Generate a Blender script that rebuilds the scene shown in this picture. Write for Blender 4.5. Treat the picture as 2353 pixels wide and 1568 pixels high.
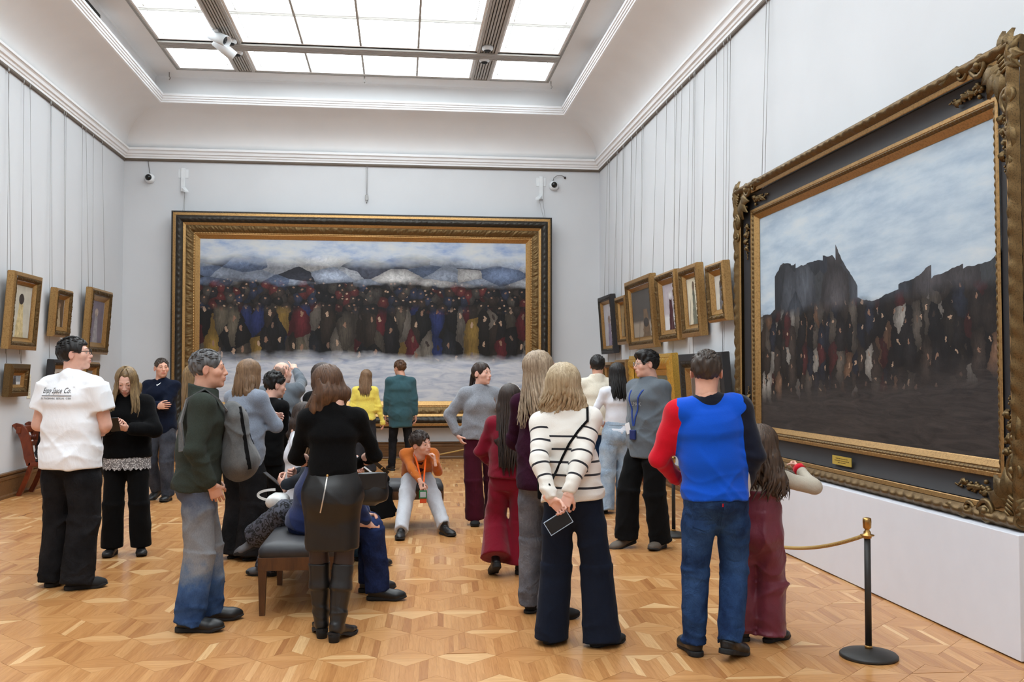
import bpy, bmesh, math, random
import numpy as np
from mathutils import Vector, Matrix
from mathutils.bvhtree import BVHTree

for o in list(bpy.data.objects): bpy.data.objects.remove(o, do_unlink=True)
scene = bpy.context.scene
COL = scene.collection
PI = math.pi

# ------------------------------------------------------------------ camera
CAM_H, FPX, YAW, PITCH = 1.5655, 2190.0, 0.1161, 0.0348
cd = bpy.data.cameras.new('camera'); cam = bpy.data.objects.new('camera', cd); COL.objects.link(cam)
cam.location = (0, 0, CAM_H); cam.rotation_euler = (PI/2 + PITCH, 0, -YAW)
cd.sensor_width = 36; cd.lens = FPX/2353*36; cd.clip_start = 0.05; cd.clip_end = 100
scene.camera = cam
# ------------------------------------------------------------------ world, light, exposure
world = bpy.data.worlds.new('world'); scene.world = world; world.use_nodes = True
world.node_tree.nodes['Background'].inputs[0].default_value = (0.75, 0.82, 0.9, 1)
world.node_tree.nodes['Background'].inputs[1].default_value = 0.3
LAYLIGHT = 4.95          # the backlit glass ceiling is the light of the room
scene.view_settings.view_transform = 'Standard'; scene.view_settings.look = 'None'
scene.view_settings.exposure = 0.0; scene.view_settings.gamma = 1.0
scene.view_settings.use_curve_mapping = False

# ------------------------------------------------------------------ room figures (metres)
XL, XR, YB, YF = -4.966, 3.7485, 17.746, -3.0
ZC, ZCEIL = 5.43, 6.76

def pix(px, py):
    a = (px-1176.5)/FPX; b = (784-py)/FPX
    cp, sp, c, s = math.cos(PITCH), math.sin(PITCH), math.cos(YAW), math.sin(YAW)
    d = cp-b*sp; z = sp+b*cp
    return np.array([a*c+d*s, -a*s+d*c, z])
def on_y(px, py, Y):
    r = pix(px, py); return np.array([0, 0, CAM_H])+r*(Y/r[1])
def on_z(px, py, Z=0.0):
    r = pix(px, py); return np.array([0, 0, CAM_H])+r*((Z-CAM_H)/r[2])
def on_x(px, py, X):
    r = pix(px, py); return np.array([0, 0, CAM_H])+r*(X/r[0])
def to_pix(X, Y, Z):
    Z -= CAM_H; c, s = math.cos(YAW), math.sin(YAW)
    x = X*c-Y*s; d = X*s+Y*c; cp, sp = math.cos(PITCH), math.sin(PITCH)
    dd = d*cp+Z*sp; zz = -d*sp+Z*cp
    return 1176.5+FPX*x/dd, 784-FPX*zz/dd

# ------------------------------------------------------------------ materials
def lin(c):
    out = []
    for v in c:
        v = v/255.0
        out.append(v/12.92 if v <= 0.04045 else ((v+0.055)/1.055)**2.4)
    return tuple(out)+(1.0,)
class NT:
    def __init__(s, m):
        m.use_nodes = True; s.t = m.node_tree; s.n = s.t.nodes; s.l = s.t.links
        s.b = s.n['Principled BSDF']
    def new(s, typ, **kw):
        n = s.n.new(typ)
        for k, v in kw.items():
            if k in n.inputs.keys() if isinstance(k, str) else False: n.inputs[k].default_value = v
            else: setattr(n, k, v)
        return n
    def link(s, a, b): s.l.new(a, b)
    def coord(s, kind='Object', scale=(1, 1, 1), rot=(0, 0, 0)):
        tc = s.n.new('ShaderNodeTexCoord'); mp = s.n.new('ShaderNodeMapping')
        mp.inputs['Scale'].default_value = scale; mp.inputs['Rotation'].default_value = rot
        s.link(tc.outputs[kind], mp.inputs['Vector']); return mp.outputs['Vector']
    def noise(s, vec, scale=5, detail=3, rough=0.5, dist=0.0):
        n = s.n.new('ShaderNodeTexNoise'); n.inputs['Scale'].default_value = scale
        n.inputs['Detail'].default_value = detail; n.inputs['Roughness'].default_value = rough
        n.inputs['Distortion'].default_value = dist
        s.link(vec, n.inputs['Vector']); return n.outputs['Fac']
    def ramp(s, fac, stops, interp='LINEAR'):
        r = s.n.new('ShaderNodeValToRGB'); r.color_ramp.interpolation = interp
        el = r.color_ramp.elements
        while len(el) < len(stops): el.new(0.5)
        for e, (p, c) in zip(el, stops): e.position = p; e.color = c
        s.link(fac, r.inputs['Fac']); return r.outputs['Color']
    def mix(s, fac, a, b, blend='MIX'):
        m = s.n.new('ShaderNodeMix'); m.data_type = 'RGBA'; m.blend_type = blend
        for sock, v in ((m.inputs[0], fac), (m.inputs[6], a), (m.inputs[7], b)):
            if hasattr(v, 'is_linked') or hasattr(v, 'links'): s.link(v, sock)
            else: sock.default_value = v
        return m.outputs[2]
    def math(s, op, a, b=0.0, clamp=False):
        m = s.n.new('ShaderNodeMath'); m.operation = op; m.use_clamp = clamp
        for sock, v in ((m.inputs[0], a), (m.inputs[1], b)):
            if hasattr(v, 'links'): s.link(v, sock)
            else: sock.default_value = v
        return m.outputs[0]
    def bump(s, h, strength=0.3, dist=0.01):
        b = s.n.new('ShaderNodeBump'); b.inputs['Strength'].default_value = strength
        b.inputs['Distance'].default_value = dist
        s.link(h, b.inputs['Height']); s.link(b.outputs['Normal'], s.b.inputs['Normal'])
    def set(s, **kw):
        names = dict(color='Base Color', rough='Roughness', metal='Metallic', spec='Specular IOR Level', sheen='Sheen Weight', coat='Coat Weight')
        for k, v in kw.items():
            sock = s.b.inputs[names[k]]
            if hasattr(v, 'links'): s.link(v, sock)
            else: sock.default_value = v
MATS = {}
def mat(name, build):
    if name not in MATS:
        m = bpy.data.materials.new(name); build(NT(m)); MATS[name] = m
    return MATS[name]
def scale_c(c, f): return tuple(min(1, v*f) for v in c[:3])+(1,)
def plain(name, rgb, rough=0.6, metal=0.0, var=0.06, scale=6, spec=0.5, bump=0.0):
    def b(t):
        c = lin(rgb); v = t.coord()
        n = t.noise(v, scale, 4)
        t.set(color=t.ramp(n, [(0.3, scale_c(c, 1-var)), (0.7, scale_c(c, 1+var))]), rough=rough, metal=metal, spec=spec)
        if bump: t.bump(t.noise(v, scale*12, 2), bump, 0.004)
    return mat(name, b)
def m_plaster(name, rgb):
    def b(t):
        c = lin(rgb); v = t.coord()
        n = t.noise(v, 1.3, 4)
        t.set(color=t.ramp(n, [(0.3, scale_c(c, 0.975)), (0.7, scale_c(c, 1.02))]), rough=0.75, spec=0.25)
        t.bump(t.noise(v, 60, 3), 0.06, 0.003)
    return mat(name, b)
def m_wood(name, dark, light, rough=0.4, scale=1.0, axis=(1, 12, 12)):
    def b(t):
        v = t.coord('Object', tuple(a*scale for a in axis))
        n = t.noise(v, 3, 5, 0.6, 1.2)
        t.set(color=t.ramp(n, [(0.25, lin(dark)), (0.75, lin(light))]), rough=rough, spec=0.4)
        t.bump(n, 0.08, 0.002)
    return mat(name, b)
def m_parquet(t):
    at = t.n.new('ShaderNodeAttribute'); at.attribute_name = 'tone'
    uv = t.n.new('ShaderNodeAttribute'); uv.attribute_name = 'grain'
    mp = t.n.new('ShaderNodeMapping'); mp.inputs['Scale'].default_value = (2.2, 34, 1)
    t.link(uv.outputs['Vector'], mp.inputs['Vector'])
    g = t.noise(mp.outputs['Vector'], 2.2, 5, 0.62, 0.8)
    base = t.ramp(at.outputs['Fac'], [(0.0, lin((170, 114, 66))), (0.35, lin((194, 138, 84))), (0.7, lin((208, 154, 98))), (1.0, lin((234, 192, 138)))])
    col = t.mix(0.5, base, t.ramp(g, [(0.25, (0.55, 0.46, 0.36, 1)), (0.6, (1, 1, 1, 1))]), 'MULTIPLY')
    w = t.noise(t.coord('Object', (1, 1, 1)), 1.5, 3)
    t.set(color=col, rough=t.math('ADD', t.math('MULTIPLY', w, 0.10), 0.20), spec=0.45)
    t.bump(g, 0.04, 0.001)
M_PARQ = mat('oak parquet', m_parquet)
def m_gold(name, hi, lo, scale=30, rough=0.38, metal=0.75):
    def b(t):
        v = t.coord(); n = t.noise(v, scale*2.2, 4, 0.6); n2 = t.noise(v, 3.0, 3)
        mid = tuple((p+q)/2 for p, q in zip(lin(lo), lin(hi)))
        t.set(color=t.mix(n2, t.ramp(n, [(0.25, lin(lo)), (0.55, lin(hi))]), t.ramp(n, [(0.2, mid), (0.5, lin(hi))])), rough=rough, metal=metal)
        t.bump(n, 0.12, 0.002)
    return mat(name, b)
M_WALL = m_plaster('grey white wall paint', (208, 210, 213))
M_CEIL = m_plaster('cove plaster', (238, 239, 240))
M_TRIM = m_plaster('white moulding paint', (242, 243, 245))
M_RAIL = plain('picture rail wood', (96, 84, 72), 0.5)
M_BASE = m_wood('oak baseboard', (78, 52, 28), (122, 86, 50), 0.42)
M_WHITE = plain('white plinth laminate', (220, 222, 230), 0.5, var=0.015)
M_GOLD = m_gold('worn gilding', (180, 142, 90), (108, 76, 42))
M_GOLD2 = m_gold('bright gilding', (226, 180, 84), (140, 94, 34))
M_BRONZE = m_gold('dark bronze gilding', (112, 88, 54), (34, 27, 20), 60, 0.45)
M_BLACKGOLD = m_gold('blackened ornament', (58, 54, 48), (22, 20, 18), 40, 0.42, 0.55)
M_BLACKFRAME = plain('black frame lacquer', (36, 34, 36), 0.55)
M_BRASS = m_gold('brass', (190, 150, 90), (110, 76, 40), 8, 0.28, 0.95)
M_PLAQUE = plain('brass plaque', (214, 188, 92), 0.35, 0.5)
M_IRON = plain('black powder coat', (38, 36, 34), 0.5)
M_STEEL = plain('steel wire', (150, 148, 146), 0.4, 0.6)
M_LIGHTMETAL = plain('white lacquered metal', (222, 226, 229), 0.4)
M_PAPER = plain('label paper', (222, 214, 192), 0.8)
M_DARK = plain('dark void', (24, 24, 26), 0.8)
def m_glass(t):
    t.set(color=(1, 1, 1, 1), rough=0.4)
    t.b.inputs['Emission Color'].default_value = (0.85, 0.945, 1.0, 1)
    t.b.inputs['Emission Strength'].default_value = LAYLIGHT
M_PANE = mat('backlit opal glass', m_glass)
M_SLAT = plain('grey grille metal', (178, 174, 168), 0.5)

# ------------------------------------------------------------------ mesh helpers
def raw_mesh(name, verts, faces, smooth=False):
    me = bpy.data.meshes.new(name); me.from_pydata([tuple(map(float, v)) for v in verts], [], [tuple(f) for f in faces])
    if smooth: me.polygons.foreach_set('use_smooth', [True]*len(me.polygons))
    me.update(); return me
def np_mesh(name, verts, quads, smooth=True, tris=None):
    verts = np.asarray(verts, np.float32); quads = np.asarray(quads, np.int32)
    me = bpy.data.meshes.new(name); me.vertices.add(len(verts)); me.vertices.foreach_set('co', verts.ravel())
    nq = len(quads); k = quads.shape[1] if nq else 4
    me.loops.add(nq*k); me.loops.foreach_set('vertex_index', quads.ravel())
    me.polygons.add(nq); me.polygons.foreach_set('loop_start', np.arange(0, nq*k, k, dtype=np.int32))
    if smooth: me.polygons.foreach_set('use_smooth', np.ones(nq, bool))
    me.update(calc_edges=True); me.validate(); return me
def link(name, me, m=None, parent=None, loc=None, rot=None):
    o = bpy.data.objects.new(name, me); COL.objects.link(o)
    if m is not None and me is not None:
        if len(me.materials) == 0: me.materials.append(m)
        else:
            o.material_slots[0].link = 'OBJECT'; o.material_slots[0].material = m
    if parent is not None: o.parent = parent
    if loc is not None: o.location = loc
    if rot is not None: o.rotation_euler = rot
    return o
def tag(o, label, cat, group=None):
    o['label'] = label; o['category'] = cat
    if group: o['group'] = group
    return o
def thing(name, label, cat, loc=(0, 0, 0), rotz=0.0, group=None):
    o = bpy.data.objects.new(name, None); COL.objects.link(o); o.empty_display_size = 0.1
    o.location = tuple(map(float, loc)); o.rotation_euler = (0, 0, rotz); return tag(o, label, cat, group)
def struct(o): o['kind'] = 'structure'; return o
class MB:
    """collects pieces of one mesh"""
    def __init__(s): s.v = []; s.f = []; s.sm = []
    def add(s, vs, fs, smooth=False):
        b = len(s.v); s.v += [tuple(map(float, v)) for v in vs]; s.f += [tuple(i+b for i in f) for f in fs]; s.sm += [smooth]*len(fs); return s
    def box(s, x0, x1, y0, y1, z0, z1, bev=0.0, M=None):
        if bev > 0:
            b = min(bev, (x1-x0)/2.01, (y1-y0)/2.01, (z1-z0)/2.01); bm = bmesh.new()
            bmesh.ops.create_cube(bm, size=1.0)
            for v in bm.verts: v.co = ((x0+x1)/2+v.co.x*(x1-x0), (y0+y1)/2+v.co.y*(y1-y0), (z0+z1)/2+v.co.z*(z1-z0))
            bmesh.ops.bevel(bm, geom=list(bm.edges), offset=b, segments=2, affect='EDGES', profile=0.5)
            bm.verts.index_update(); vs = [v.co[:] for v in bm.verts]; fs = [[v.index for v in f.verts] for f in bm.faces]; bm.free()
        else:
            vs = [(x, y, z) for x in (x0, x1) for y in (y0, y1) for z in (z0, z1)]
            fs = [(0, 1, 3, 2), (4, 6, 7, 5), (0, 4, 5, 1), (2, 3, 7, 6), (0, 2, 6, 4), (1, 5, 7, 3)]
        if M is not None: vs = [M @ Vector(v) for v in vs]
        return s.add(vs, fs)
    def tube(s, pts, rad, n=8, cap=True, flat=1.0, up=None):
        P = [Vector(p) for p in pts]; R = rad if isinstance(rad, (list, tuple)) else [rad]*len(P)
        vs = []; fs = []; prev = None
        for i, p in enumerate(P):
            d = (P[min(i+1, len(P)-1)]-P[max(i-1, 0)])
            if d.length < 1e-9: d = Vector((0, 0, 1))
            d.normalize()
            if prev is None:
                a = Vector(up) if up is not None else (Vector((0, 0, 1)) if abs(d.z) < 0.9 else Vector((1, 0, 0)))
            else: a = prev
            u = (a-d*a.dot(d))
            if u.length < 1e-6: u = d.orthogonal()
            u.normalize(); w = d.cross(u); prev = u
            for k in range(n):
                an = 2*PI*k/n; vs.append(p+(u*math.cos(an)*flat+w*math.sin(an))*R[i])
        for i in range(len(P)-1):
            for k in range(n):
                a, b = i*n+k, i*n+(k+1) % n; fs.append((a, b, b+n, a+n))
        if cap: fs.append(tuple(range(n-1, -1, -1))); fs.append(tuple((len(P)-1)*n+k for k in range(n)))
        return s.add(vs, fs, True)
    def lathe(s, prof, n=24, c=(0, 0, 0), M=None, smooth=True):
        vs = []; fs = []
        for r, z in prof:
            for k in range(n): vs.append((c[0]+r*math.cos(2*PI*k/n), c[1]+r*math.sin(2*PI*k/n), c[2]+z))
        for i in range(len(prof)-1):
            for k in range(n): a, b = i*n+k, i*n+(k+1) % n; fs.append((a, b, b+n, a+n))
        if prof[0][0] > 1e-4: fs.append(tuple(range(n-1, -1, -1)))
        if prof[-1][0] > 1e-4: fs.append(tuple((len(prof)-1)*n+k for k in range(n)))
        if M is not None: vs = [M @ Vector(v) for v in vs]
        return s.add(vs, fs, smooth)
    def ball(s, c, r, n=10, m=6, sc=(1, 1, 1), M=None):
        vs = [(0, 0, 1)]; fs = []
        for i in range(1, m):
            t = PI*i/m
            for k in range(n): vs.append((math.sin(t)*math.cos(2*PI*k/n), math.sin(t)*math.sin(2*PI*k/n), math.cos(t)))
        vs.append((0, 0, -1)); L = len(vs)-1
        for k in range(n): fs.append((0, 1+k, 1+(k+1) % n)); fs.append((L, L-n+(k+1) % n, L-n+k))
        for i in range(m-2):
            for k in range(n): a = 1+i*n+k; b = 1+i*n+(k+1) % n; fs.append((a, a+n, b+n, b))
        vs = [Vector((v[0]*sc[0]*r, v[1]*sc[1]*r, v[2]*sc[2]*r)) for v in vs]
        if M is not None: vs = [M @ v for v in vs]
        return s.add([Vector(c)+v for v in vs], fs, True)
    def build(s, name, m, parent=None, loc=None, rot=None):
        me = bpy.data.meshes.new(name); me.from_pydata(s.v, [], s.f); me.polygons.foreach_set('use_smooth', s.sm); me.update()
        return link(name, me, m, parent, loc, rot)

# ------------------------------------------------------------------ the room shell
def sweep_rect(prof, smooth=False, inv=False):
    vs = []; fs = []
    for d, z in prof: vs += [(XL+d, YF+d, z), (XR-d, YF+d, z), (XR-d, YB-d, z), (XL+d, YB-d, z)]
    b = MB()
    for k in range(4):          # each side its own strip so that corners stay sharp
        sv = []
        for i in range(len(prof)): sv += [vs[i*4+k], vs[i*4+(k+1) % 4]]
        b.add(sv, [(2*i, 2*i+1, 2*i+3, 2*i+2) for i in range(len(prof)-1)], smooth)
    return b
T = 0.25
struct(MB().box(XL-T, XL, YF-T, YB+T, -0.05, ZC+0.3).build('wall_left', M_WALL))
struct(MB().box(XR, XR+T, YF-T, YB+T, -0.05, ZC+0.3).build('wall_right', M_WALL))
struct(MB().box(XL, XR, YB, YB+T, -0.05, ZC+0.3).build('wall_back', M_WALL))
struct(MB().box(XL, XR, YF-T, YF, -0.05, ZC+0.3).build('wall_front', M_WALL))
# cornice with the picture rail under it
struct(sweep_rect([(0, 5.46), (0.025, 5.46), (0.03, 5.49), (0.045, 5.50), (0.05, 5.53), (0.075, 5.54), (0.085, 5.58), (0.10, 5.60), (0.115, 5.60), (0.115, 5.635), (0.10, 5.645), (0.02, 5.65)]).build('trim_1', M_TRIM))
struct(sweep_rect([(0, 5.415), (0.028, 5.415), (0.034, 5.43), (0.034, 5.448), (0.026, 5.46), (0, 5.46)]).build('trim_2', M_RAIL))
cove = [(0.02, 5.65)]
for i in range(13):
    t = i/12*PI/2; cove.append((0.05+0.76*(1-math.cos(t))**1.0, 5.66+0.60*math.sin(t)))
struct(sweep_rect(cove, True).build('ceiling', M_CEIL))
struct(sweep_rect([(0.81, 6.26), (0.83, 6.27), (0.83, 6.30), (0.845, 6.305), (0.845, 6.335), (0.86, 6.34), (0.86, 6.37), (0.875, 6.375), (0.875, 6.415), (0.70, 6.42)]).build('trim_3', M_TRIM))
SX0, SX1, SY0, SY1 = XL+1.2, XR-1.2, YF+1.2, YB-1.2
struct(sweep_rect([(0.70, 6.42), (0.70, ZCEIL-0.04), (0.71, ZCEIL-0.012), (0.74, ZCEIL), (1.2, ZCEIL), (1.2, ZCEIL+0.05)]).build('ceiling', M_CEIL))
struct(sweep_rect([(1.16, ZCEIL+0.0), (1.16, ZCEIL-0.02), (1.20, ZCEIL-0.02), (1.21, ZCEIL+0.02)]).build('trim_4', plain('grey skylight edge', (150, 147, 142), 0.6)))
# roof slab over the laylight, closes the room
struct(MB().box(XL-T, XR+T, YF-T, YB+T, ZCEIL+0.5, ZCEIL+0.6).build('ceiling', M_CEIL))
struct(MB().box(XL-T, XR+T, YF-T, YF+0.69, ZC+0.3, ZCEIL+0.5).build('ceiling', M_CEIL))
struct(MB().box(XL-T, XR+T, YB-0.69, YB+T, 6.43, ZCEIL+0.5).build('ceiling', M_CEIL))
struct(MB().box(XL-T, XL+0.69, YF, YB, 6.43, ZCEIL+0.5).build('ceiling', M_CEIL))
struct(MB().box(XR-0.69, XR+T, YF, YB, 6.43, ZCEIL+0.5).build('ceiling', M_CEIL))

# ------------------------------------------------------------------ laylight
win = struct(bpy.data.objects.new('window_1', None)); COL.objects.link(win); win.location = ((SX0+SX1)/2, (SY0+SY1)/2, ZCEIL)
win['label'] = 'backlit glass ceiling with white glazing bars and grey slatted bands'
def wl(b, name, m):
    o = b.build(name, m); o.parent = win; o.matrix_parent_inverse = Matrix.Translation(-Vector(win.location)); return o
BX = [(-2.81, -2.50), (1.20, 1.53)]
beams = []; y = 15.13
while y > SY0+0.3: beams.append((y, y+0.29)); y -= 2.72
cols = [[SX0, BX[0][0]], [BX[0][1], BX[1][0]], [BX[1][1], SX1]]
rows = []; top = SY1
for (a, b) in beams:
    rows.append((b, top)); top = a
rows.append((SY0, top))
ncol = [1, 4, 1]
for ci, (x0, x1) in enumerate(cols):
    for ri, (y0, y1) in enumerate(rows):
        F = MB(); w = 0.035; z0, z1 = ZCEIL-0.005, ZCEIL+0.035
        F.box(x0, x1, y0, y0+w, z0, z1); F.box(x0, x1, y1-w, y1, z0, z1); F.box(x0, x0+w, y0+w, y1-w, z0, z1); F.box(x1-w, x1, y0+w, y1-w, z0, z1)
        wl(F, 'frame', M_TRIM)
        q = 0.115; F = MB(); e = 0.007
        F.box(x0+q, x1-q, y0+q, y0+q+e, z1, z1+0.02); F.box(x0+q, x1-q, y1-q-e, y1-q, z1, z1+0.02); F.box(x0+q, x0+q+e, y0+q, y1-q, z1, z1+0.02); F.box(x1-q-e, x1-q, y0+q, y1-q, z1, z1+0.02)
        wl(F, 'glazing_line', M_SLAT)
        nr = 2 if (y1-y0) > 1.6 else 1
        xs = np.linspace(x0+w, x1-w, ncol[ci]+1); ys = np.linspace(y0+w, y1-w, nr+1)
        for xm in xs[1:-1]:
            wl(MB().box(xm-0.016, xm+0.016, y0+w, y1-w, z0+0.006, z1), 'mullion', M_SLAT)
        for ym in ys[1:-1]:
            [wl(MB().box(x0+w, x1-w, ym+k_-0.006, ym+k_+0.006, z0+0.01, z1+0.02), 'mullion', M_SLAT) for k_ in (-0.045, 0.045)]
        for i in range(len(xs)-1):
            for j in range(len(ys)-1):
                wl(MB().box(xs[i], xs[i+1], ys[j], ys[j+1], z1+0.02, z1+0.03), 'pane', M_PANE)
for (x0, x1) in BX:             # long slatted bands
    wl(MB().box(x0, x1, SY0, SY1, ZCEIL+0.03, ZCEIL+0.06), 'grille_back', M_DARK)
    wl(MB().box(x0, x0+0.045, SY0, SY1, ZCEIL-0.03, ZCEIL+0.03), 'grille_edge', M_SLAT)
    wl(MB().box(x1-0.045, x1, SY0, SY1, ZCEIL-0.03, ZCEIL+0.03), 'grille_edge', M_SLAT)
    n = 5; st = (x1-x0-0.10)/n
    for k in range(n):
        xa = x0+0.05+k*st+0.007; wl(MB().box(xa, xa+st-0.016, SY0, SY1, ZCEIL-0.012, ZCEIL+0.02), 'grille_slat', M_SLAT)
for (y0, y1) in beams[:3]:
    wl(MB().box(SX0, SX1, y0, y1, ZCEIL+0.02, ZCEIL+0.05), 'grille_back', M_DARK)
    n = 6; st = (y1-y0)/n
    for k in range(n): wl(MB().box(SX0, SX1, y0+k*st+0.008, y0+(k+1)*st-0.008, ZCEIL-0.045, ZCEIL-0.02), 'grille_slat', M_SLAT)
for (y0, y1) in beams[3:]:
    wl(MB().box(SX0, SX1, y0, y1, ZCEIL-0.04, ZCEIL+0.05), 'grille_band', M_SLAT)

# ------------------------------------------------------------------ floor and baseboards
floor = struct(MB().box(XL-T, XR+T, YF-T, YB+T, -0.2, -0.006).build('floor', m_wood('parquet bed', (150, 98, 50), (176, 122, 66), 0.4)))
PW, PR, PHH = 0.328, 0.492, 0.162
rng = random.Random(5)
def parquet():
    rot = -0.045; c, s = math.cos(rot), math.sin(rot); ox, oy = 0.205, 5.352
    polys = []
    R = lambda u, v: (ox+u*c-v*s, oy+u*s+v*c)
    hw = PW/2
    for r in range(-6, 27):
        off = 0.5 if r % 2 == 0 else 0.0
        for i in range(-19, 14):
            cx = (i+off)*PW; cy = r*PR
            X, Y = R(cx, cy)
            if X < XL-0.4 or X > XR+0.4 or Y < 2.6 or Y > YB+0.5: continue
            d = [(cx-hw, cy), (cx, cy-PHH), (cx+hw, cy), (cx, cy+PHH)]
            # lozenge of boards laid across
            cuts = [-PHH]+sorted(rng.uniform(-0.5, 0.5)*PHH for _ in range(rng.choice((1, 2, 2, 3))))+[PHH]
            for a, b in zip(cuts, cuts[1:]):
                if b-a < 0.012: continue
                wa, wb = hw*(1-abs(a)/PHH), hw*(1-abs(b)/PHH)
                pts = [(cx-wa, cy+a), (cx+wa, cy+a)] if wa > 1e-4 else [(cx, cy+a)]
                if a < 0 < b: pts.append((cx+hw, cy))
                pts += [(cx+wb, cy+b), (cx-wb, cy+b)] if wb > 1e-4 else [(cx, cy+b)]
                if a < 0 < b: pts.append((cx-hw, cy))
                polys.append(([R(*p) for p in pts], 0))
            for sg in (-1, 1):
                n = rng.choice((3, 4, 4, 5)); ed = [0]+sorted(min(0.97, max(0.03, (k+rng.uniform(-.25, .25))/n)) for k in range(1, n))+[1]
                for a, b in zip(ed, ed[1:]):
                    f = lambda t, low: (cx+sg*hw*t, (cy-PHH+PHH*t) if not low else (cy-PR+PHH*t))
                    q = [f(a, False), f(a, True), f(b, True), f(b, False)]
                    polys.append(([R(*p) for p in q], 1))
    return polys
def parquet_geo(poly, kind):
    pts = np.array(poly); cen = pts.mean(0); g = 0.0009
    ar = 0.5*abs(sum(pts[i][0]*pts[(i+1) % len(pts)][1]-pts[(i+1) % len(pts)][0]*pts[i][1] for i in range(len(pts))))
    if ar < 2e-4: return None
    dd = pts-cen; ln = np.linalg.norm(dd, axis=1, keepdims=True); inner = pts-dd/np.maximum(ln, 1e-6)*np.minimum(g*1.6, ln*0.3)
    inner[:, 0] = np.clip(inner[:, 0], XL, XR); inner[:, 1] = np.clip(inner[:, 1], 2.6, YB)
    if np.ptp(inner[:, 0]) < 0.01 or np.ptp(inner[:, 1]) < 0.01: return None
    n = len(inner); z = rng.uniform(-0.0004, 0.0)
    vs = [(p[0], p[1], z) for p in inner]+[(p[0], p[1], -0.006) for p in inner]
    if sum(inner[i][0]*inner[(i+1) % n][1]-inner[(i+1) % n][0]*inner[i][1] for i in range(n)) < 0: vs = vs[:n][::-1]+vs[n:][::-1]
    fs = [tuple(range(n))]+[(i, n+i, n+(i+1) % n, (i+1) % n) for i in range(n)]
    tone = min(1, max(0, rng.gauss(0.42 if kind else 0.56, 0.17)))
    if rng.random() < 0.035: tone = 0.93
    o = rng.uniform(0, 40)
    gr = [((v[0] if kind == 0 else v[1])+o, (v[1] if kind == 0 else v[0])+o, o) for v in vs]
    return vs, fs, tone, gr, cen
def set_attr(me, tones, grain):
    a = me.attributes.new('tone', 'FLOAT', 'POINT'); a.data.foreach_set('value', tones)
    b = me.attributes.new('grain', 'FLOAT_VECTOR', 'POINT'); b.data.foreach_set('vector', [x for g in grain for x in g])
pieces = [p for p in (parquet_geo(*q) for q in parquet()) if p]
def seen(p):
    x, y = to_pix(p[4][0], p[4][1], 0); return 0 < x < 2353 and y < 1568
pieces.sort(key=lambda p: (0 if seen(p) else 1, p[4][1]))
for p in pieces[:300]:
    me = bpy.data.meshes.new('parquet_block')
    me.from_pydata([(v[0]-p[4][0], v[1]-p[4][1], v[2]) for v in p[0]], [], p[1]); set_attr(me, [p[2]]*len(p[0]), p[3]); me.update()
    o = link('parquet_block', me, M_PARQ, floor, (p[4][0], p[4][1], 0))
V = []; Fc = []; TN = []; GR = []
for p in pieces[300:]:
    b = len(V); V += p[0]; Fc += [tuple(i+b for i in f) for f in p[1]]; TN += [p[2]]*len(p[0]); GR += p[3]
me = bpy.data.meshes.new('parquet'); me.from_pydata(V, [], Fc); set_attr(me, TN, GR); me.update()
o = link('parquet', me, M_PARQ, floor); o['kind'] = 'stuff'
def baseboard(name, x0, y0, x1, y1, nx, ny):
    prof = [(0, 0), (0.05, 0), (0.05, 0.03), (0.036, 0.05), (0.036, 0.225), (0.045, 0.235), (0.045, 0.265), (0.03, 0.285), (0.05, 0.295), (0.05, 0.315), (0, 0.32)]
    vs = []
    for (X, Y) in ((x0, y0), (x1, y1)):
        for d, z in prof: vs.append((X+nx*d, Y+ny*d, z))
    n = len(prof); b = MB(); b.add(vs, [(i, i+1, n+i+1, n+i) for i in range(n-1)]+[tuple(range(n)), tuple(range(2*n-1, n-1, -1))])
    return struct(b.build(name, M_BASE))
baseboard('baseboard_left', XL, YF, XL, YB, 1, 0); baseboard('baseboard_back', XL, YB, XR, YB, 0, -1)
baseboard('baseboard_right', XR, 9.5, XR, YB, -1, 0)
# ------------------------------------------------------------------ paintings
def ring(b, W, H, prof, smooth=False):
    vs = []
    for d, dep in prof: vs += [(-W/2+d, -dep, d), (W/2-d, -dep, d), (W/2-d, -dep, H-d), (-W/2+d, -dep, H-d)]
    for k in range(4):
        sv = []
        for i in range(len(prof)): sv += [vs[i*4+k], vs[i*4+(k+1) % 4]]
        b.add(sv, [(2*i, 2*i+1, 2*i+3, 2*i+2) for i in range(len(prof)-1)], smooth)
    return b
def vnoise(shape, cell, seed):
    r = np.random.RandomState(seed); ny, nx = shape
    gy, gx = int(ny/cell)+3, int(nx/cell)+3; g = r.rand(gy, gx)
    y = np.arange(ny)/cell; x = np.arange(nx)/cell; iy = y.astype(int); ix = x.astype(int)
    fy = (y-iy); fx = (x-ix); fy = fy*fy*(3-2*fy); fx = fx*fx*(3-2*fx)
    a = g[np.ix_(iy, ix)]; b = g[np.ix_(iy, ix+1)]; c = g[np.ix_(iy+1, ix)]; d = g[np.ix_(iy+1, ix+1)]
    fy = fy[:, None]; fx = fx[None]
    return (a*(1-fx)+b*fx)*(1-fy)+(c*(1-fx)+d*fx)*fy
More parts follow.
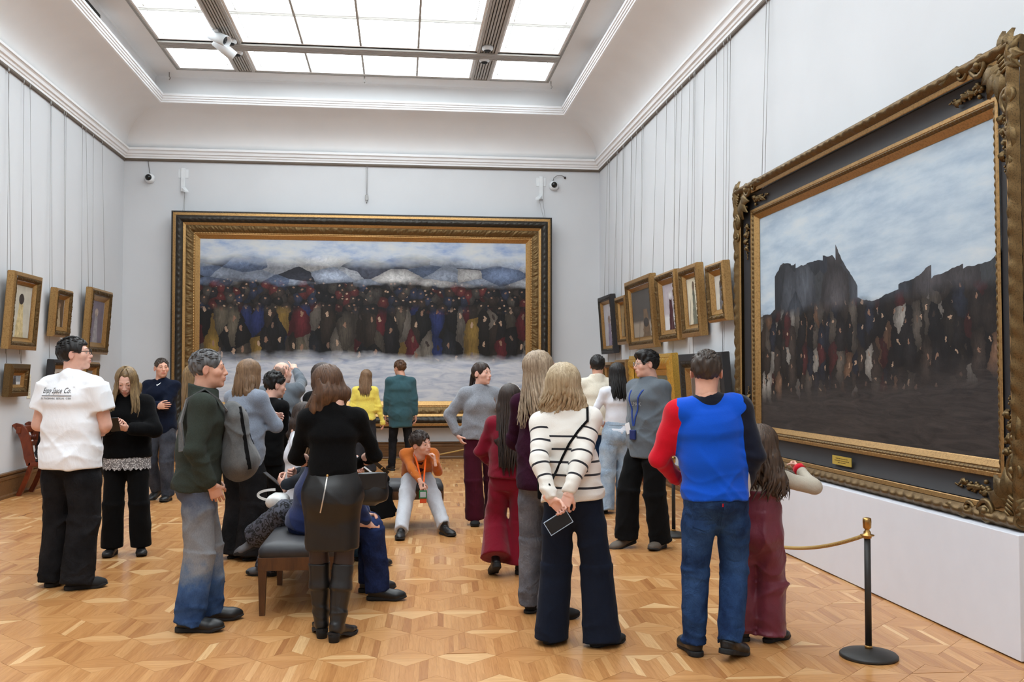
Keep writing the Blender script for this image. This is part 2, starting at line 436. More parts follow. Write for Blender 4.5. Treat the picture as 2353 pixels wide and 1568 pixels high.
def relief_ring(W, H, d0, d1, dep0, dep1, bulge, amp, step, kind, seed=1, nt=6):
    b = MB()
    cor = [(-W/2, 0), (W/2, 0), (W/2, H), (-W/2, H)]
    dirs = [(1, 0), (0, 1), (-1, 0), (0, -1)]; inn = [(0, 1), (-1, 0), (0, -1), (1, 0)]
    for k in range(4):
        L = W if k % 2 == 0 else H; ns = max(4, int(L/step)); t = np.linspace(0, 1, nt+1); u = np.linspace(0, 1, ns+1)
        TT, UU = np.meshgrid(t, u, indexing='ij'); ins = d0+(d1-d0)*TT; S = ins+(L-2*ins)*UU
        win_ = np.sin(PI*np.clip(TT, 0, 1))
        dep = dep0+(dep1-dep0)*TT+bulge*win_
        if kind == 'leaf':
            p = 0.11; ph = S/p*2*PI; dsp = np.abs(np.sin(ph*0.5+2.2*np.abs(TT-0.5)*2))*0.7+0.5*vnoise(TT.shape, 2.0, seed+k)
        elif kind == 'scroll':
            dsp = vnoise(TT.shape, 2.2, seed+k)*1.1+0.6*(vnoise(TT.shape, 1.0, seed+9+k) > 0.6)
        else:
            p = step*6; dsp = np.abs(np.sin(S/p*PI))
        dep = dep+amp*dsp*(win_*0.8+0.2 if kind != 'bead' else win_)
        c, d, n = cor[k], dirs[k], inn[k]
        X = c[0]+d[0]*S+n[0]*ins; Z = c[1]+d[1]*S+n[1]*ins
        vs = np.stack([X, -dep, Z], -1).reshape(-1, 3); m = ns+1
        fs = [(i*m+j, i*m+j+1, (i+1)*m+j+1, (i+1)*m+j) for i in range(nt) for j in range(ns)]
        b.add(vs, fs, True)
    return b
def canvas_mat(name, build):
    def b(t):
        g = t.coord('Generated'); sx = t.n.new('ShaderNodeSeparateXYZ'); t.link(g, sx.inputs[0])
        col = build(t, g, sx.outputs[0], sx.outputs[2]); t.set(color=col, rough=0.5, spec=0.3)
        t.bump(t.noise(t.coord('Object'), 120, 3), 0.15, 0.002)
    return mat(name, b)
def patches(t, g, sc, palette, seed=0.0, heads=True, warp=0.03, hr=1.0, dim=1.0):
    """loose strokes of colour: upright dabs, each with a small pale dab on top"""
    mp = t.n.new('ShaderNodeMapping'); mp.inputs['Scale'].default_value = sc; mp.inputs['Location'].default_value = (seed, 0.0, seed*1.3)
    n1 = t.n.new('ShaderNodeTexNoise'); n1.inputs['Scale'].default_value = 14; n1.inputs['Detail'].default_value = 4; n1.inputs['Roughness'].default_value = 0.7
    t.link(g, n1.inputs['Vector'])
    v = t.mix(warp, g, n1.outputs['Color']); t.link(v, mp.inputs['Vector'])
    fl = t.n.new('ShaderNodeVectorMath'); fl.operation = 'MULTIPLY'; fl.inputs[1].default_value = (1, 0, 1); t.link(mp.outputs['Vector'], fl.inputs[0])
    vo = t.n.new('ShaderNodeTexVoronoi'); vo.inputs['Scale'].default_value = 1.0; vo.inputs['Randomness'].default_value = 0.8
    t.link(fl.outputs[0], vo.inputs['Vector'])
    sp = t.n.new('ShaderNodeSeparateColor'); t.link(vo.outputs['Color'], sp.inputs[0])
    n = len(palette); c = t.ramp(sp.outputs[0], [(i/n, lin(p)) for i, p in enumerate(palette)], 'CONSTANT')
    st = t.noise(t.coord('Generated', (sc[0]*7, 1, sc[2]*3)), 1.0, 4, 0.7, 1.0)
    c = t.mix(0.7, c, t.ramp(st, [(0.25, (0.25, 0.24, 0.24, 1)), (0.75, (1.5, 1.45, 1.4, 1))]), 'MULTIPLY')
    e = t.ramp(vo.outputs['Distance'], [(0.15, (1.1, 1.1, 1.1, 1)), (0.7, (0.2, 0.19, 0.19, 1))])
    c = t.mix(0.8, c, e, 'MULTIPLY')
    if heads:
        df = t.n.new('ShaderNodeVectorMath'); df.operation = 'SUBTRACT'; t.link(fl.outputs[0], df.inputs[0]); t.link(vo.outputs['Position'], df.inputs[1])
        xs = t.n.new('ShaderNodeSeparateXYZ'); t.link(df.outputs[0], xs.inputs[0])
        q = t.math('ADD', t.math('POWER', t.math('DIVIDE', xs.outputs[0], 0.17*hr), 2.0), t.math('POWER', t.math('DIVIDE', t.math('SUBTRACT', xs.outputs[2], 0.20), 0.13*hr), 2.0))
        face = t.ramp(sp.outputs[1], [(0.0, lin((150, 116, 96))), (0.4, lin((186, 156, 132))), (0.7, lin((60, 50, 46))), (0.85, lin((120, 96, 82)))], 'CONSTANT')
        face = t.mix(0.6, face, t.ramp(st, [(0.3, (0.4*dim, 0.38*dim, 0.36*dim, 1)), (0.7, (1.2*dim, 1.2*dim, 1.2*dim, 1))]), 'MULTIPLY')
        c = t.mix(t.math('LESS_THAN', q, 1.0), c, face)
    return c
def snow_scene(t, g, x, z):
    n = t.noise(g, 5, 4, 0.6)
    h = t.math('ADD', z, t.math('MULTIPLY', t.math('SUBTRACT', n, 0.5), 0.16))
    far = patches(t, g, (46, 1, 20), [(30, 28, 30), (60, 52, 48), (38, 36, 40), (90, 40, 40), (26, 26, 30), (70, 66, 62), (44, 50, 70), (54, 44, 38)], 3, True, 0.02, 0.85, 0.6)
    near = patches(t, g, (30, 1, 5.0), [(24, 23, 24), (44, 39, 36), (74, 68, 60), (30, 28, 30), (84, 28, 34), (92, 86, 74), (34, 36, 42), (38, 50, 98), (112, 106, 98), (50, 42, 36), (140, 114, 56), (34, 30, 28), (26, 25, 27)], 0, True, 0.03, 0.7, 0.55)
    crowd = t.mix(t.ramp(h, [(0.56, (0, 0, 0, 1)), (0.60, (1, 1, 1, 1))]), near, far)
    snow = t.ramp(t.noise(t.coord('Generated', (6, 1, 14)), 2, 5, 0.65, 0.8), [(0.3, lin((150, 160, 182))), (0.55, lin((196, 200, 208))), (0.75, lin((214, 214, 214)))])
    sky = t.ramp(t.noise(t.coord('Generated', (5, 1, 6)), 2, 4, 0.6), [(0.3, lin((128, 150, 190))), (0.5, lin((182, 190, 200))), (0.75, lin((206, 204, 196)))])
    roofs = patches(t, g, (9, 1, 12), [(190, 198, 210), (110, 128, 160), (206, 208, 210), (86, 92, 110), (168, 182, 204), (60, 64, 78)], 7, False, 0.02)
    c = t.mix(t.ramp(h, [(0.24, (0, 0, 0, 1)), (0.30, (1, 1, 1, 1))]), snow, crowd)
    c = t.mix(t.ramp(h, [(0.72, (0, 0, 0, 1)), (0.76, (1, 1, 1, 1))]), c, roofs)
    return t.mix(t.ramp(h, [(0.83, (0, 0, 0, 1)), (0.90, (1, 1, 1, 1))]), c, sky)
def dusk_scene(t, g, x, z):
    n = t.noise(g, 6, 4, 0.6)
    crowd = patches(t, g, (34, 1, 9), [(30, 28, 30), (44, 38, 36), (26, 26, 30), (60, 52, 48), (86, 80, 74), (34, 32, 34), (74, 34, 36), (150, 146, 140), (36, 40, 52), (40, 36, 34), (110, 84, 66), (24, 24, 26)], 2, True, 0.05, 0.62, 0.45)
    ground = t.ramp(t.noise(t.coord('Generated', (3, 1, 14)), 3, 5, 0.7, 1.5), [(0.3, lin((34, 32, 33))), (0.7, lin((66, 60, 58)))])
    sky = t.ramp(t.noise(t.coord('Generated', (3, 1, 7)), 2, 5, 0.6), [(0.3, lin((146, 164, 184))), (0.55, lin((176, 190, 202))), (0.8, lin((200, 204, 206)))])
    block = patches(t, g, (11, 1, 5), [(86, 92, 102), (70, 78, 92), (104, 104, 106), (64, 70, 80), (92, 98, 104), (78, 76, 80)], 5, False, 0.02)
    h = t.math('ADD', z, t.math('MULTIPLY', t.math('SUBTRACT', n, 0.5), 0.10))
    sk = t.n.new('ShaderNodeTexVoronoi'); sk.feature = 'F1'; sk.voronoi_dimensions = '1D'; sk.inputs['Scale'].default_value = 9
    t.link(x, sk.inputs['W']); sp = t.n.new('ShaderNodeSeparateColor'); t.link(sk.outputs['Color'], sp.inputs[0])
    side = t.ramp(x, [(0.0, (0.30, 0.30, 0.30, 1)), (0.15, (0.75, 0.75, 0.75, 1)), (0.42, (0.7, 0.7, 0.7, 1)), (0.55, (0.12, 0.12, 0.12, 1)), (0.75, (0.3, 0.3, 0.3, 1)), (1.0, (0.95, 0.95, 0.95, 1))])
    skyl = t.math('ADD', 0.50, t.math('MULTIPLY', t.math('MULTIPLY', sp.outputs[1], side), 0.52))
    c = t.mix(t.math('GREATER_THAN', t.math('SUBTRACT', h, skyl), 0.0), block, sky)
    c = t.mix(t.ramp(h, [(0.50, (1, 1, 1, 1)), (0.54, (0, 0, 0, 1))]), c, crowd)
    return t.mix(t.ramp(t.math('ADD', h, t.math('MULTIPLY', x, -0.12)), [(0.10, (1, 1, 1, 1)), (0.20, (0, 0, 0, 1))]), c, ground)
def figure_canvas(name, bg, body, head, cx=0.5, w=0.26, top=0.62, hz=0.74, low=None):
    def bld(t, g, x, z):
        n = t.noise(g, 7, 4, 0.65); nn = t.math('MULTIPLY', t.math('SUBTRACT', n, 0.5), 0.5)
        b = t.ramp(t.noise(g, 3, 5, 0.6), [(0.3, scale_c(lin(bg), 0.8)), (0.7, scale_c(lin(bg), 1.1))])
        if low: b = t.mix(t.ramp(z, [(0.28, (1, 1, 1, 1)), (0.36, (0, 0, 0, 1))]), b, lin(low))
        dx = t.math('DIVIDE', t.math('SUBTRACT', x, cx), w)
        taper = t.math('MULTIPLY', t.math('SUBTRACT', top, z), 0.6)
        d1 = t.math('SUBTRACT', t.math('ABSOLUTE', dx), t.math('ADD', taper, 0.35)); d1 = t.math('ADD', d1, nn)
        m1 = t.math('MULTIPLY', t.math('LESS_THAN', d1, 0.0), t.math('LESS_THAN', z, top+0.03))
        bc = t.ramp(n, [(0.3, scale_c(lin(body), 0.55)), (0.65, scale_c(lin(body), 1.2))])
        c = t.mix(m1, b, bc)
        hx = t.math('POWER', t.math('DIVIDE', t.math('SUBTRACT', x, cx), w*0.45), 2.0); hy = t.math('POWER', t.math('DIVIDE', t.math('SUBTRACT', z, hz), 0.10), 2.0)
        m2 = t.math('LESS_THAN', t.math('ADD', t.math('ADD', hx, hy), nn), 1.0)
        return t.mix(m2, c, t.ramp(n, [(0.35, scale_c(lin(head), 0.5)), (0.6, lin(head))]))
    return canvas_mat(name, bld)

def painting(label, wall, c, z0, W, H, cm, layers, tilt=0.0, group=None, dep_wall=0.0, plaque=True, side=None):
    """layers: (d0, d1, dep0, dep1, kind, material) from the outer edge inwards"""
    if wall == 'back': loc, rz = (c, YB-dep_wall, z0), 0
    elif wall == 'right': loc, rz = (XR-dep_wall, c, z0), -PI/2
    else: loc, rz = (XL+dep_wall, c, z0), PI/2
    r = thing('painting', label, 'painting', loc, 0, group); r.rotation_euler = (tilt, 0, rz)
    first = layers[0]
    ring(MB(), W, H, [(first[0]+0.012, 0.0), (first[0], 0.012), (first[0], first[2])]).build('frame_side', side or first[5], r)
    for i, (d0, d1, a, b, kind, m) in enumerate(layers):
        if kind == 'flat': o = ring(MB(), W, H, [(d0, a), (d0+(d1-d0)*0.12, a+0.004), (d1-(d1-d0)*0.12, b+0.004), (d1, b)]).build('frame_moulding', m, r)
        elif kind == 'cove':
            o = ring(MB(), W, H, [(d0+(d1-d0)*q, a+(b-a)*q-0.5*(abs(a-b)+0.02)*math.sin(PI*q)*0.5) for q in np.linspace(0, 1, 7)], True).build('frame_moulding', m, r)
        else:
            bul, amp, stp = {'leaf': (0.03, 0.022, 0.018), 'scroll': (0.004, 0.016, 0.016), 'bead': (0.004, 0.010, 0.008), 'fine': (0.006, 0.010, 0.012)}[kind]
            k = {'fine': 'scroll'}.get(kind, kind); f = min(1, (d1-d0)/0.06+0.3) if kind in ('leaf', 'scroll') else 1
            o = relief_ring(W, H, d0, d1, a, b, bul*f, amp*f, stp, k, i*7+1, 6 if d1-d0 > 0.03 else 4).build('ornament_band', m, r)
    d = layers[-1][1]; dep = layers[-1][3]
    MB().box(-W/2+d-0.004, W/2-d+0.004, -dep+0.004, -dep+0.03, d-0.004, H-d+0.004).build('canvas', cm, r)
    return r
G, G2, BR, BG, BF = M_GOLD, M_GOLD2, M_BRONZE, M_BLACKGOLD, M_BLACKFRAME
# the wide painting on the end wall
big = painting('huge wide snowy crowd painting in gilt and black leaf-carved frame', 'back', -0.64, 0.585, 6.86, 3.90,
    canvas_mat('snowy crowd oil', snow_scene),
    [(0, 0.035, 0.12, 0.15, 'bead', BG), (0.035, 0.085, 0.155, 0.16, 'flat', G), (0.085, 0.205, 0.15, 0.14, 'leaf', BG), (0.205, 0.255, 0.145, 0.13, 'flat', G),
     (0.255, 0.375, 0.12, 0.085, 'scroll', BR), (0.375, 0.40, 0.085, 0.08, 'bead', G), (0.40, 0.485, 0.08, 0.035, 'flat', G)], 0.012, dep_wall=0.10)
# the tall painting standing on the plinth along the right wall
FH, FW = 2.78, 4.52
str_ = painting('large dusky crowd painting in black frame with ornate gilt corners on white plinth', 'right', 7.175, 0.692, FW, FH,
    canvas_mat('dusk crowd oil', dusk_scene),
    [(0, 0.085, 0.26, 0.27, 'leaf', BR), (0.085, 0.12, 0.27, 0.265, 'flat', G), (0.12, 0.265, 0.235, 0.205, 'cove', BF),
     (0.265, 0.295, 0.215, 0.215, 'flat', G), (0.295, 0.32, 0.215, 0.20, 'bead', BR), (0.32, 0.365, 0.20, 0.16, 'flat', G)], 0.0, dep_wall=0.055, side=m_gold('dull gilt side', (96, 74, 44), (56, 42, 26)))
def spiral(b, c, r0, turns, a0, sgn, rad, y, n=16):
    pts = []; R = []
    for i in range(n+1):
        t = i/n; a = a0+sgn*turns*2*PI*t; r = r0*(1-0.86*t); pts.append((c[0]+r*math.cos(a), y-0.02*t, c[1]+r*math.sin(a))); R.append(rad*(1-0.45*t))
    b.tube(pts, R, 6); b.ball(pts[-1], rad*1.25, 8, 5)
def leaf(b, c, ang, L, w, y):
    n = 6
    ca, sa = math.cos(ang), math.sin(ang); vs = []; fs = []
    for i in range(n+1):
        t = i/n; ww = w*math.sin(PI*min(1, t*0.93+0.06))*(1+0.25*math.sin(t*14)); yy = y-0.03*math.sin(PI*t)
        for k, q in enumerate((-1, -0.5, 0, 0.5, 1)):
            u, v = L*t, ww*q; vs.append((c[0]+u*ca-v*sa, yy+(0.016 if k in (0, 4) else 0.006 if k == 2 else -0.006), c[1]+u*sa+v*ca))
    for i in range(n):
        for k in range(4): fs.append((i*5+k, i*5+k+1, (i+1)*5+k+1, (i+1)*5+k))
    b.add(vs, fs, True)
def corner(sx, sz, parent):
    b = MB(); rg = random.Random(11)
    X = lambda u: sx*(FW/2-u); Z = lambda v: (FH-v) if sz > 0 else v
    A = lambda a: math.atan2(math.sin(a)*(-sz), math.cos(a)*(-sx))     # 0 = along top towards middle, pi/2 = along the side
    y = -0.275
    for a in ((-2.6, -2.0, -1.4, 2.9, 2.4) if sz > 0 else (-2.9, 2.9, 2.4)): leaf(b, (X(0.09), Z(0.09)), A(a), 0.15, 0.045, y)
    for a in (0.25, 0.8, 1.35): leaf(b, (X(0.13), Z(0.13)), A(a), 0.22, 0.055, y+0.01)
    for k in range(5):
        q = k/4; b.tube([(X(0.06+0.05*q), y, Z(0.15-0.09*q)), (X(0.11+0.04*q), y-0.02, Z(0.19-0.09*q))], 0.012, 6)
    for along in (0, 1):
        P = (lambda u, v: (X(u), Z(v))) if along == 0 else (lambda u, v: (X(v), Z(u)))
        spiral(b, P(0.34, 0.06), 0.085, 1.3, A(PI/2*along) if along else A(0.0), sx*sz if along == 0 else -sx*sz, 0.020, y)
        spiral(b, P(0.52, 0.06), 0.05, 1.2, A(PI) if along == 0 else A(-PI/2), -sx*sz if along == 0 else sx*sz, 0.014, y)
        leaf(b, P(0.24, 0.05), A(0.1) if along == 0 else A(PI/2-0.1), 0.22, 0.04, y)
        leaf(b, P(0.44, 0.05), A(-0.1) if along == 0 else A(PI/2+0.1), 0.24, 0.032, y)
        leaf(b, P(0.62, 0.05), A(0.05) if along == 0 else A(PI/2), 0.16, 0.028, y)
        for i in range(26):                      # garland hanging on the black flat
            u = 0.40+0.36*i/26; w = 0.045*(1-i/26)+0.006; p = P(u, 0.19+rg.uniform(-w, w)); b.ball((p[0], -0.222, p[1]), 0.017*(1-0.6*i/26), 6, 4)
        for i in range(4):
            p = P(0.40+0.07*i, 0.19); leaf(b, p, A(rg.uniform(-0.9, 0.9)) if along == 0 else A(PI/2+rg.uniform(-0.9, 0.9)), 0.07, 0.02, -0.222)
    for i in range(9):
        p = (X(0.13+rg.uniform(0, 0.13)), Z(0.13+rg.uniform(0, 0.13))); b.ball((p[0], -0.25, p[1]), 0.016, 7, 5)
    b.build('corner_ornament', m_gold('dark corner gilding', (112, 90, 56), (30, 25, 19), 45, 0.42, 0.7), parent)
for sx in (-1, 1):
    for sz in (-1, 1): corner(sx, sz, str_)
pq = MB().box(-0.16, 0.16, -0.245, -0.238, 0.155, 0.225).build('plaque', M_PLAQUE, str_, ((7.175-7.18), 0, 0))
pt = MB()
for k, (a, b_, zz) in enumerate([(-0.10, 0.10, 0.203), (-0.12, 0.12, 0.186), (-0.06, 0.07, 0.171)]):
    q = a
    while q < b_: w_ = rng.uniform(0.008, 0.02); pt.box(q, q+w_, -0.2456, -0.2448, zz, zz+0.006); q += w_+0.006
pt.build('engraving', M_BRONZE, pq)
# plinth
pl = thing('plinth', 'long white painted plinth under the large ornate painting', 'plinth', (3.54, 6.7, 0))
MB().box(3.34, XR-0.002, 4.86, 9.35, 0.008, 0.688, 0.004).build('plinth_body', M_WHITE, pl, (-3.54, -6.7, 0))
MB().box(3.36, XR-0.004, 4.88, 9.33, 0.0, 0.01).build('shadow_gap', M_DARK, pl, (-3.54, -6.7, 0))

# small pictures: (wall, y range, z range, label, canvas, style)
def lay(style, f):
    if style == 'gold': return [(0, 0.05*f, 0.09, 0.10, 'flat', G), (0.05*f, 0.10*f, 0.10, 0.075, 'fine', BR), (0.10*f, 0.15*f, 0.07, 0.03, 'cove', G)]
    if style == 'ornate': return [(0, 0.03*f, 0.085, 0.10, 'flat', G), (0.03*f, 0.085*f, 0.10, 0.08, 'scroll', BR), (0.085*f, 0.15*f, 0.075, 0.03, 'flat', G)]
    if style == 'bright': return [(0, 0.03*f, 0.09, 0.11, 'flat', G2), (0.03*f, 0.11*f, 0.11, 0.08, 'leaf', G2), (0.11*f, 0.16*f, 0.07, 0.03, 'flat', G2)]
    if style == 'dark': return [(0, 0.05*f, 0.09, 0.10, 'flat', BF), (0.05*f, 0.09*f, 0.10, 0.07, 'fine', BG), (0.09*f, 0.15*f, 0.07, 0.03, 'flat', G)]
    if style == 'brown': return [(0, 0.06*f, 0.085, 0.10, 'flat', BR), (0.06*f, 0.11*f, 0.09, 0.06, 'fine', BR), (0.11*f, 0.15*f, 0.06, 0.03, 'flat', G)]
small = [
 ('left', 12.45, 13.38, 1.885, 2.865, 'painting of a veiled figure in a cream shawl, ribbed gilt frame', figure_canvas('shawl portrait', (188, 184, 170), (196, 178, 134), (70, 62, 58), 0.5, 0.30, 0.66, 0.74), 'gold', 1.05),
 ('left', 13.98, 14.65, 2.10, 2.79, 'small ornate gilt frame with a pale sitting figure on dark ground', figure_canvas('pale sitter', (92, 74, 56), (170, 152, 124), (150, 120, 96), 0.5, 0.34, 0.66, 0.78), 'ornate', 1.0),
 ('left', 15.42, 16.50, 1.89, 2.93, 'painting of a grey figure on mauve ground in an ornate bronze frame', figure_canvas('mauve figure', (116, 108, 120), (150, 146, 150), (186, 170, 160), 0.5, 0.26, 0.6, 0.72), 'ornate', 1.25),
 ('left', 12.51, 13.14, 1.285, 1.70, 'small snowy tree landscape in a brown frame', figure_canvas('snowy tree', (150, 160, 170), (70, 66, 66), (96, 96, 100), 0.45, 0.22, 0.9, 0.75, (206, 210, 214)), 'brown', 1.0),
 ('left', 13.93, 14.75, 1.27, 1.78, 'small black framed picture behind the man in the white t-shirt', figure_canvas('pale sketch', (200, 196, 188), (120, 104, 90), (150, 128, 110), 0.5, 0.3, 0.6, 0.7), 'dark', 0.9),
 ('left', 15.30, 15.99, 1.28, 1.76, 'small gilt scroll framed picture below the mauve figure painting', figure_canvas('grey sketch', (150, 150, 150), (90, 84, 80), (170, 140, 120), 0.5, 0.3, 0.6, 0.7), 'ornate', 0.9),
 ('right', 15.95, 17.0, 1.93, 2.95, 'narrow black frame with gilt inner edge nearest the far corner', figure_canvas('lilac study', (186, 184, 190), (130, 120, 140), (160, 140, 130), 0.5, 0.3, 0.5, 0.62), 'dark', 0.95),
 ('right', 14.98, 15.70, 2.06, 2.85, 'small gilt framed portrait study between black frame and large dark painting', figure_canvas('ochre study', (150, 128, 92), (84, 70, 56), (190, 160, 130), 0.5, 0.3, 0.6, 0.72), 'gold', 0.9),
 ('right', 13.33, 14.92, 1.96, 3.03, 'gilt framed dark grey painting with a pale branch-like streak', figure_canvas('dark streak study', (84, 82, 80), (110, 92, 74), (64, 62, 62), 0.62, 0.26, 0.55, 0.3, (150, 140, 128)), 'gold', 1.2),
 ('right', 12.15, 13.12, 2.02, 2.96, 'gilt framed study of a figure in dark maroon with white hood', figure_canvas('maroon figure', (178, 172, 180), (72, 40, 48), (226, 224, 226), 0.5, 0.24, 0.66, 0.75, (206, 206, 208)), 'ornate', 1.05),
 ('right', 11.20, 12.01, 2.04, 2.935, 'gilt framed study of a grey-green figure walking on cream ground', figure_canvas('walking figure', (214, 206, 184), (112, 114, 100), (130, 112, 96), 0.5, 0.22, 0.72, 0.82), 'gold', 1.05),
 ('right', 10.30, 10.93, 2.175, 2.855, 'smaller gilt framed grey figure study next to the large ornate frame', figure_canvas('grey figure study', (204, 200, 190), (104, 102, 104), (90, 80, 76), 0.5, 0.24, 0.76, 0.74), 'ornate', 0.95),
 ('right', 16.04, 16.80, 1.20, 1.78, 'small gilt frame beside the head of the man in cream', figure_canvas('brown study', (140, 112, 74), (90, 70, 50), (180, 150, 120), 0.5, 0.3, 0.6, 0.72), 'gold', 0.9),
 ('right', 14.96, 15.77, 1.20, 1.81, 'small gilt frame above the head of the dark-haired woman in light jeans', figure_canvas('umber study', (120, 96, 66), (70, 56, 44), (170, 140, 110), 0.5, 0.3, 0.6, 0.72), 'gold', 0.9),
 ('right', 12.24, 14.60, 0.75, 1.855, 'bright gilt leaf-carved frame behind the man with the blue lanyard', figure_canvas('olive landscape', (110, 106, 84), (84, 80, 66), (140, 130, 108), 0.4, 0.4, 0.5, 0.6), 'bright', 1.9),
 ('right', 10.26, 11.95, 0.75, 1.825, 'black carved frame with gilt inner edge behind the man in blue and red', figure_canvas('interior study', (112, 98, 88), (70, 60, 56), (200, 186, 170), 0.62, 0.3, 0.6, 0.7), 'dark', 1.9),
]
TILT = math.radians(4)
wires = []
for (wl_, y0, y1, z0, z1, lab, cm, st, f) in small:
    W, H = y1-y0, z1-z0
    p = painting(lab, wl_, (y0+y1)/2, z0, W, H, cm, lay(st, f), TILT, None, 0.035)
    zz = 0.045*f; wq = min(0.08, W*0.09)
    dpl = 0.078
    MB().box(-wq, wq, -dpl-0.012, -dpl, zz, zz+0.035).build('plaque', M_PLAQUE, p)
    s = 1 if wl_ == 'left' else -1; xw = XL if wl_ == 'left' else XR
    for q in (0.12, 0.88):
        yy = y0+W*q; wires.append((wl_+'|'+lab, (xw+s*0.03, yy, 5.42), (xw+s*(0.032+H*math.sin(TILT)), yy, z0+H*math.cos(TILT)+0.006)))
for yy in (12.6, 13.05): wires.append(('left|short lower wires over the snowy tree landscape', (XL+0.045, yy, 1.875), (XL+0.06, yy, 1.705)))
for yy in (9.25, 9.33): wires.append(('right|large dusky crowd painting', (XR-0.03, yy-0.03, 5.42), (XR-0.09, yy, 3.44)))
for yy in (10.6, 11.7, 14.4, 12.6): wires.append(('right|lower row of frames', (XR-0.03, yy, 5.42), (XR-0.075, yy, 1.82)))
for (wl_, a, b_) in wires:
    o = MB().tube([a, b_], 0.0028, 5).build('hanging_wire', M_STEEL)
    sd_, nm_ = wl_.split('|'); w_ = ' '.join(nm_.split()[:11])
    tag(o, 'thin steel wire above the ' + w_, 'wire', 'picture wires: ' + w_)
    h = MB().tube([(0, 0, 0.03), (0, 0, -0.05)], 0.007, 6); 
    k = h.build('rail_hook', M_STEEL); k.parent = o; k.location = (a[0], a[1], min(a[2], 5.45)) if a[2] > 3 else a
# end wall: camera domes, brackets, centre hook
def dome(x, z, label, cable):
    t = thing('security_camera', label, 'security camera', (x, YB, z))
    R = Matrix.Rotation(PI/2, 4, 'X')
    MB().lathe([(0.088, 0), (0.09, 0.03), (0.084, 0.06), (0.066, 0.085), (0.05, 0.09)], 24, M=R).build('housing', M_LIGHTMETAL, t)
    MB().ball((-0.01 if x < 0 else 0.0, -0.085, 0.008), 0.058, 16, 10).build('lens_dome', plain('black lens dome', (14, 18, 18), 0.08), t)
    MB().tube(cable, 0.006, 6).build('cable', plain('grey cable', (120, 118, 116), 0.6), t)
    return t
dome(-4.51, 5.095, 'white dome security camera with straight cable on the end wall', [(0, -0.01, 0.08), (-0.02, -0.012, 0.2), (-0.035, -0.02, 0.33)])
dm = dome(2.863, 5.13, 'white dome security camera with curved cable on the end wall', [(-0.02, -0.02, 0.08), (0.0, -0.03, 0.15), (0.07, -0.035, 0.20), (0.15, -0.03, 0.205), (0.22, -0.015, 0.165)])
MB().box(0.20, 0.235, -0.03, 0.0, 0.145, 0.18, 0.004).build('cable_socket', M_IRON, dm)
for x, lab, s in ((-3.93, 'white wall bracket next to the dome camera with straight cable', -1), (2.62, 'white wall bracket next to the dome camera with curved cable', 1)):
    t = thing('wall_bracket', lab, 'bracket', (x, YB, 4.84))
    MB().box(-0.035, 0.035, -0.04, 0, 0.03, 0.46, 0.004).build('channel', M_LIGHTMETAL, t)
    MB().box(-0.09, 0.09, -0.012, 0, 0.28, 0.44, 0.003).build('back_plate', M_LIGHTMETAL, t)
    MB().add([(-0.035, -0.02, 0.05), (0.035, -0.02, 0.05), (0.035, -0.02, 0.12), (-0.035, -0.02, 0.12), (-0.035+s*-0.09, -0.14, 0.0), (0.035+s*-0.09, -0.14, 0.0), (0.035+s*-0.09, -0.14, 0.015), (-0.035+s*-0.09, -0.14, 0.03)],
             [(0, 1, 5, 4), (1, 2, 6, 5), (2, 3, 7, 6), (3, 0, 4, 7), (4, 5, 6, 7), (3, 2, 1, 0)]).build('arm', M_LIGHTMETAL, t)
    MB().tube([(-0.05*s, -0.10, 0.02), (0.03, -0.16, -0.36)], 0.003, 5).tube([(0.03, -0.03, 0.02), (0.06, -0.16, -0.36)], 0.003, 5).build('wire', M_STEEL, t)
t = thing('wire_hook', 'pair of short wires with a steel hook above the middle of the huge painting', 'hook', (-0.64, YB, 4.78))
MB().tube([(-0.015, -0.03, 0.64), (-0.006, -0.03, 0.1)], 0.0035, 5).tube([(0.015, -0.03, 0.64), (0.006, -0.03, 0.1)], 0.0035, 5).build('wire', M_STEEL, t)
MB().box(-0.025, 0.025, -0.045, -0.01, 0, 0.10, 0.006).tube([(0, -0.03, 0.01), (0, -0.06, -0.03), (0, -0.05, -0.06)], 0.01, 6).build('hook', M_STEEL, t)
# spot lights, round detectors, ceiling hooks and vents
def spot(cpx, label, d, Y):
    c = on_y(cpx[0], cpx[1], Y); t = thing('spotlight', label, 'spotlight', c)
    dv = Vector(d).normalized(); q = dv.to_track_quat('Z', 'Y').to_matrix().to_4x4()
    MB().lathe([(0.0, -0.185), (0.07, -0.185), (0.082, -0.17), (0.082, 0.18), (0.076, 0.18), (0.074, 0.10)], 28, M=q).build('housing', M_LIGHTMETAL, t)
    MB().lathe([(0.0, 0.10), (0.074, 0.10)], 28, M=q).build('lamp_recess', M_DARK, t)
    top = ZCEIL-0.03-c[2]
    MB().tube([tuple(dv*-0.08), tuple(dv*-0.09+Vector((-0.02, 0, 0.09))), (-0.03, 0, top)], 0.018, 8).build('stem', M_LIGHTMETAL, t)
    MB().box(-0.06, 0.0, -0.09, 0.09, top-0.03, top, 0.004).build('track_adapter', M_LIGHTMETAL, t)
spot((503, 87), 'white cylindrical spotlight with dark open mouth on ceiling band', (0.25, -0.16, -0.15), 14.6)
spot((516, 112), 'white cylindrical spotlight tucked behind the other on ceiling band', (0.25, 0.10, -0.19), 14.95)
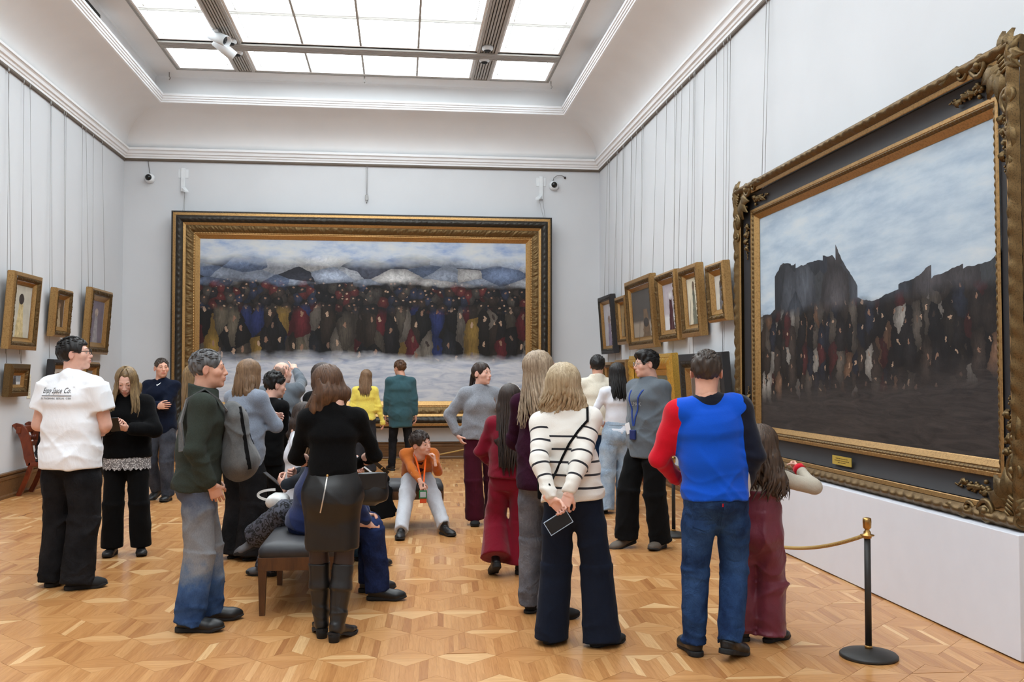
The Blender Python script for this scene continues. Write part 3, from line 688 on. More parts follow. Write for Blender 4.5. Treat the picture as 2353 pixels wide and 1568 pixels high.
for px, py, lab in ((531, 98, 'round white ceiling detector near the spotlights'), (545, 124, 'round white ceiling detector on the band beyond the spotlights'), (1120, 114, 'round white ceiling detector where two slatted bands cross'), (1113, 141, 'round white ceiling detector beyond the crossing of bands')):
    c = on_z(px, py, ZCEIL-0.06); t = thing('ceiling_detector', lab, 'detector', c)
    MB().lathe([(0.0, -0.03), (0.045, -0.03), (0.055, -0.015), (0.085, 0.0), (0.09, 0.03), (0.09, 0.05)], 24).build('housing', M_LIGHTMETAL, t)
    MB().lathe([(0.049, -0.029), (0.0545, -0.017), (0.056, -0.018), (0.050, -0.031)], 24).build('sensor_ring', M_DARK, t)
for px, py, lab in ((389, 170, 'small ceiling hook at the skylight corner nearest the spotlights'), (837, 178, 'small ceiling hook beyond the middle of the skylight edge'), (1266, 191, 'small ceiling hook at the skylight corner nearest the single vent')):
    c = on_z(px, py, ZCEIL-0.03)
    o = tag(MB().tube([(0, 0, 0.03), (0, 0, -0.04), (0.02, 0, -0.07), (0.0, 0, -0.10)], 0.009, 6).build('ceiling_hook', M_STEEL, None, c), lab, 'hook')
def vent(side, y, w, label):
    x = XL+0.70 if side < 0 else XR-0.70
    t = thing('air_vent', label, 'vent', (x, y, 6.46))
    MB().box(-0.004, 0.012, -w/2, w/2, 0.0, 0.2).build('vent_back', M_DARK, t)
    b = MB(); s = -1 if side > 0 else 1
    for k in range(9): b.box(min(0, s*0.018), max(0, s*0.018), -w/2, w/2, 0.008+k*0.0215, 0.014+k*0.0215)
    b.build('louvres', plain('dark louvre', (70, 68, 66), 0.6), t)
    MB().box(-0.02, 0.02, -w/2-0.02, -w/2, 0, 0.2).box(-0.02, 0.02, w/2, w/2+0.02, 0, 0.2).build('vent_frame', M_TRIM, t)
vent(-1, 13.55, 0.75, 'dark air vent above the moulding, far one of the pair near the spotlights')
vent(-1, 12.55, 0.75, 'dark air vent above the moulding, near one of the pair near the spotlights')
vent(1, 14.6, 0.6, 'single dark air vent above the moulding on the portrait wall side')
# paper labels
for (wl_, y0, y1, z0, z1, lab) in (('right', 10.21, 10.33, 1.45, 1.63, 'upper cream paper caption beside the large ornate frame'), ('right', 10.21, 10.33, 1.25, 1.44, 'lower cream paper caption beside the large ornate frame'), ('left', 13.42, 13.54, 1.24, 1.56, 'cream paper caption beside the snowy tree landscape')):
    x = XL+0.002 if wl_ == 'left' else XR-0.006
    t = tag(MB().box(x, x+0.004, y0, y1, z0, z1).build('wall_caption', M_PAPER), lab, 'caption')
    b = MB(); xx = x+0.0042 if wl_ == 'left' else x-0.0008
    z = z1-0.03
    while z > z0+0.03: b.box(xx, xx+0.0006, y0+0.012, y1-rng.uniform(0.012, 0.05), z, z+0.005); z -= 0.014
    b.build('caption_text', plain('caption ink', (120, 112, 96), 0.8), t)

# ------------------------------------------------------------------ stanchions and ropes
def m_rope(t):
    v = t.coord('Object'); w = t.n.new('ShaderNodeTexWave'); w.inputs['Scale'].default_value = 60; w.inputs['Distortion'].default_value = 0.5; w.bands_direction = 'DIAGONAL'
    t.link(v, w.inputs['Vector']); t.set(color=t.ramp(w.outputs['Fac'], [(0.2, lin((150, 112, 52))), (0.7, lin((214, 178, 104)))]), rough=0.6); t.bump(w.outputs['Fac'], 0.6, 0.004)
M_ROPE = mat('gold rope', m_rope)
def stanchion(x, y, lab):
    t = thing('rope_stanchion', lab, 'stanchion', (x, y, 0))
    MB().lathe([(0.150, 0), (0.156, 0.004), (0.156, 0.014), (0.148, 0.022), (0.09, 0.035), (0.03, 0.048), (0.0, 0.05)], 40).build('base', M_IRON, t)
    MB().lathe([(0.021, 0.046), (0.021, 0.062), (0.019, 0.064)], 20).build('base_ring', M_BRASS, t)
    MB().lathe([(0.018, 0.06), (0.0175, 0.66)], 20).build('pole', M_IRON, t)
    MB().lathe([(0.018, 0.652), (0.024, 0.655), (0.024, 0.664), (0.038, 0.668), (0.038, 0.673), (0.02, 0.677), (0.019, 0.69), (0.013, 0.697), (0.013, 0.703), (0.022, 0.712), (0.0235, 0.745), (0.0225, 0.763), (0.012, 0.768), (0, 0.768)], 24).build('finial', M_BRASS, t)
S1, S2 = (2.58, 5.07), (2.63, 9.04)
stanchion(*S1, 'black rope stanchion with brass finial standing in front of the white plinth')
stanchion(*S2, 'black rope stanchion behind the man in blue and red, only foot showing')
stanchion(2.3, 16.35, 'rope stanchion before the huge painting, hidden behind the woman in plum')
stanchion(-3.0, 16.35, 'rope stanchion before the huge painting, hidden behind the woman in grey-blue')
def rope(a, b, sag, lab):
    P = [tuple(Vector(a).lerp(Vector(b), i/40)-Vector((0, 0, sag*(1-(2*i/40-1)**2)))) for i in range(41)]
    tag(MB().tube(P, 0.0115, 8).build('barrier_rope', M_ROPE), lab, 'rope')
rope((S1[0], S1[1]+0.03, 0.664), (S2[0], S2[1]-0.03, 0.664), 0.33, 'gold twisted rope sagging between stanchions before the white plinth')
rope((-2.97, 16.35, 0.664), (2.27, 16.35, 0.664), 0.55, 'gold rope hanging low in front of the huge painting')

# ------------------------------------------------------------------ benches
M_BENCHWOOD = m_wood('dark stained bench wood', (62, 36, 18), (108, 68, 36), 0.4, 1.0, (6, 6, 1))
def m_leather(name, rgb, rough=0.42):
    def b(t):
        c = lin(rgb); v = t.coord(); n = t.noise(v, 14, 4)
        vo = t.n.new('ShaderNodeTexVoronoi'); vo.inputs['Scale'].default_value = 260; t.link(v, vo.inputs['Vector'])
        t.set(color=t.ramp(n, [(0.3, scale_c(c, 0.85)), (0.7, scale_c(c, 1.2))]), rough=rough); t.bump(vo.outputs['Distance'], 0.2, 0.001)
    return mat(name, b)
M_SEAT = m_leather('charcoal bench leather', (50, 50, 54), 0.5)
def bench(x0, x1, y0, y1, lab, nl):
    cx, cy = (x0+x1)/2, (y0+y1)/2; t = thing('bench', lab, 'bench', (cx, cy, 0)); w, d = (x1-x0)/2, (y1-y0)/2
    b = MB(); n = 24; vs = []; fs = []
    for (q, z) in ((0.0, 0.375), (0.0, 0.42), (0.012, 0.445), (0.035, 0.46), (0.09, 0.472)):
        r = 0.03
        pts = []
        for (sx, sy, a0) in ((1, 1, 0), (-1, 1, PI/2), (-1, -1, PI), (1, -1, 3*PI/2)):
            for k in range(5):
                a = a0+k/4*PI/2; pts.append((sx*(w-q-r)+r*math.cos(a), sy*(d-q-r)+r*math.sin(a), z))
        vs += pts
    m = 20
    for i in range(4):
        for k in range(m): fs.append((i*m+k, i*m+(k+1) % m, (i+1)*m+(k+1) % m, (i+1)*m+k))
    fs.append(tuple(4*m+k for k in range(m))); fs.append(tuple(range(m-1, -1, -1)))
    b.add(vs, fs, True).build('seat_cushion', M_SEAT, t)
    for sy in (-1, 1): MB().box(-w, w, min(sy*d, sy*(d-0.03)), max(sy*d, sy*(d-0.03)), 0.29, 0.376, 0.003).build('apron_rail', M_BENCHWOOD, t)
    for sx in (-1, 1): MB().box(min(sx*w, sx*(w-0.03)), max(sx*w, sx*(w-0.03)), -d+0.03, d-0.03, 0.29, 0.376, 0.003).build('apron_rail', M_BENCHWOOD, t)
    along = w > d
    for q in np.linspace(-1, 1, nl):
        for s in (-1, 1):
            X, Y = (q*(w-0.028), s*(d-0.028)) if along else (s*(w-0.028), q*(d-0.028))
            l = MB(); a, c = 0.026, 0.017
            l.add([(X-c, Y-c, 0), (X+c, Y-c, 0), (X+c, Y+c, 0), (X-c, Y+c, 0), (X-a, Y-a, 0.30), (X+a, Y-a, 0.30), (X+a, Y+a, 0.30), (X-a, Y+a, 0.30)], [(3, 2, 1, 0), (0, 1, 5, 4), (1, 2, 6, 5), (2, 3, 7, 6), (3, 0, 4, 7), (4, 5, 6, 7)])
            l.build('leg', M_BENCHWOOD, t)
    return t
bench(-0.915, -0.355, 6.36, 8.22, 'dark wood bench with charcoal leather seat beside the woman in the leather skirt', 3)
bench(-1.40, 0.44, 9.78, 10.26, 'dark wood leather-topped bench under the boy in the orange jacket', 3)

# ------------------------------------------------------------------ chairs by the walls
M_MAHOG = m_wood('mahogany', (74, 28, 14), (128, 58, 30), 0.3, 1.0, (4, 4, 1.5))
def plate_curve(b, pts, wdt, th):
    """curved plank: centre line pts (y,z) at lateral width wdt (x)"""
    n = len(pts); vs = []
    for i, (y, z) in enumerate(pts):
        a = pts[max(0, i-1)]; c = pts[min(n-1, i+1)]; d = Vector((c[0]-a[0], c[1]-a[1])); d.normalize(); nx = Vector((-d.y, d.x))*th/2
        for s in (-1, 1):
            for q in (-1, 1): vs.append((s*wdt/2, y+q*nx.x, z+q*nx.y))
    fs = []
    for i in range(n-1):
        o = i*4; p = o+4
        fs += [(o, o+1, p+1, p), (o+1, o+3, p+3, p+1), (o+3, o+2, p+2, p+3), (o+2, o, p, p+2)]
    fs += [(0, 2, 3, 1), ((n-1)*4, (n-1)*4+1, (n-1)*4+3, (n-1)*4+2)]
    return b.add(vs, fs)
def chair(x, y, rz, lab):
    """local: faces +y, back at -y"""
    t = thing('side_chair', lab, 'chair', (x, y, 0), rz)
    back = [(-0.20, 0.40), (-0.235, 0.50), (-0.255, 0.62), (-0.285, 0.74), (-0.325, 0.83), (-0.36, 0.87), (-0.39, 0.88), (-0.41, 0.865)]
    for s in (-1, 1):
        b = plate_curve(MB(), back, 0.045, 0.115); b.build('back_stile', M_MAHOG, t, (s*0.21, 0, 0))
        b = plate_curve(MB(), [(-0.36, 0.0), (-0.31, 0.1), (-0.26, 0.22), (-0.22, 0.34), (-0.20, 0.42)], 0.045, 0.06); b.build('leg', M_MAHOG, t, (s*0.21, 0, 0))
        b = plate_curve(MB(), [(0.30, 0.0), (0.25, 0.1), (0.215, 0.22), (0.205, 0.34), (0.20, 0.42)], 0.045, 0.06); b.build('leg', M_MAHOG, t, (s*0.21, 0, 0))
    MB().box(-0.25, 0.25, -0.03, 0.03, -0.045, 0.045, 0.012).build('top_rail', M_MAHOG, t, (0, -0.36, 0.845))
    MB().box(-0.19, 0.19, -0.012, 0.012, -0.03, 0.03, 0.006).build('cross_rail', M_MAHOG, t, (0, -0.265, 0.66))
    b = MB()
    for k in range(-2, 3): b.ball((k*0.07, 0, 0), 0.036, 8, 6, (1, 0.5, 1))
    b.build('carved_splat', m_wood('carved mahogany', (60, 20, 12), (100, 40, 24), 0.3), t, (0, -0.29, 0.735))
    MB().box(-0.235, 0.235, -0.22, 0.24, 0.375, 0.43, 0.01).build('seat_frame', M_MAHOG, t)
    MB().box(-0.215, 0.215, -0.20, 0.225, 0.425, 0.465, 0.018).build('seat_cushion', m_leather('black chair leather', (34, 32, 32)), t)
    return t
chair(-4.52, 13.18, -PI/2, 'mahogany side chair with rolled back by the wall, black bag on its seat')
chair(-4.50, 15.35, -PI/2, 'mahogany side chair by the wall between man in white t-shirt and phone reader')
chair(3.06, 13.25, PI/2, 'mahogany side chair by the wall behind the woman in light jeans')
# ------------------------------------------------------------------ implicit-surface modelling for people and soft things
f32 = np.float32
def A3(p): return np.asarray(p, dtype=np.float64)
def unit(v):
    v = A3(v); n = np.linalg.norm(v); return v/n if n > 1e-9 else v
def rx(a): c, s = math.cos(a), math.sin(a); return np.array([[1, 0, 0], [0, c, -s], [0, s, c]])
def ry(a): c, s = math.cos(a), math.sin(a); return np.array([[c, 0, s], [0, 1, 0], [-s, 0, c]])
def rz(a): c, s = math.cos(a), math.sin(a); return np.array([[c, -s, 0], [s, c, 0], [0, 0, 1]])
rad = math.radians
def smin(a, b, k):
    if k <= 0: return np.minimum(a, b)
    h = np.maximum(k-np.abs(a-b), 0)/k
    return np.minimum(a, b)-h*h*k*0.25
class Seg:
    def __init__(s, a, b, ra, rb, u=None, k=0.02, cap=1.0, tag=0):
        s.a, s.b = A3(a), A3(b); s.ra = ra if isinstance(ra, (tuple, list)) else (ra, ra); s.rb = rb if isinstance(rb, (tuple, list)) else (rb, rb)
        s.L = max(1e-6, np.linalg.norm(s.b-s.a)); s.w = (s.b-s.a)/s.L
        u = A3((1, 0, 0)) if u is None else A3(u); u = u-s.w*np.dot(u, s.w)
        if np.linalg.norm(u) < 1e-3: u = np.cross(s.w, (0, 1, 0))
        s.u = unit(u); s.v = np.cross(s.w, s.u); s.k = k; s.cap = cap; s.tag = tag
    def box(s): r = max(s.ra+s.rb); return np.minimum(s.a, s.b)-r, np.maximum(s.a, s.b)+r
    def dist(s, X, Y, Z):
        x, y, z = X-f32(s.a[0]), Y-f32(s.a[1]), Z-f32(s.a[2])
        t = (x*f32(s.w[0])+y*f32(s.w[1])+z*f32(s.w[2])); tc = np.clip(t, 0, s.L); qw = t-tc; tt = tc/f32(s.L)
        qu = x*f32(s.u[0])+y*f32(s.u[1])+z*f32(s.u[2]); qv = x*f32(s.v[0])+y*f32(s.v[1])+z*f32(s.v[2])
        ru = s.ra[0]+(s.rb[0]-s.ra[0])*tt; rv = s.ra[1]+(s.rb[1]-s.ra[1])*tt; m = np.minimum(ru, rv)
        return (np.sqrt((qu/ru)**2+(qv/rv)**2+(qw/(m*s.cap))**2)-1)*m
class Ell:
    def __init__(s, c, r, R=None, k=0.02, tag=0, sub=False):
        s.c = A3(c); s.r = A3(r if hasattr(r, '__len__') else (r, r, r)); s.R = np.eye(3) if R is None else A3(R); s.k = k; s.tag = tag; s.sub = sub; s.cap = 1
    def box(s): m = s.r.max(); return s.c-m, s.c+m
    def dist(s, X, Y, Z):
        x, y, z = X-f32(s.c[0]), Y-f32(s.c[1]), Z-f32(s.c[2]); R = s.R; q = 0
        for i in range(3): q = q+((x*f32(R[0, i])+y*f32(R[1, i])+z*f32(R[2, i]))/f32(s.r[i]))**2
        return (np.sqrt(q)-1)*f32(s.r.min())
class Group:
    def __init__(s, k=0.02): s.p = []; s.cuts = []; s.k = k
    def seg(s, *a, **kw): s.p.append(Seg(*a, **kw)); return s
    def ell(s, *a, **kw): s.p.append(Ell(*a, **kw)); return s
    def cut(s, pt, n, k=0.0): s.cuts.append((A3(pt), unit(n), k)); return s
class Solid:
    def __init__(s): s.g = []; s.fold = None; s.post = []
    def group(s, k=0.02): g = Group(k); s.g.append(g); return g
    def prims(s): return [p for g in s.g for p in g.p]
    def field(s, h, pad=0.03):
        lo = np.min([p.box()[0] for p in s.prims() if not getattr(p, 'sub', False)], 0)-pad; hi = np.max([p.box()[1] for p in s.prims() if not getattr(p, 'sub', False)], 0)+pad
        n = np.ceil((hi-lo)/h).astype(int)+1
        ax = [(lo[i]+h*np.arange(n[i])).astype(f32) for i in range(3)]
        F = np.full(n, 9.0, f32)
        for g in s.g:
            Gf = np.full(n, 9.0, f32)
            for p in g.p:
                b0, b1 = p.box(); m = p.k+2.5*h+0.015
                i0 = np.clip(((b0-m-lo)/h).astype(int), 0, n-1); i1 = np.clip(((b1+m-lo)/h).astype(int)+2, 1, n)
                if np.any(i1 <= i0): continue
                sl = tuple(slice(i0[i], i1[i]) for i in range(3))
                d = p.dist(ax[0][sl[0]][:, None, None], ax[1][sl[1]][None, :, None], ax[2][sl[2]][None, None, :]).astype(f32)
                if getattr(p, 'sub', False): Gf[sl] = -smin(-Gf[sl], d, p.k)
                else: Gf[sl] = smin(Gf[sl], d, p.k)
            for pt, nn, k in g.cuts:
                d = ((ax[0]-f32(pt[0]))*f32(nn[0]))[:, None, None]+((ax[1]-f32(pt[1]))*f32(nn[1]))[None, :, None]+((ax[2]-f32(pt[2]))*f32(nn[2]))[None, None, :]
                Gf = -smin(-Gf, -d.astype(f32), k)
            F = smin(F, Gf, g.k)
        if s.fold is not None:
            I = np.nonzero(np.abs(F) < 0.035)
            P = (ax[0][I[0]], ax[1][I[1]], ax[2][I[2]])
            F[I] += s.fold(*P).astype(f32)
        return F, lo, ax
    def mesh(s, h): F, lo, ax = s.field(h); return nets(F, lo, h)
    def tags(s, V):
        """index of nearest primitive and distance along it"""
        X, Y, Z = [V[:, i].astype(f32) for i in range(3)]
        P = [p for p in s.prims() if not getattr(p, 'sub', False)]
        D = np.stack([p.dist(X, Y, Z) for p in P]); return np.argmin(D, 0), P
def nets(F, lo, h):
    S = F < 0; n = np.array(F.shape)
    c = np.zeros(n-1, np.uint8)
    for i in (0, 1):
        for j in (0, 1):
            for k in (0, 1): c += S[i:n[0]-1+i, j:n[1]-1+j, k:n[2]-1+k]
    act = (c > 0) & (c < 8); I, J, K = np.nonzero(act)
    idx = np.full(n-1, -1, np.int32); idx[I, J, K] = np.arange(len(I))
    acc = np.zeros((len(I), 3)); cnt = np.zeros(len(I)); cor = [(i, j, k) for i in (0, 1) for j in (0, 1) for k in (0, 1)]
    val = {q: F[I+q[0], J+q[1], K+q[2]] for q in cor}
    for a in cor:
        for ax in range(3):
            if a[ax] == 0:
                b = list(a); b[ax] = 1; b = tuple(b); fa, fb = val[a], val[b]; m = (fa < 0) != (fb < 0)
                t = np.where(m, fa/np.where(m, fa-fb, 1), 0)
                p = np.tile(np.array(a, float), (len(I), 1)); p[:, ax] = t
                acc[m] += p[m]; cnt[m] += 1
    V = np.stack([I, J, K], 1)+acc/np.maximum(cnt, 1)[:, None]; V = lo+h*V
    Q = []
    for ax in range(3):
        o1, o2 = [(1, 2), (2, 0), (0, 1)][ax]
        sl0 = [slice(None)]*3; sl1 = [slice(None)]*3; sl0[ax] = slice(0, n[ax]-1); sl1[ax] = slice(1, n[ax])
        for o in (o1, o2): sl0[o] = slice(1, n[o]-1); sl1[o] = slice(1, n[o]-1)
        a, b = S[tuple(sl0)], S[tuple(sl1)]; E = np.nonzero(a != b); base = [E[0].copy(), E[1].copy(), E[2].copy()]
        for o in (o1, o2): base[o] = base[o]+1
        def cell(d1, d2):
            q = [base[0].copy(), base[1].copy(), base[2].copy()]; q[o1] -= d1; q[o2] -= d2; return idx[q[0], q[1], q[2]]
        quad = np.stack([cell(1, 1), cell(0, 1), cell(0, 0), cell(1, 0)], 1); fl = ~a[E]
        quad[fl] = quad[fl][:, ::-1]; Q.append(quad)
    Q = np.concatenate(Q); Q = Q[(Q >= 0).all(1)]
    return V, Q
def ridge(s_): r = 1-np.abs(s_); return 0.42-1.6*r*r*r
def drape(seed, amp, kx=26, kz=9, n=4):
    """soft cloth ridges running in a few random directions"""
    r = np.random.RandomState(seed); W = []
    for i in range(n):
        a = r.uniform(0, 2*PI); f = r.uniform(0.6, 1.4)
        W.append((f*kx*math.cos(a), f*kx*math.sin(a), kz*r.uniform(-1.6, 1.6), r.uniform(0, 6.28), r.uniform(8, 16), r.uniform(0, 6.28), amp*r.uniform(0.6, 1.2), r.uniform(3, 7), r.uniform(0, 6)))
    def f(X, Y, Z):
        d = 0
        for (a, b, c, ph, q, p2, am, mq, mp) in W:
            m = 0.55+0.45*np.sin(mq*Z*1.7+mq*X+mp)
            d = d+am*m*ridge(np.sin(0.5*(a*X+b*Y+c*Z+ph+1.5*np.sin(q*Z+p2+6*X))))
        return d
    return f
def wisps(seed, amp, kx, kz, n=4):
    r = np.random.RandomState(seed); W = [(kx*r.uniform(-1.4, 1.4), kx*r.uniform(-1.4, 1.4), kz*r.uniform(-1.5, 1.5), r.uniform(0, 6.28)) for _ in range(n)]
    return lambda X, Y, Z: sum(amp*np.sin(a*X+b*Y+c*Z+p) for a, b, c, p in W)
def creases(seed, amp, freq=45, lo=-9, hi=9):
    """bunching between heights lo and hi"""
    r = np.random.RandomState(seed); ph = r.uniform(0, 6, 4)
    def f(X, Y, Z):
        w = np.clip((hi-Z)/0.08, 0, 1)*np.clip((Z-lo)/0.05, 0, 1)
        return amp*w*(ridge(np.sin(0.5*(freq*Z+ph[0]+2.4*np.sin(13*X+9*Y+ph[1]))))+0.6*ridge(np.sin(0.5*(freq*1.7*Z+ph[2]+2.4*np.sin(17*Y-8*X+ph[3])))))
    return f
def addf(*fs):
    return lambda X, Y, Z: sum(f(X, Y, Z) for f in fs)

# ------------------------------------------------------------------ cloth, skin and hair materials
def wrinkle(t, h, s1, d1, amt=0.35, sc=(16, 16, 9)):
    n = t.noise(t.coord('Object', sc), 1.0, 3, 0.55, 1.4)
    b1 = t.n.new('ShaderNodeBump'); b1.inputs['Strength'].default_value = amt; b1.inputs['Distance'].default_value = 0.02; t.link(n, b1.inputs['Height'])
    b2 = t.n.new('ShaderNodeBump'); b2.inputs['Strength'].default_value = s1; b2.inputs['Distance'].default_value = d1; t.link(h, b2.inputs['Height']); t.link(b1.outputs['Normal'], b2.inputs['Normal'])
    t.link(b2.outputs['Normal'], t.b.inputs['Normal'])
def cloth(name, rgb, rough=0.9, var=0.12, weave=340, bump=0.25, sheen=0.15, spec=0.15, wr=0.3, grain=0.35):
    def b(t):
        c = lin(rgb); v = t.coord(); n = t.noise(v, 9, 3); w = t.noise(v, weave, 2)
        base = t.ramp(n, [(0.3, scale_c(c, 1-var)), (0.7, scale_c(c, 1+var))])
        t.set(color=t.mix(grain, base, t.ramp(w, [(0.3, (0.55, 0.55, 0.55, 1)), (0.7, (1.15, 1.15, 1.15, 1))]), 'MULTIPLY'), rough=rough, sheen=sheen if max(rgb) > 80 else 0.03, spec=spec if max(rgb) > 80 else spec*0.5); wrinkle(t, w, bump, 0.002, wr, (9, 9, 6))
    return mat(name, b)
def knit(name, rgb, mel=0.25, scale=150):
    def b(t):
        c = lin(rgb); v = t.coord('Object', (1, 1, 0.5)); w = t.noise(v, scale, 3, 0.7); n = t.noise(v, 7, 3)
        base = t.ramp(w, [(0.3, scale_c(c, 1-mel)), (0.7, scale_c(c, 1+mel))])
        t.set(color=base, rough=0.95, sheen=0.3 if max(rgb) > 80 else 0.04, spec=0.1 if max(rgb) > 80 else 0.05); wrinkle(t, w, 0.4, 0.004, 0.25, (9, 9, 6))
    return mat(name, b)
def denim(name, rgb, fade, dark=None, zf=(0.3, 0.8), amt=0.5):
    """blue twill with washed patches"""
    def b(t):
        v = t.coord(); n = t.noise(v, 5, 4, 0.6); w = t.noise(t.coord('Object', (260, 260, 90)), 1, 2)
        base = t.ramp(n, [(0.35, lin(rgb)), (0.68, lin(fade))])
        t.set(color=t.mix(0.35, base, t.ramp(w, [(0.3, (0.5, 0.5, 0.55, 1)), (0.7, (1.2, 1.2, 1.2, 1))]), 'MULTIPLY'), rough=0.9, spec=0.15); wrinkle(t, w, 0.25, 0.002, 0.5, (18, 18, 14))
    return mat(name, b)
def m_skin(name, rgb):
    def b(t):
        a = t.n.new('ShaderNodeAttribute'); a.attribute_name = 'blush'; v = t.coord()
        c = lin(rgb); n = t.noise(v, 22, 3)
        base = t.ramp(n, [(0.3, scale_c(c, 0.93)), (0.7, scale_c(c, 1.05))])
        red = (min(1, c[0]*0.78), c[1]*0.42, c[2]*0.42, 1)
        t.set(color=t.mix(a.outputs['Fac'], base, red), rough=0.5, spec=0.35)
        t.b.inputs['Subsurface Weight'].default_value = 0.12; t.b.inputs['Subsurface Radius'].default_value = (0.02, 0.008, 0.005)
        t.b.inputs['Subsurface Scale'].default_value = 0.3
    return mat(name, b)
SKIN = [m_skin('fair skin', (226, 178, 158)), m_skin('light skin', (214, 162, 138)), m_skin('warm skin', (204, 150, 124))]
def m_hair(name, rgb, hi=None, rough=0.45, sc=(110, 110, 7)):
    def b(t):
        c = lin(rgb); h = lin(hi) if hi else scale_c(c, 1.9); v = t.coord('Object', sc); n = t.noise(v, 1.0, 4, 0.6, 0.3)
        n2 = t.noise(t.coord('Object', (14, 14, 3)), 1.0, 2)
        col = t.mix(n2, t.ramp(n, [(0.3, scale_c(c, 0.55)), (0.7, c)]), t.ramp(n, [(0.3, c), (0.72, h)]))
        t.set(color=col, rough=rough, spec=0.35); t.bump(n, 0.5, 0.004)
    return mat(name, b)
M_EYE = mat('eye', lambda t: (lambda a: t.set(color=t.ramp(a.outputs['Fac'], [(0.0, (0.72, 0.70, 0.68, 1)), (0.35, lin((70, 50, 36))), (0.75, (0.01, 0.01, 0.01, 1))], 'CONSTANT'), rough=0.12))(
    (lambda n: (setattr(n, 'attribute_name', 'iris'), n)[1])(t.n.new('ShaderNodeAttribute'))))

# ------------------------------------------------------------------ shared anatomy (cached meshes as arrays)
def head_solid(sex):
    m = sex == 'm'; s = Solid(); g = s.group(0.0)
    g.ell((0, -0.012, 0.030), (0.077, 0.097, 0.086), k=0.0)
    g.ell((0, 0.026, -0.030), (0.062, 0.064, 0.082), k=0.03)
    g.ell((0, 0.030, -0.074), (0.052 if m else 0.045, 0.050, 0.036), k=0.02)
    g.ell((0, 0.073, -0.097), (0.020 if m else 0.016, 0.018, 0.016), k=0.022)
    for q in (-1, 1):
        g.ell((q*0.044, 0.052, -0.022), (0.024, 0.026, 0.024), k=0.02)
        g.ell((q*0.031, 0.098, 0.006), (0.020, 0.020, 0.0115), k=0.012, sub=True)
        g.ell((q*0.031, 0.0755, 0.010), (0.0165, 0.0140, 0.0125), k=0.004)
        g.ell((q*0.0115, 0.098, -0.032), (0.0085, 0.010, 0.007), k=0.006)
    g.seg((-0.036, 0.080, 0.026), (0.036, 0.080, 0.026), 0.0115 if m else 0.009, 0.0115 if m else 0.009, k=0.012)
    g.seg((0, 0.086, 0.018), (0, 0.106, -0.026), 0.008, 0.0125, k=0.012)
    g.ell((0, 0.107, -0.028), (0.011, 0.010, 0.009), k=0.006)
    g.ell((0, 0.086, -0.058), (0.026, 0.016, 0.020), k=0.012)
    g.ell((0, 0.0985, -0.0545), (0.021, 0.0075, 0.0055), k=0.004)
    g.ell((0, 0.0965, -0.0665), (0.018, 0.0085, 0.0065), k=0.004)
    g.ell((0, 0.106, -0.0605), (0.022, 0.006, 0.0016), k=0.003, sub=True)
    for q in (-1, 1):
        R = rz(q*0.35) @ rx(-0.15)
        g.ell((q*0.0815, -0.012, -0.004), (0.0085, 0.020, 0.033), R=R, k=0.006)
        g.ell((q*0.0885, -0.008, -0.002), (0.005, 0.011, 0.020), R=R, k=0.004, sub=True)
    r = 0.060 if m else 0.048
    g.seg((0, -0.018, -0.055), (0, -0.036, -0.125), (r, r*1.02), (r*1.02, r*1.02), k=0.025)
    return s
CACHE = {}
def head_base(sex):
    if sex not in CACHE:
        s = head_solid(sex); F, lo, ax = s.field(0.0052); V, Q = nets(F, lo, 0.0052)
        x, y, z = V.T
        bl = np.exp(-((x/0.024)**2+((z+0.0605)/0.0115)**2)**2)*(y > 0.085)*0.85
        bl = np.maximum(bl, 0.22*np.exp(-(((np.abs(x)-0.045)/0.02)**2+((z+0.028)/0.02)**2))*(y > 0.04))
        bl = np.maximum(bl, 0.25*(np.abs(x) > 0.076)*(np.abs(z) < 0.05)); bl = np.maximum(bl, 0.25*np.exp(-((x/0.014)**2+((z+0.026)/0.014)**2))*(y > 0.095))
        def surf(px, pz):
            i = int(round((px-lo[0])/0.0052)); k = int(round((pz-lo[2])/0.0052)); col = F[i, :, k]; j = np.nonzero(col < 0)[0].max(); return lo[1]+0.0052*j
        CACHE[sex] = (V, Q, bl, surf)
    return CACHE[sex]
CURL = {'relaxed': ((18, 24, 14), (22, 28, 16), (26, 30, 18), (30, 32, 20), 0.25), 'fist': ((72, 88, 50), (76, 90, 52), (78, 90, 52), (80, 90, 52), 0.9),
        'hold': ((38, 42, 26), (42, 46, 28), (44, 48, 28), (46, 50, 30), 0.45), 'point': ((4, 6, 4), (66, 85, 45), (72, 88, 48), (76, 88, 50), 0.8), 'flat': ((6, 8, 6), (6, 8, 6), (8, 8, 6), (10, 10, 8), 0.0),
        'clasp': ((48, 52, 28), (52, 56, 30), (55, 58, 30), (58, 58, 30), 0.6)}
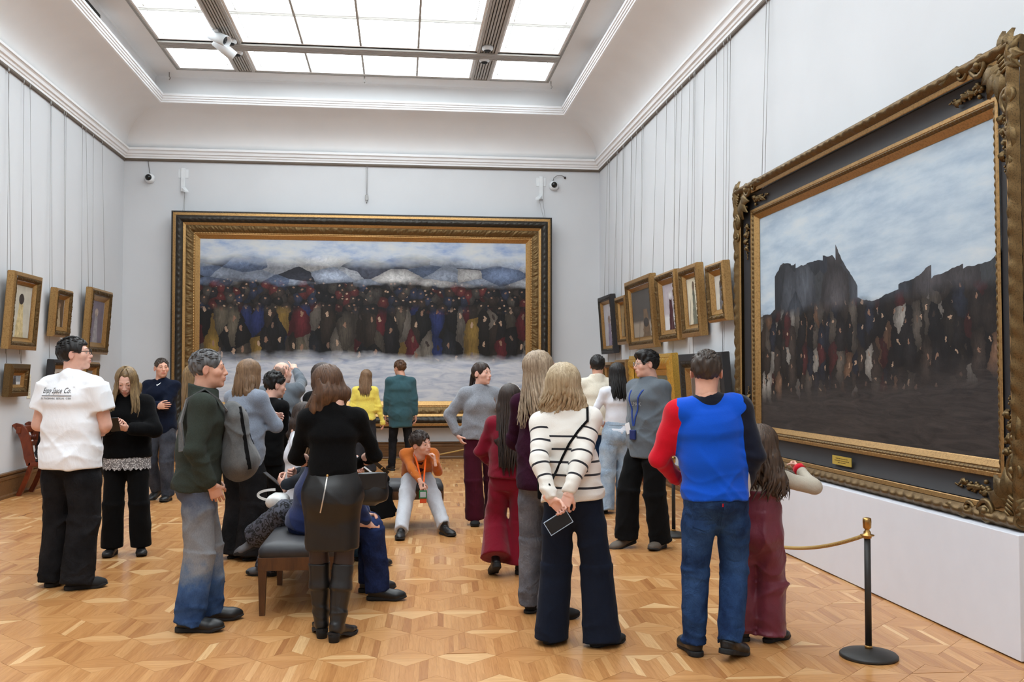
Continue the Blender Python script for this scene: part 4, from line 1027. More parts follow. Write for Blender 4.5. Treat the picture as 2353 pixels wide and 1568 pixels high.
def hand_base(pose):
    key = 'hand'+pose
    if key not in CACHE:
        cs = CURL[pose]; s = Solid(); g = s.group(0.0)
        g.seg((0, -0.05, 0), (0, 0.015, -0.001), (0.025, 0.020), (0.029, 0.017), k=0.0, cap=0.5)
        g.seg((0.001, 0.015, -0.001), (0.0, 0.078, 0.0), (0.032, 0.014), (0.040, 0.0115), k=0.012)
        g.ell((-0.024, 0.035, -0.010), (0.016, 0.030, 0.012), k=0.01)
        for fi, (x0, L, r) in enumerate(((-0.0305, 0.071, 0.0085), (-0.0105, 0.079, 0.0088), (0.0100, 0.073, 0.0083), (0.0295, 0.057, 0.0074))):
            p = A3((x0, 0.083-0.004*abs(fi-1.2), 0.0)); a = 0.0; fan = rad((-5, -1, 3, 8)[fi])
            for j, q in enumerate((0.45, 0.30, 0.25)):
                a += rad(cs[fi][j]); d = rz(-fan) @ A3((0, math.cos(a), -math.sin(a))); e = p+d*L*q*1.08
                g.seg(p, e, r*(1-0.06*j), r*(0.96-0.10*j), k=0.0022 if j == 0 else 0.0015); p = e
        cl = cs[4]; p = A3((-0.026, 0.020, -0.006)); d = unit((-0.72+0.5*cl, 0.62, -0.28-0.35*cl))
        for j, (L, r) in enumerate(((0.040, 0.0115), (0.032, 0.0098), (0.026, 0.0088))):
            e = p+d*L; g.seg(p, e, r, r*0.92, k=0.004 if j else 0.01); p = e; d = unit(d+A3((0.28+0.35*cl, 0.12, -0.10-0.25*cl)))
        V, Q = s.mesh(0.0036)
        y = V[:, 1]; bl = 0.18*np.clip((y-0.07)/0.05, 0, 1)
        CACHE[key] = (V, Q, bl)
    return CACHE[key]
def shoe_base(style):
    key = 'shoe'+style
    if key in CACHE: return CACHE[key]
    s = Solid(); g = s.group(0.0); tall = {'boot': 0.15, 'chunky': 0.12, 'sneaker': 0.085, 'loafer': 0.065}[style]
    g.seg((0, -0.035, 0.045), (0.003, 0.12, 0.034), (0.037, 0.040), (0.046, 0.030), k=0.0)
    g.ell((0.004, 0.135, 0.034), (0.046, 0.062, 0.034 if style != 'loafer' else 0.026), k=0.03)
    g.seg((0, -0.022, 0.05), (0, -0.012, tall), (0.036, 0.042), (0.040, 0.046), k=0.03, cap=0.2)
    g.seg((0, 0.0, 0.08), (0.002, 0.075, 0.052), (0.030, 0.026), (0.030, 0.020), k=0.03)
    if style in ('sneaker', 'boot', 'chunky'):
        for i in range(4): yy = 0.035+0.017*i; zz = 0.092-0.0085*i if style == 'sneaker' else 0.10-0.010*i; g.seg((-0.020, yy, zz), (0.022, yy, zz), 0.0045, 0.0045, k=0.003)
    g.cut((0, 0, 0.018), (0, 0, -1))
    up = s.mesh(0.0055)
    t = Solid(); g = t.group(0.0); hgt = {'boot': 0.032, 'chunky': 0.044, 'sneaker': 0.030, 'loafer': 0.022}[style]
    g.seg((0, -0.04, -0.3), (0, -0.04, 0.3), (0.041, 0.040), (0.041, 0.040), k=0); g.seg((0.0, 0.02, -0.3), (0, 0.02, 0.3), (0.038, 0.08), (0.038, 0.08), k=0.02); g.seg((0.004, 0.128, -0.3), (0.004, 0.128, 0.3), (0.051, 0.074), (0.051, 0.074), k=0.03)
    g.cut((0, 0, hgt), (0, 0, 1), 0.006); g.cut((0, 0, 0), (0, 0, -1))
    g.cut((0, 0.13, 0.0), (0, 0.30, -1), 0.0)
    F, lo2, ax = clip_field(t, 0.0055, (-0.075, -0.1, -0.012), (0.075, 0.23, hgt+0.02)); so = nets(F, lo2, 0.0055)
    CACHE[key] = (np_mesh('shoe_'+style, *up), np_mesh('sole_'+style, *so)); return CACHE[key]
def clip_field(s, h, lo, hi):
    lo = A3(lo); n = np.ceil((A3(hi)-lo)/h).astype(int)+1; ax = [(lo[i]+h*np.arange(n[i])).astype(f32) for i in range(3)]
    F = np.full(n, 9.0, f32); X, Y, Z = ax[0][:, None, None], ax[1][None, :, None], ax[2][None, None, :]
    for g in s.g:
        Gf = np.full(n, 9.0, f32)
        for p in g.p: Gf = smin(Gf, p.dist(X, Y, Z).astype(f32)+0*X*Y*Z, p.k)
        for pt, nn, k in g.cuts: Gf = -smin(-Gf, -(((X-pt[0])*nn[0]+(Y-pt[1])*nn[1]+(Z-pt[2])*nn[2]).astype(f32)+np.zeros(n, f32)), k)
        F = smin(F, Gf, g.k)
    return F, lo, ax
def put_attr(me, name, vals):
    a = me.attributes.new(name, 'FLOAT', 'POINT'); a.data.foreach_set('value', np.asarray(vals, np.float32))
def ik(a, b, la, lb, hint):
    a, b = A3(a), A3(b); d = b-a; L = np.linalg.norm(d); mx = (la+lb)*0.998
    if L > mx: b = a+d/L*mx; d = b-a; L = mx
    if L < abs(la-lb)*1.02+1e-4: L = abs(la-lb)*1.02+1e-4
    w = unit(d); x = (la*la-lb*lb+L*L)/(2*L); hh = math.sqrt(max(0, la*la-x*x)); n = A3(hint); n = n-w*np.dot(n, w)
    return a+w*x+unit(n)*hh, b

# ------------------------------------------------------------------ hair
def make_hair(sp, Hc, Rh, hs, V2, parent, h):
    """sp: dict(style, mat, length, ...) ; Hc, Rh, hs: head centre, rotation, scale; everything in the person's own frame"""
    st = sp['style']; T = lambda p: Hc+Rh @ (A3(p)*hs); S_ = lambda r: tuple(q*hs for q in r)
    s = Solid(); g = s.group(0.0); th = sp.get('th', 0.010); seed = sp.get('seed', 1)
    g.ell(T((0, -0.014, 0.034)), S_((0.077+th, 0.097+th, 0.086+th)), R=Rh, k=0)
    locks = MB(); rg = random.Random(seed)
    if st in ('short', 'fade', 'curly', 'swept', 'balding'):
        if st == 'balding':
            g.ell(T((0, 0.02, 0.085)), S_((0.068, 0.115, 0.072)), R=Rh, k=0.012*hs, sub=True)
        if st == 'swept':
            g.ell(T((0.0, 0.045, 0.092)), S_((0.070, 0.060, 0.040)), R=Rh, k=0.02)
            g.seg(T((-0.062, 0.045, 0.075)), T((-0.074, 0.062, 0.028)), 0.020*hs, 0.012*hs, k=0.02); g.seg(T((0.05, 0.06, 0.080)), T((0.072, 0.055, 0.028)), 0.022*hs, 0.012*hs, k=0.02)
        if st == 'curly':
            for i in range(26):
                a = rg.uniform(0, 2*PI); e = rg.uniform(0.25, 1.4); d = A3((math.cos(a)*math.cos(e), math.sin(a)*math.cos(e), math.sin(e)))
                if d[1] > 0.72 and d[2] < 0.5: continue
                g.ell(T((0, -0.014, 0.036)+d*A3((0.086, 0.106, 0.095))), (0.019*hs,)*3, k=0.012)
        g.ell(T((0, 0.092, -0.036)), S_((0.084, 0.064, 0.100)), R=Rh, k=0.012*hs, sub=True)
        for q in (-1, 1): g.ell(T((q*0.092, 0.004, -0.022)), S_((0.040, 0.040, 0.046)), R=Rh, k=0.012*hs, sub=True)
        g.cut(T((0, -0.06, -0.072 if st != 'fade' else -0.052)), Rh @ A3((0, 0.35, -1)), 0.012)
        s.fold = wisps(seed, 0.0018*hs if st != 'curly' else 0.003, 150, 60, 5)
        n = {'short': 150, 'fade': 130, 'curly': 150, 'swept': 160, 'balding': 40}[st]
        for i in range(n):                       # small tufts lying along the crown
            a = rg.uniform(0, 2*PI); e = rg.uniform(0.15, 1.5) if st != 'balding' else rg.uniform(-0.3, 0.35); d = A3((math.cos(a)*math.cos(e), math.sin(a)*math.cos(e), math.sin(e)))
            if d[1] > 0.62 and d[2] < 0.62: continue
            if d[2] < 0.35 and abs(d[0]) > 0.55 and d[1] > -0.25: continue
            if st == 'fade' and d[2] < 0.45: continue
            if st == 'balding' and d[1] > -0.1: continue
            R0 = A3((0.077, 0.097, 0.086))+th; p0 = A3((0, -0.014, 0.034))+d*R0*0.985
            tdir = unit(np.cross(np.cross(d, A3((rg.uniform(-.5, .5), 1.0 if st != 'balding' else -0.3, rg.uniform(-0.3, 0.1) if st != 'balding' else -1))), d)); L = rg.uniform(0.018, 0.036)*(1.2 if st in ('swept', 'curly') else 1)
            pts = [T(p0), T(p0+tdir*L*0.5+d*(0.004 if st != 'curly' else 0.010)), T(p0+tdir*L+d*(0.001 if st != 'curly' else 0.002))]
            locks.tube(pts, [0.0055*hs, 0.005*hs, 0.0012*hs], 5, False, 0.6)
    elif st == 'pony':
        g.ell(T((0, 0.098, -0.040)), S_((0.070, 0.064, 0.104)), R=Rh, k=0.012*hs, sub=True); g.cut(T((0, -0.06, -0.065)), Rh @ A3((0, 0.2, -1)), 0.012)
        for q in (-1, 1): g.ell(T((q*0.094, 0.004, -0.03)), S_((0.034, 0.034, 0.034)), R=Rh, k=0.012*hs, sub=True)
        a = A3(T((0, -0.115, 0.0))); L = sp.get('length', 0.22); b = a+A3((0, -0.02, -L*0.5)); c_ = a+A3((0, 0.0, -L))
        g.seg(a, b, 0.026, 0.034, k=0.02); g.seg(b, c_, 0.034, 0.014, k=0.02); s.fold = wisps(seed, 0.002, 110, 6, 4)
        for i in range(24):
            an = rg.uniform(0, 6.28); o_ = A3((math.cos(an), math.sin(an), 0)); locks.tube([a+o_*0.022, b+o_*0.034, c_+o_*0.016+A3((0, 0, rg.uniform(-.03, .02)))], [0.006, 0.007, 0.0015], 5, False, 0.6)
    else:
        L = sp.get('length', 0.40); back = sp.get('back', -0.075); wdt = sp.get('width', 0.095); sh = sp.get('shift', 0.0); wave = sp.get('wave', 0.0)
        top = T((0, -0.03, -0.01)); end = Hc+A3((sh, back, 0))*1.0; end = A3((Hc[0]+sh, Hc[1]+back, Hc[2]-L)); mid = A3(T((0, -0.048, -0.07))); mid2 = A3(((mid[0]+end[0])/2, (mid[1]+end[1])/2-0.008, (mid[2]+end[2])/2))
        U = Rh @ A3((1, 0, 0))
        g.seg(top, mid, (0.082*hs+th, 0.085*hs), (wdt*0.95, 0.062*hs), u=U, k=0.02); g.seg(mid, mid2, (wdt*0.95, 0.062*hs), (wdt, 0.045*hs), u=U, k=0.02); end_ = mid2+(end-mid2)*0.8; g.seg(mid2, end_, (wdt, 0.045*hs), (wdt*sp.get('taper', 0.8)*0.9, 0.018), u=U, k=0.02, cap=0.8)
        if not sp.get('noface'): g.ell(T((0, 0.105, -0.045)), S_((0.060, 0.085, 0.125)), R=Rh, k=0.015, sub=True)
        s.fold = wisps(seed, 0.0025, 120, 4, 5)
        # locks from the parting over the skull and down
        nl = sp.get('locks', 70); C0 = A3((0, -0.014, 0.034)); R0 = A3((0.077, 0.097, 0.086))+th+0.002
        tilt = sp.get('front', 0.75)
        for i in range(nl):
            az = -PI*tilt+2*PI*tilt*(i+rg.uniform(-.4, .4))/nl    # 0 = backwards
            pts = []; Rr = []; dx, dy = math.sin(az), -math.cos(az)
            for q in range(6):
                e = rad(80-q*19); d = A3((dx*math.cos(e), dy*math.cos(e), math.sin(e))); pts.append(T(C0+d*R0*(1+0.02*rg.random())))
            p = A3(pts[-1]); ln = max(0.05, (p[2]-(Hc[2]-L*rg.uniform(0.86, 1.05)))) if not sp.get('layer') else rg.uniform(0.3, 1)*(p[2]-(Hc[2]-L))
            tgt = A3((end[0]+dx*wdt*sp.get('taper', 0.8)*0.95+rg.uniform(-.01, .01), end[1]+dy*0.030+(0.05 if dy > 0 else 0)+rg.uniform(-.008, .008), p[2]-ln)); n = 7
            ph = rg.uniform(0, 6)
            for q in range(1, n+1):
                f = q/n; w_ = f*f*(3-2*f)
                pt = A3((p[0]+(tgt[0]-p[0])*w_+dx*0.012*math.sin(PI*f)+wave*math.sin(ph+f*9)*f, p[1]+(tgt[1]-p[1])*w_+dy*0.012*math.sin(PI*f)+wave*math.cos(ph+f*8)*f, p[2]-ln*f)); pts.append(pt)
            m_ = len(pts); Rr = [0.004+0.006*math.sin(PI*min(1, (k+1)/m_*1.02)) for k in range(m_)]; Rr[-1] = 0.0015
            locks.tube(pts, [r*sp.get('fat', 1.0) for r in Rr], 5, False, 0.55, up=(Rh @ A3((dx, dy, 0.2))))
    V, Q = s.mesh(h)
    me = np_mesh('hair', V, Q)
    if locks.v:
        lv = np.array(locks.v, np.float32); lq = np.array([f for f in locks.f if len(f) == 4], np.int32)
        me2 = np_mesh('hair', np.concatenate([V, lv]), np.concatenate([Q, lq+len(V)])); bpy.data.meshes.remove(me); me = me2
    return link('hair', me, sp['mat'], parent)
# ------------------------------------------------------------------ people
class Fig: pass
def wave_hem(s): return None
def person(label, loc, th, H, sex='f', build=1.0, lean=0, side=0, twist=0, head=(0, 0, 0), feet=None, armL=None, armR=None, top=None, bottom=None,
           hair=None, skin=0, shoes=None, pelvis=None, kneeL=None, kneeR=None, eyes=True, glasses=None, shoulders=(0, 0), seed=1, legs_skin=False, brow=None, headk=1.0, stub=0.0, group=None):
    k = H/1.75; Fg = Fig(); th_ = rad(th); loc = A3((loc[0], loc[1], 0.0))
    root = thing('person', label, 'person', loc, -th_, group); RW = rz(-th_); Fg.root = root; Fg.loc = loc; Fg.R = RW; Fg.k = k
    W2L = lambda p: RW.T @ (A3(p)-loc); L2W = lambda p: loc+RW @ A3(p); Fg.W2L = W2L; Fg.L2W = L2W
    hg = float(np.clip(0.0086*loc[1]/6.0, 0.0082, 0.0145))
    m = sex == 'm'
    # --- skeleton
    P = A3((0, 0, 0.535*H)) if pelvis is None else A3(pelvis)
    Rt = rx(-rad(lean)) @ ry(rad(side)) @ rz(-rad(twist)); Rm = rx(-rad(lean)*0.5) @ ry(rad(side)*0.5) @ rz(-rad(twist)*0.4)
    Wt = P+Rm @ A3((0, 0, 0.095*H)); Ch = Wt+Rt @ A3((0, 0.008*k, 0.112*H)); Ns = Ch+Rt @ A3((0, -0.008*k, 0.066*H)); Nk = Ch+Rt @ A3((0, -0.006, 0.088*H))
    sw = (0.104 if m else 0.094)*H*(0.6+0.4*build)
    SL = Ns+Rt @ A3((-sw, 0.006*k, shoulders[0])); SR = Ns+Rt @ A3((sw, 0.006*k, shoulders[1]))
    hs = (0.16+0.065*k)/0.225*headk
    Rh = Rt @ rz(-rad(head[0])) @ rx(rad(head[1])) @ ry(rad(head[2])) if False else rz(-rad(head[0])) @ rx(rad(head[1])) @ ry(rad(head[2]))
    up = unit(Rt @ A3((0, 0, 1))*0.6+Rh @ A3((0, 0, 1))*0.6)
    Hc = Nk+up*(0.037*H+0.1035*hs)+Rh @ A3((0, 0.020, 0))*hs+Rt @ A3((0, 0.010, 0))
    Fg.Hc, Fg.Rh, Fg.hs = Hc, Rh, hs
    HT = lambda p: Hc+Rh @ (A3(p)*hs); Fg.HT = HT
    la, lb = 0.170*H, 0.146*H
    def arm(sp, S, sgn):
        if sp is None: sp = dict(wrist=S+A3((sgn*0.06, 0.05, -0.305*H)))
        w = W2L(on_y(sp['px'][0], sp['px'][1], loc[1]+sp['px'][2])) if 'px' in sp else A3(sp['wrist'])
        e, w = ik(S, w, la, lb, sp.get('elbow', (sgn*0.5, -1, -0.3))); return e, w, sp
    EL, WL, aL = arm(armL, SL, -1); ER, WR, aR = arm(armR, SR, 1)
    if feet is None: feet = [(-0.10*k, 0, -8, 0), (0.10*k, 0, 8, 0)]
    ankle_h = 0.085*k
    hipw = (0.052 if m else 0.054)*H
    HJ = [P+A3((-hipw, 0, -0.02*H)), P+A3((hipw, 0, -0.02*H))]
    AN = []; KN = []
    for i, f in enumerate(feet):
        z = f[4] if len(f) > 4 else 0.0; yw, pt = rad(f[2]), rad(f[3]); Rf = rz(-yw) @ rx(pt)
        a = A3((f[0], f[1], z))+Rf @ A3((0, 0.0, ankle_h)); AN.append((a, Rf, z))
        hint = (kneeL, kneeR)[i]
        hint = A3(hint) if hint is not None else rz(-yw*0.6) @ A3((0, 1, 0.05))
        kn, _ = ik(HJ[i], a, (0.237 if pelvis is None else 0.243)*H, (0.232 if pelvis is None else 0.238)*H, hint); KN.append(kn)
    Fg.j = dict(P=P, W=Wt, Ch=Ch, Ns=Ns, Nk=Nk, SL=SL, SR=SR, EL=EL, ER=ER, WL=WL, WR=WR, HL=HJ[0], HR=HJ[1], KL=KN[0], KR=KN[1], AL=AN[0][0], AR=AN[1][0]); Fg.Rt = Rt
    R = dict(hip=(0.160, 0.112), waist=(0.140, 0.102), chest=(0.160, 0.116), up=(0.146, 0.088)) if m else dict(hip=(0.160, 0.114), waist=(0.122, 0.092), chest=(0.138, 0.110), up=(0.122, 0.078))
    bk = k*build; R = {q: (v[0]*bk, v[1]*bk) for q, v in R.items()}
    U = Rt @ A3((1, 0, 0)); Up = Rm @ A3((1, 0, 0))
    def torso(g, e, boxy=0.0, tag_=0, hem=None, flare=0.0, rib=False, sh=True, upto='neck'):
        mx = max(R['hip'][0], R['chest'][0]); my = max(R['hip'][1], R['chest'][1])
        hip = (R['hip'][0]+e+flare, R['hip'][1]+e+flare); wa = (R['waist'][0]+(mx-R['waist'][0])*boxy+e, R['waist'][1]+(my-R['waist'][1])*boxy+e)
        ch = (R['chest'][0]+e, R['chest'][1]+e); us = (R['up'][0]+e*0.6, R['up'][1]+e*0.6)
        if hem is not None:
            dz = max(0.02, P[2]-hem); Hm = P-Rm @ A3((0, 0, dz+0.05)); g.seg(Hm, P, (hip[0]+flare, hip[1]+flare), hip, u=Up, k=0.03, tag=tag_)
            cp = P-Rm @ A3((0, 0, dz)); g.cut(cp, -(Rm @ A3((0, 0, 1))), 0.008)
            if rib:
                g.p.pop(); q = P-Rm @ A3((0, 0, dz-0.055)); r0 = (R['hip'][0]+0.016, R['hip'][1]+0.016)
                g.seg(q, P, (hip[0]*1.01, hip[1]*1.02), hip, u=Up, k=0.03, tag=tag_); g.seg(Hm, q, r0, r0, u=Up, k=0.02, tag=4)
        g.seg(P, Wt, hip, wa, u=Up, k=0.04, tag=tag_); g.seg(Wt, Ch, wa, ch, u=U, k=0.05, tag=tag_); g.seg(Ch, Ns-Rt @ A3((0, 0, 0.012*H)), ch, us, u=U, k=0.05, tag=tag_, cap=0.45)
        if not m: 
            for q in (-1, 1): g.ell(Ch+Rt @ A3((q*0.07*bk, 0.075*bk, -0.015*H)), (0.062*bk+e*0.6,)*3, k=0.05, tag=tag_)
        else: g.ell(Ch+Rt @ A3((0, 0.05*bk, 0.0)), (0.12*bk+e, 0.07*bk+e, 0.10*bk), R=Rt, k=0.05, tag=tag_)
        g.ell(P+Rm @ A3((0, -0.055*bk, -0.03*H)), (0.125*bk+e, 0.085*bk+e, 0.10*bk), R=Rm, k=0.05, tag=tag_)
        if sh:
            r = 0.044*bk+e*0.6; dn = Rt @ A3((0, 0, -0.008*H)); g.seg(SL*0.9+Ns*0.1+dn, SR*0.9+Ns*0.1+dn, (r*1.2, r), (r*1.2, r), u=Rt @ A3((0, 1, 0)), k=0.04, tag=tag_)
            for S in (SL, SR): g.seg(Nk+up*0.016, S+Rt @ A3((0, -0.004, 0.004)), (0.054*bk+e*0.4, 0.040*bk+e*0.4), (0.046*bk+e*0.4, 0.036*bk+e*0.4), u=Rt @ A3((0, 1, 0)), k=0.05, tag=tag_)
    am = 0.92 if not m else 1.05
    # --- body (skin)
    short = top is not None and top.get('sleeve') == 'short'; s = Solid(); g = s.group(0.0); sub = -0.032
    torso(g, sub, 0, 0, sh=True)
    g.seg(Nk-up*0.02, HT((0, -0.036, -0.125)), (0.066 if m else 0.051)*hs, (0.060 if m else 0.047)*hs, k=0.04)
    for S, E, W_ in ((SL, EL, WL), (SR, ER, WR)):
        ra = k*am*(0.5+0.5*build); g.seg(S, E, 0.048*ra if short else 0.040*ra, 0.040*ra, k=0.03); g.seg(E, W_, 0.039*ra, 0.025*ra, k=0.012); g.ell(E+(W_-E)*0.25, (0.042*ra,)*3, k=0.03)
    for i in (0, 1):
        g.seg(HJ[i], KN[i], 0.060*bk, 0.042*bk, k=0.03); g.seg(KN[i], AN[i][0], 0.042*bk, 0.030*bk, k=0.02)
        sh_ = AN[i][0]-KN[i]; g.ell(KN[i]+sh_*0.3+AN[i][1] @ A3((0, -0.022*k, 0)), (0.036*bk, 0.036*bk, 0.08*bk), k=0.03)
    V, Q = s.mesh(0.011 if (short or legs_skin) else 0.020)
    parts = [(V, Q, np.zeros(len(V)))]
    hv, hq, hb, surf = head_base('m' if m else 'f'); parts.append((Hc+(hv*hs) @ Rh.T, hq, hb))
    for W_, E, sp, sg in ((WL, EL, aL, -1), (WR, ER, aR, 1)):
        if sp.get('hand', 'relaxed') is None: continue
        v, q, b_ = hand_base(sp.get('hand', 'relaxed')); d = unit(sp['dir']) if 'dir' in sp else unit(W_-E)
        n = A3(sp.get('palm', (-sg, 0, 0))); n = unit(n-d*np.dot(n, d)); zz = -n; xx = np.cross(d, zz)
        M = np.stack([xx, d, zz], 1); vv = v*k*(1.0 if m else 0.93)
        if sg < 0: vv = vv*A3((-1, 1, 1)); q = q[:, ::-1]
        parts.append((W_+vv @ M.T, q, b_))
    off = 0; VV = []; QQ = []; BB = []
    for v, q, b_ in parts: VV.append(v); QQ.append(q+off); BB.append(b_); off += len(v)
    me = np_mesh('body', np.concatenate(VV), np.concatenate(QQ)); put_attr(me, 'blush', np.concatenate(BB)); link('body', me, SKIN[skin], root)
    if eyes:
        for q in (-1, 1):
            b = MB().ball((0, 0, 0), 0.0128, 12, 9); c = A3((q*0.031, 0.0765, 0.0065)); gz = unit(A3((0.0, 1, -0.12))); ev = []; ei = []
            for v in b.v: ev.append(HT(c+A3(v))); a = math.acos(max(-1, min(1, float(np.dot(unit(v), gz))))); ei.append(1.0 if a < 0.25 else 0.5 if a < 0.55 else 0.0)
            me = raw_mesh('eye', ev, b.f, True); put_attr(me, 'iris', ei); link('eye', me, M_EYE, root)
            pts = [HT((q*x, surf(q*x, z)+0.001, z)) for x, z in ((0.014, 0.0285), (0.026, 0.0325), (0.038, 0.0325), (0.050, 0.027))]
            MB().tube(pts, [0.0022*hs*(1.3 if m else 0.9), 0.0032*hs*(1.3 if m else 0.9), 0.003*hs*(1.2 if m else 0.8), 0.001*hs], 6).build('eyebrow', brow or hair['mat'], root)
    if glasses:
        b = MB()
        for q in (-1, 1):
            c = A3((q*0.033, 0.112, 0.004)); pts = [HT(c+A3((0.025*math.cos(a), -0.10*max(0, q*math.cos(a))*0.06, 0.019*math.sin(a)))) for a in np.linspace(0, 2*PI, 17)]; b.tube(pts, 0.0024*hs, 6, False)
            b.tube([HT((q*0.057, 0.108, 0.008)), HT((q*0.074, 0.085, 0.012)), HT((q*0.082, 0.0, 0.014)), HT((q*0.080, -0.022, 0.002))], 0.0024*hs, 6)
        b.tube([HT((-0.009, 0.113, 0.008)), HT((0, 0.116, 0.011)), HT((0.009, 0.113, 0.008))], 0.0022*hs, 6)
        b.build('glasses', glasses, root)
    # --- bottoms
    if bottom:
        bt = bottom; s = Solid(); e = min(bt.get('ease', 0.006), 0.006) if top and not bt.get('out') else bt.get('ease', 0.012); typ = bt.get('type', 'pants'); wz = bt.get('waist', 0.09*H)
        upv = Rm @ A3((0, 0, 1))
        if typ in ('pants', 'overalls'):
            gp = s.group(0.0)
            gp.ell(P+upv*-0.01, (R['hip'][0]+e, R['hip'][1]+e, 0.13*bk), R=Rm, k=0.0, tag=0); gp.seg(P, P+upv*(wz+0.05), (R['hip'][0]+e, R['hip'][1]+e), (R['waist'][0]+e, R['waist'][1]+e), u=Up, k=0.04)
            gp.ell(P+Rm @ A3((0, -0.05*bk, -0.028*H)), (0.125*bk+e, 0.085*bk+e, 0.10*bk), R=Rm, k=0.05)
            gp.seg(P+upv*-0.04, P+upv*-bt.get('crotch', 0.088)*H, (0.07*bk, 0.075*bk), (0.045*bk, 0.062*bk), k=0.05)
            gp.cut(P+upv*wz, upv, 0.0)
            hemr = bt.get('hem_r', 0.085)*k; kr = bt.get('knee_r', 0.078)*k; tr = bt.get('thigh_r', 0.096)*bk
            for i in (0, 1):
                gl = s.group(0.035)
                a = AN[i][0]; kn = KN[i]; d = unit(a-kn); he = a+d*(a[2]-AN[i][2]-bt.get('hem', 0.03)) if abs(d[2]) > 0.6 else a+d*0.005
                fw = AN[i][1] @ A3((0, 1, 0))
                r0 = min(tr, 0.088*bk); md = HJ[i]+(kn-HJ[i])*0.38
                gl.seg(HJ[i]+A3((0, 0, 0.01)), md, (r0, r0*1.06), (tr*0.97, tr*1.04), k=0.0, tag=1+i)
                gl.seg(md, kn, (tr*0.97, tr*1.04), (kr, kr*1.08), k=0.02, tag=1+i)
                gl.seg(kn, he+d*0.02, (kr, kr*1.08), (hemr*0.94, hemr*bt.get('hem_fw', 1.15)), u=AN[i][1] @ A3((1, 0, 0)), k=0.03, tag=1+i, cap=0.2)
                gl.cut(he, d, 0.004)
            fl = [drape(seed+5, bt.get('fold', 0.0045), 24, 10, 4)]
            if pelvis is None:
                kz = KN[0][2]; fl.append(creases(seed+2, bt.get('crease', 0.0035), 42, 0.02, 0.20*k)); fl.append(creases(seed+3, bt.get('crease', 0.0035)*0.7, 36, kz-0.08, kz+0.06)); fl.append(creases(seed+4, bt.get('crease', 0.0035)*0.6, 30, P[2]-0.16*k, P[2]-0.04))
            else: fl.append(drape(seed+6, 0.004, 40, 30, 3))
            s.fold = addf(*fl)
            if typ == 'overalls':
                go = s.group(0.03); torso(go, bt.get('ease_t', 0.03), 0.5, 0, sh=False); go.cut(P+upv*bt.get('bib', 0.20*H), upv, 0.006)
                go.seg(P+upv*(0.055*H-0.012), P+upv*(0.055*H+0.012), (R['waist'][0]+0.01, R['waist'][1]+0.01), (R['waist'][0]+0.01, R['waist'][1]+0.01), u=Up, k=0.0, tag=3)
        elif typ == 'skirt':
            g = s.group(0.0); hz = bt['hem_z']; dn = P-A3((0, 0, P[2]-hz))
            g.seg(P, P+upv*(wz+0.05), (R['hip'][0]+e, R['hip'][1]+e), (R['waist'][0]+e, R['waist'][1]+e), u=Up, k=0.0)
            g.ell(P+A3((0, -0.05*bk, -0.03*H)), (0.13*bk+e, 0.10*bk+e, 0.11*bk), k=0.06)
            g.seg(dn-A3((0, 0, 0.05)), P, (R['hip'][0]*bt.get('hemw', 0.98)+e, R['hip'][1]*1.05+e), (R['hip'][0]+e*1.3, R['hip'][1]+e), u=Up, k=0.06)
            g.cut(P+upv*wz, upv); g.cut(dn, (0, 0, -1), 0.003)
            s.fold = addf(drape(seed+5, bt.get('fold', 0.003), 20, 14, 4), creases(seed+8, 0.002, 30, P[2]-0.12, P[2]+0.05))
        V, Q = s.mesh(hg); me = np_mesh(bt.get('name', 'trousers'), V, Q)
        ti, pr = s.tags(V); tg = np.array([p.tag for p in pr])[ti]
        put_attr(me, 'height', V[:, 2])
        ms = bt['mat'] if isinstance(bt['mat'], (list, tuple)) else [bt['mat']]
        for x in ms: me.materials.append(x)
        if len(ms) > 1: me.polygons.foreach_set('material_index', np.clip(tg[Q[:, 0]] == 3, 0, 1).astype(np.int32))
        Fg.bottom = link(bt.get('name', 'trousers'), me, None, root); Fg.bottom_bvh = BVHTree.FromPolygons([tuple(v) for v in V], [tuple(map(int, q)) for q in Q]) if bt.get('bvh') else None
    # --- tops
    if top:
        tp = top; s = Solid(); e = tp.get('ease', 0.02); g = s.group(0.0); hem = tp.get('hem', P[2]-0.06*H)
        torso(g, e, tp.get('boxy', 0.4), 0, hem, tp.get('flare', 0.0), tp.get('rib', False))
        col = tp.get('collar', 'crew')
        nr = (0.066 if m else 0.053)*hs
        if col == 'turtle': gc = s.group(0.02); gc.seg(Nk-up*0.05, Nk+up*(0.082*k), nr+0.022, nr+0.013, k=0.0, tag=3, cap=0.1); gc.cut(Nk+up*0.072*k, up, 0.004)
        elif col == 'high': gc = s.group(0.02); gc.seg(Nk-up*0.05, Nk+up*(0.085*k), nr+0.030, nr+0.024, k=0.0, tag=3, cap=0.1); gc.cut(Nk+up*0.062*k, unit(up+Rt @ A3((0, 0.25, 0))), 0.004)
        elif col == 'shirt': gc = s.group(0.015); gc.seg(Nk-up*0.04, Nk+up*(0.04*k), nr+0.026, nr+0.016, k=0.0, tag=3, cap=0.1); gc.cut(Nk+up*0.036*k, unit(up+Rt @ A3((0, 0.6, 0))), 0.003)
        else: gc = s.group(0.01); gc.seg(Nk-up*0.05, Nk+up*0.008, nr+0.034, nr+0.020, k=0.0, tag=3, cap=0.1); gc.cut(Nk+up*0.012*k, unit(up+Rt @ A3((0, 0.45, 0))), 0.003)
        es = tp.get('ease_s', e*0.8)*0.75; sl = tp.get('sleeve', 'long')
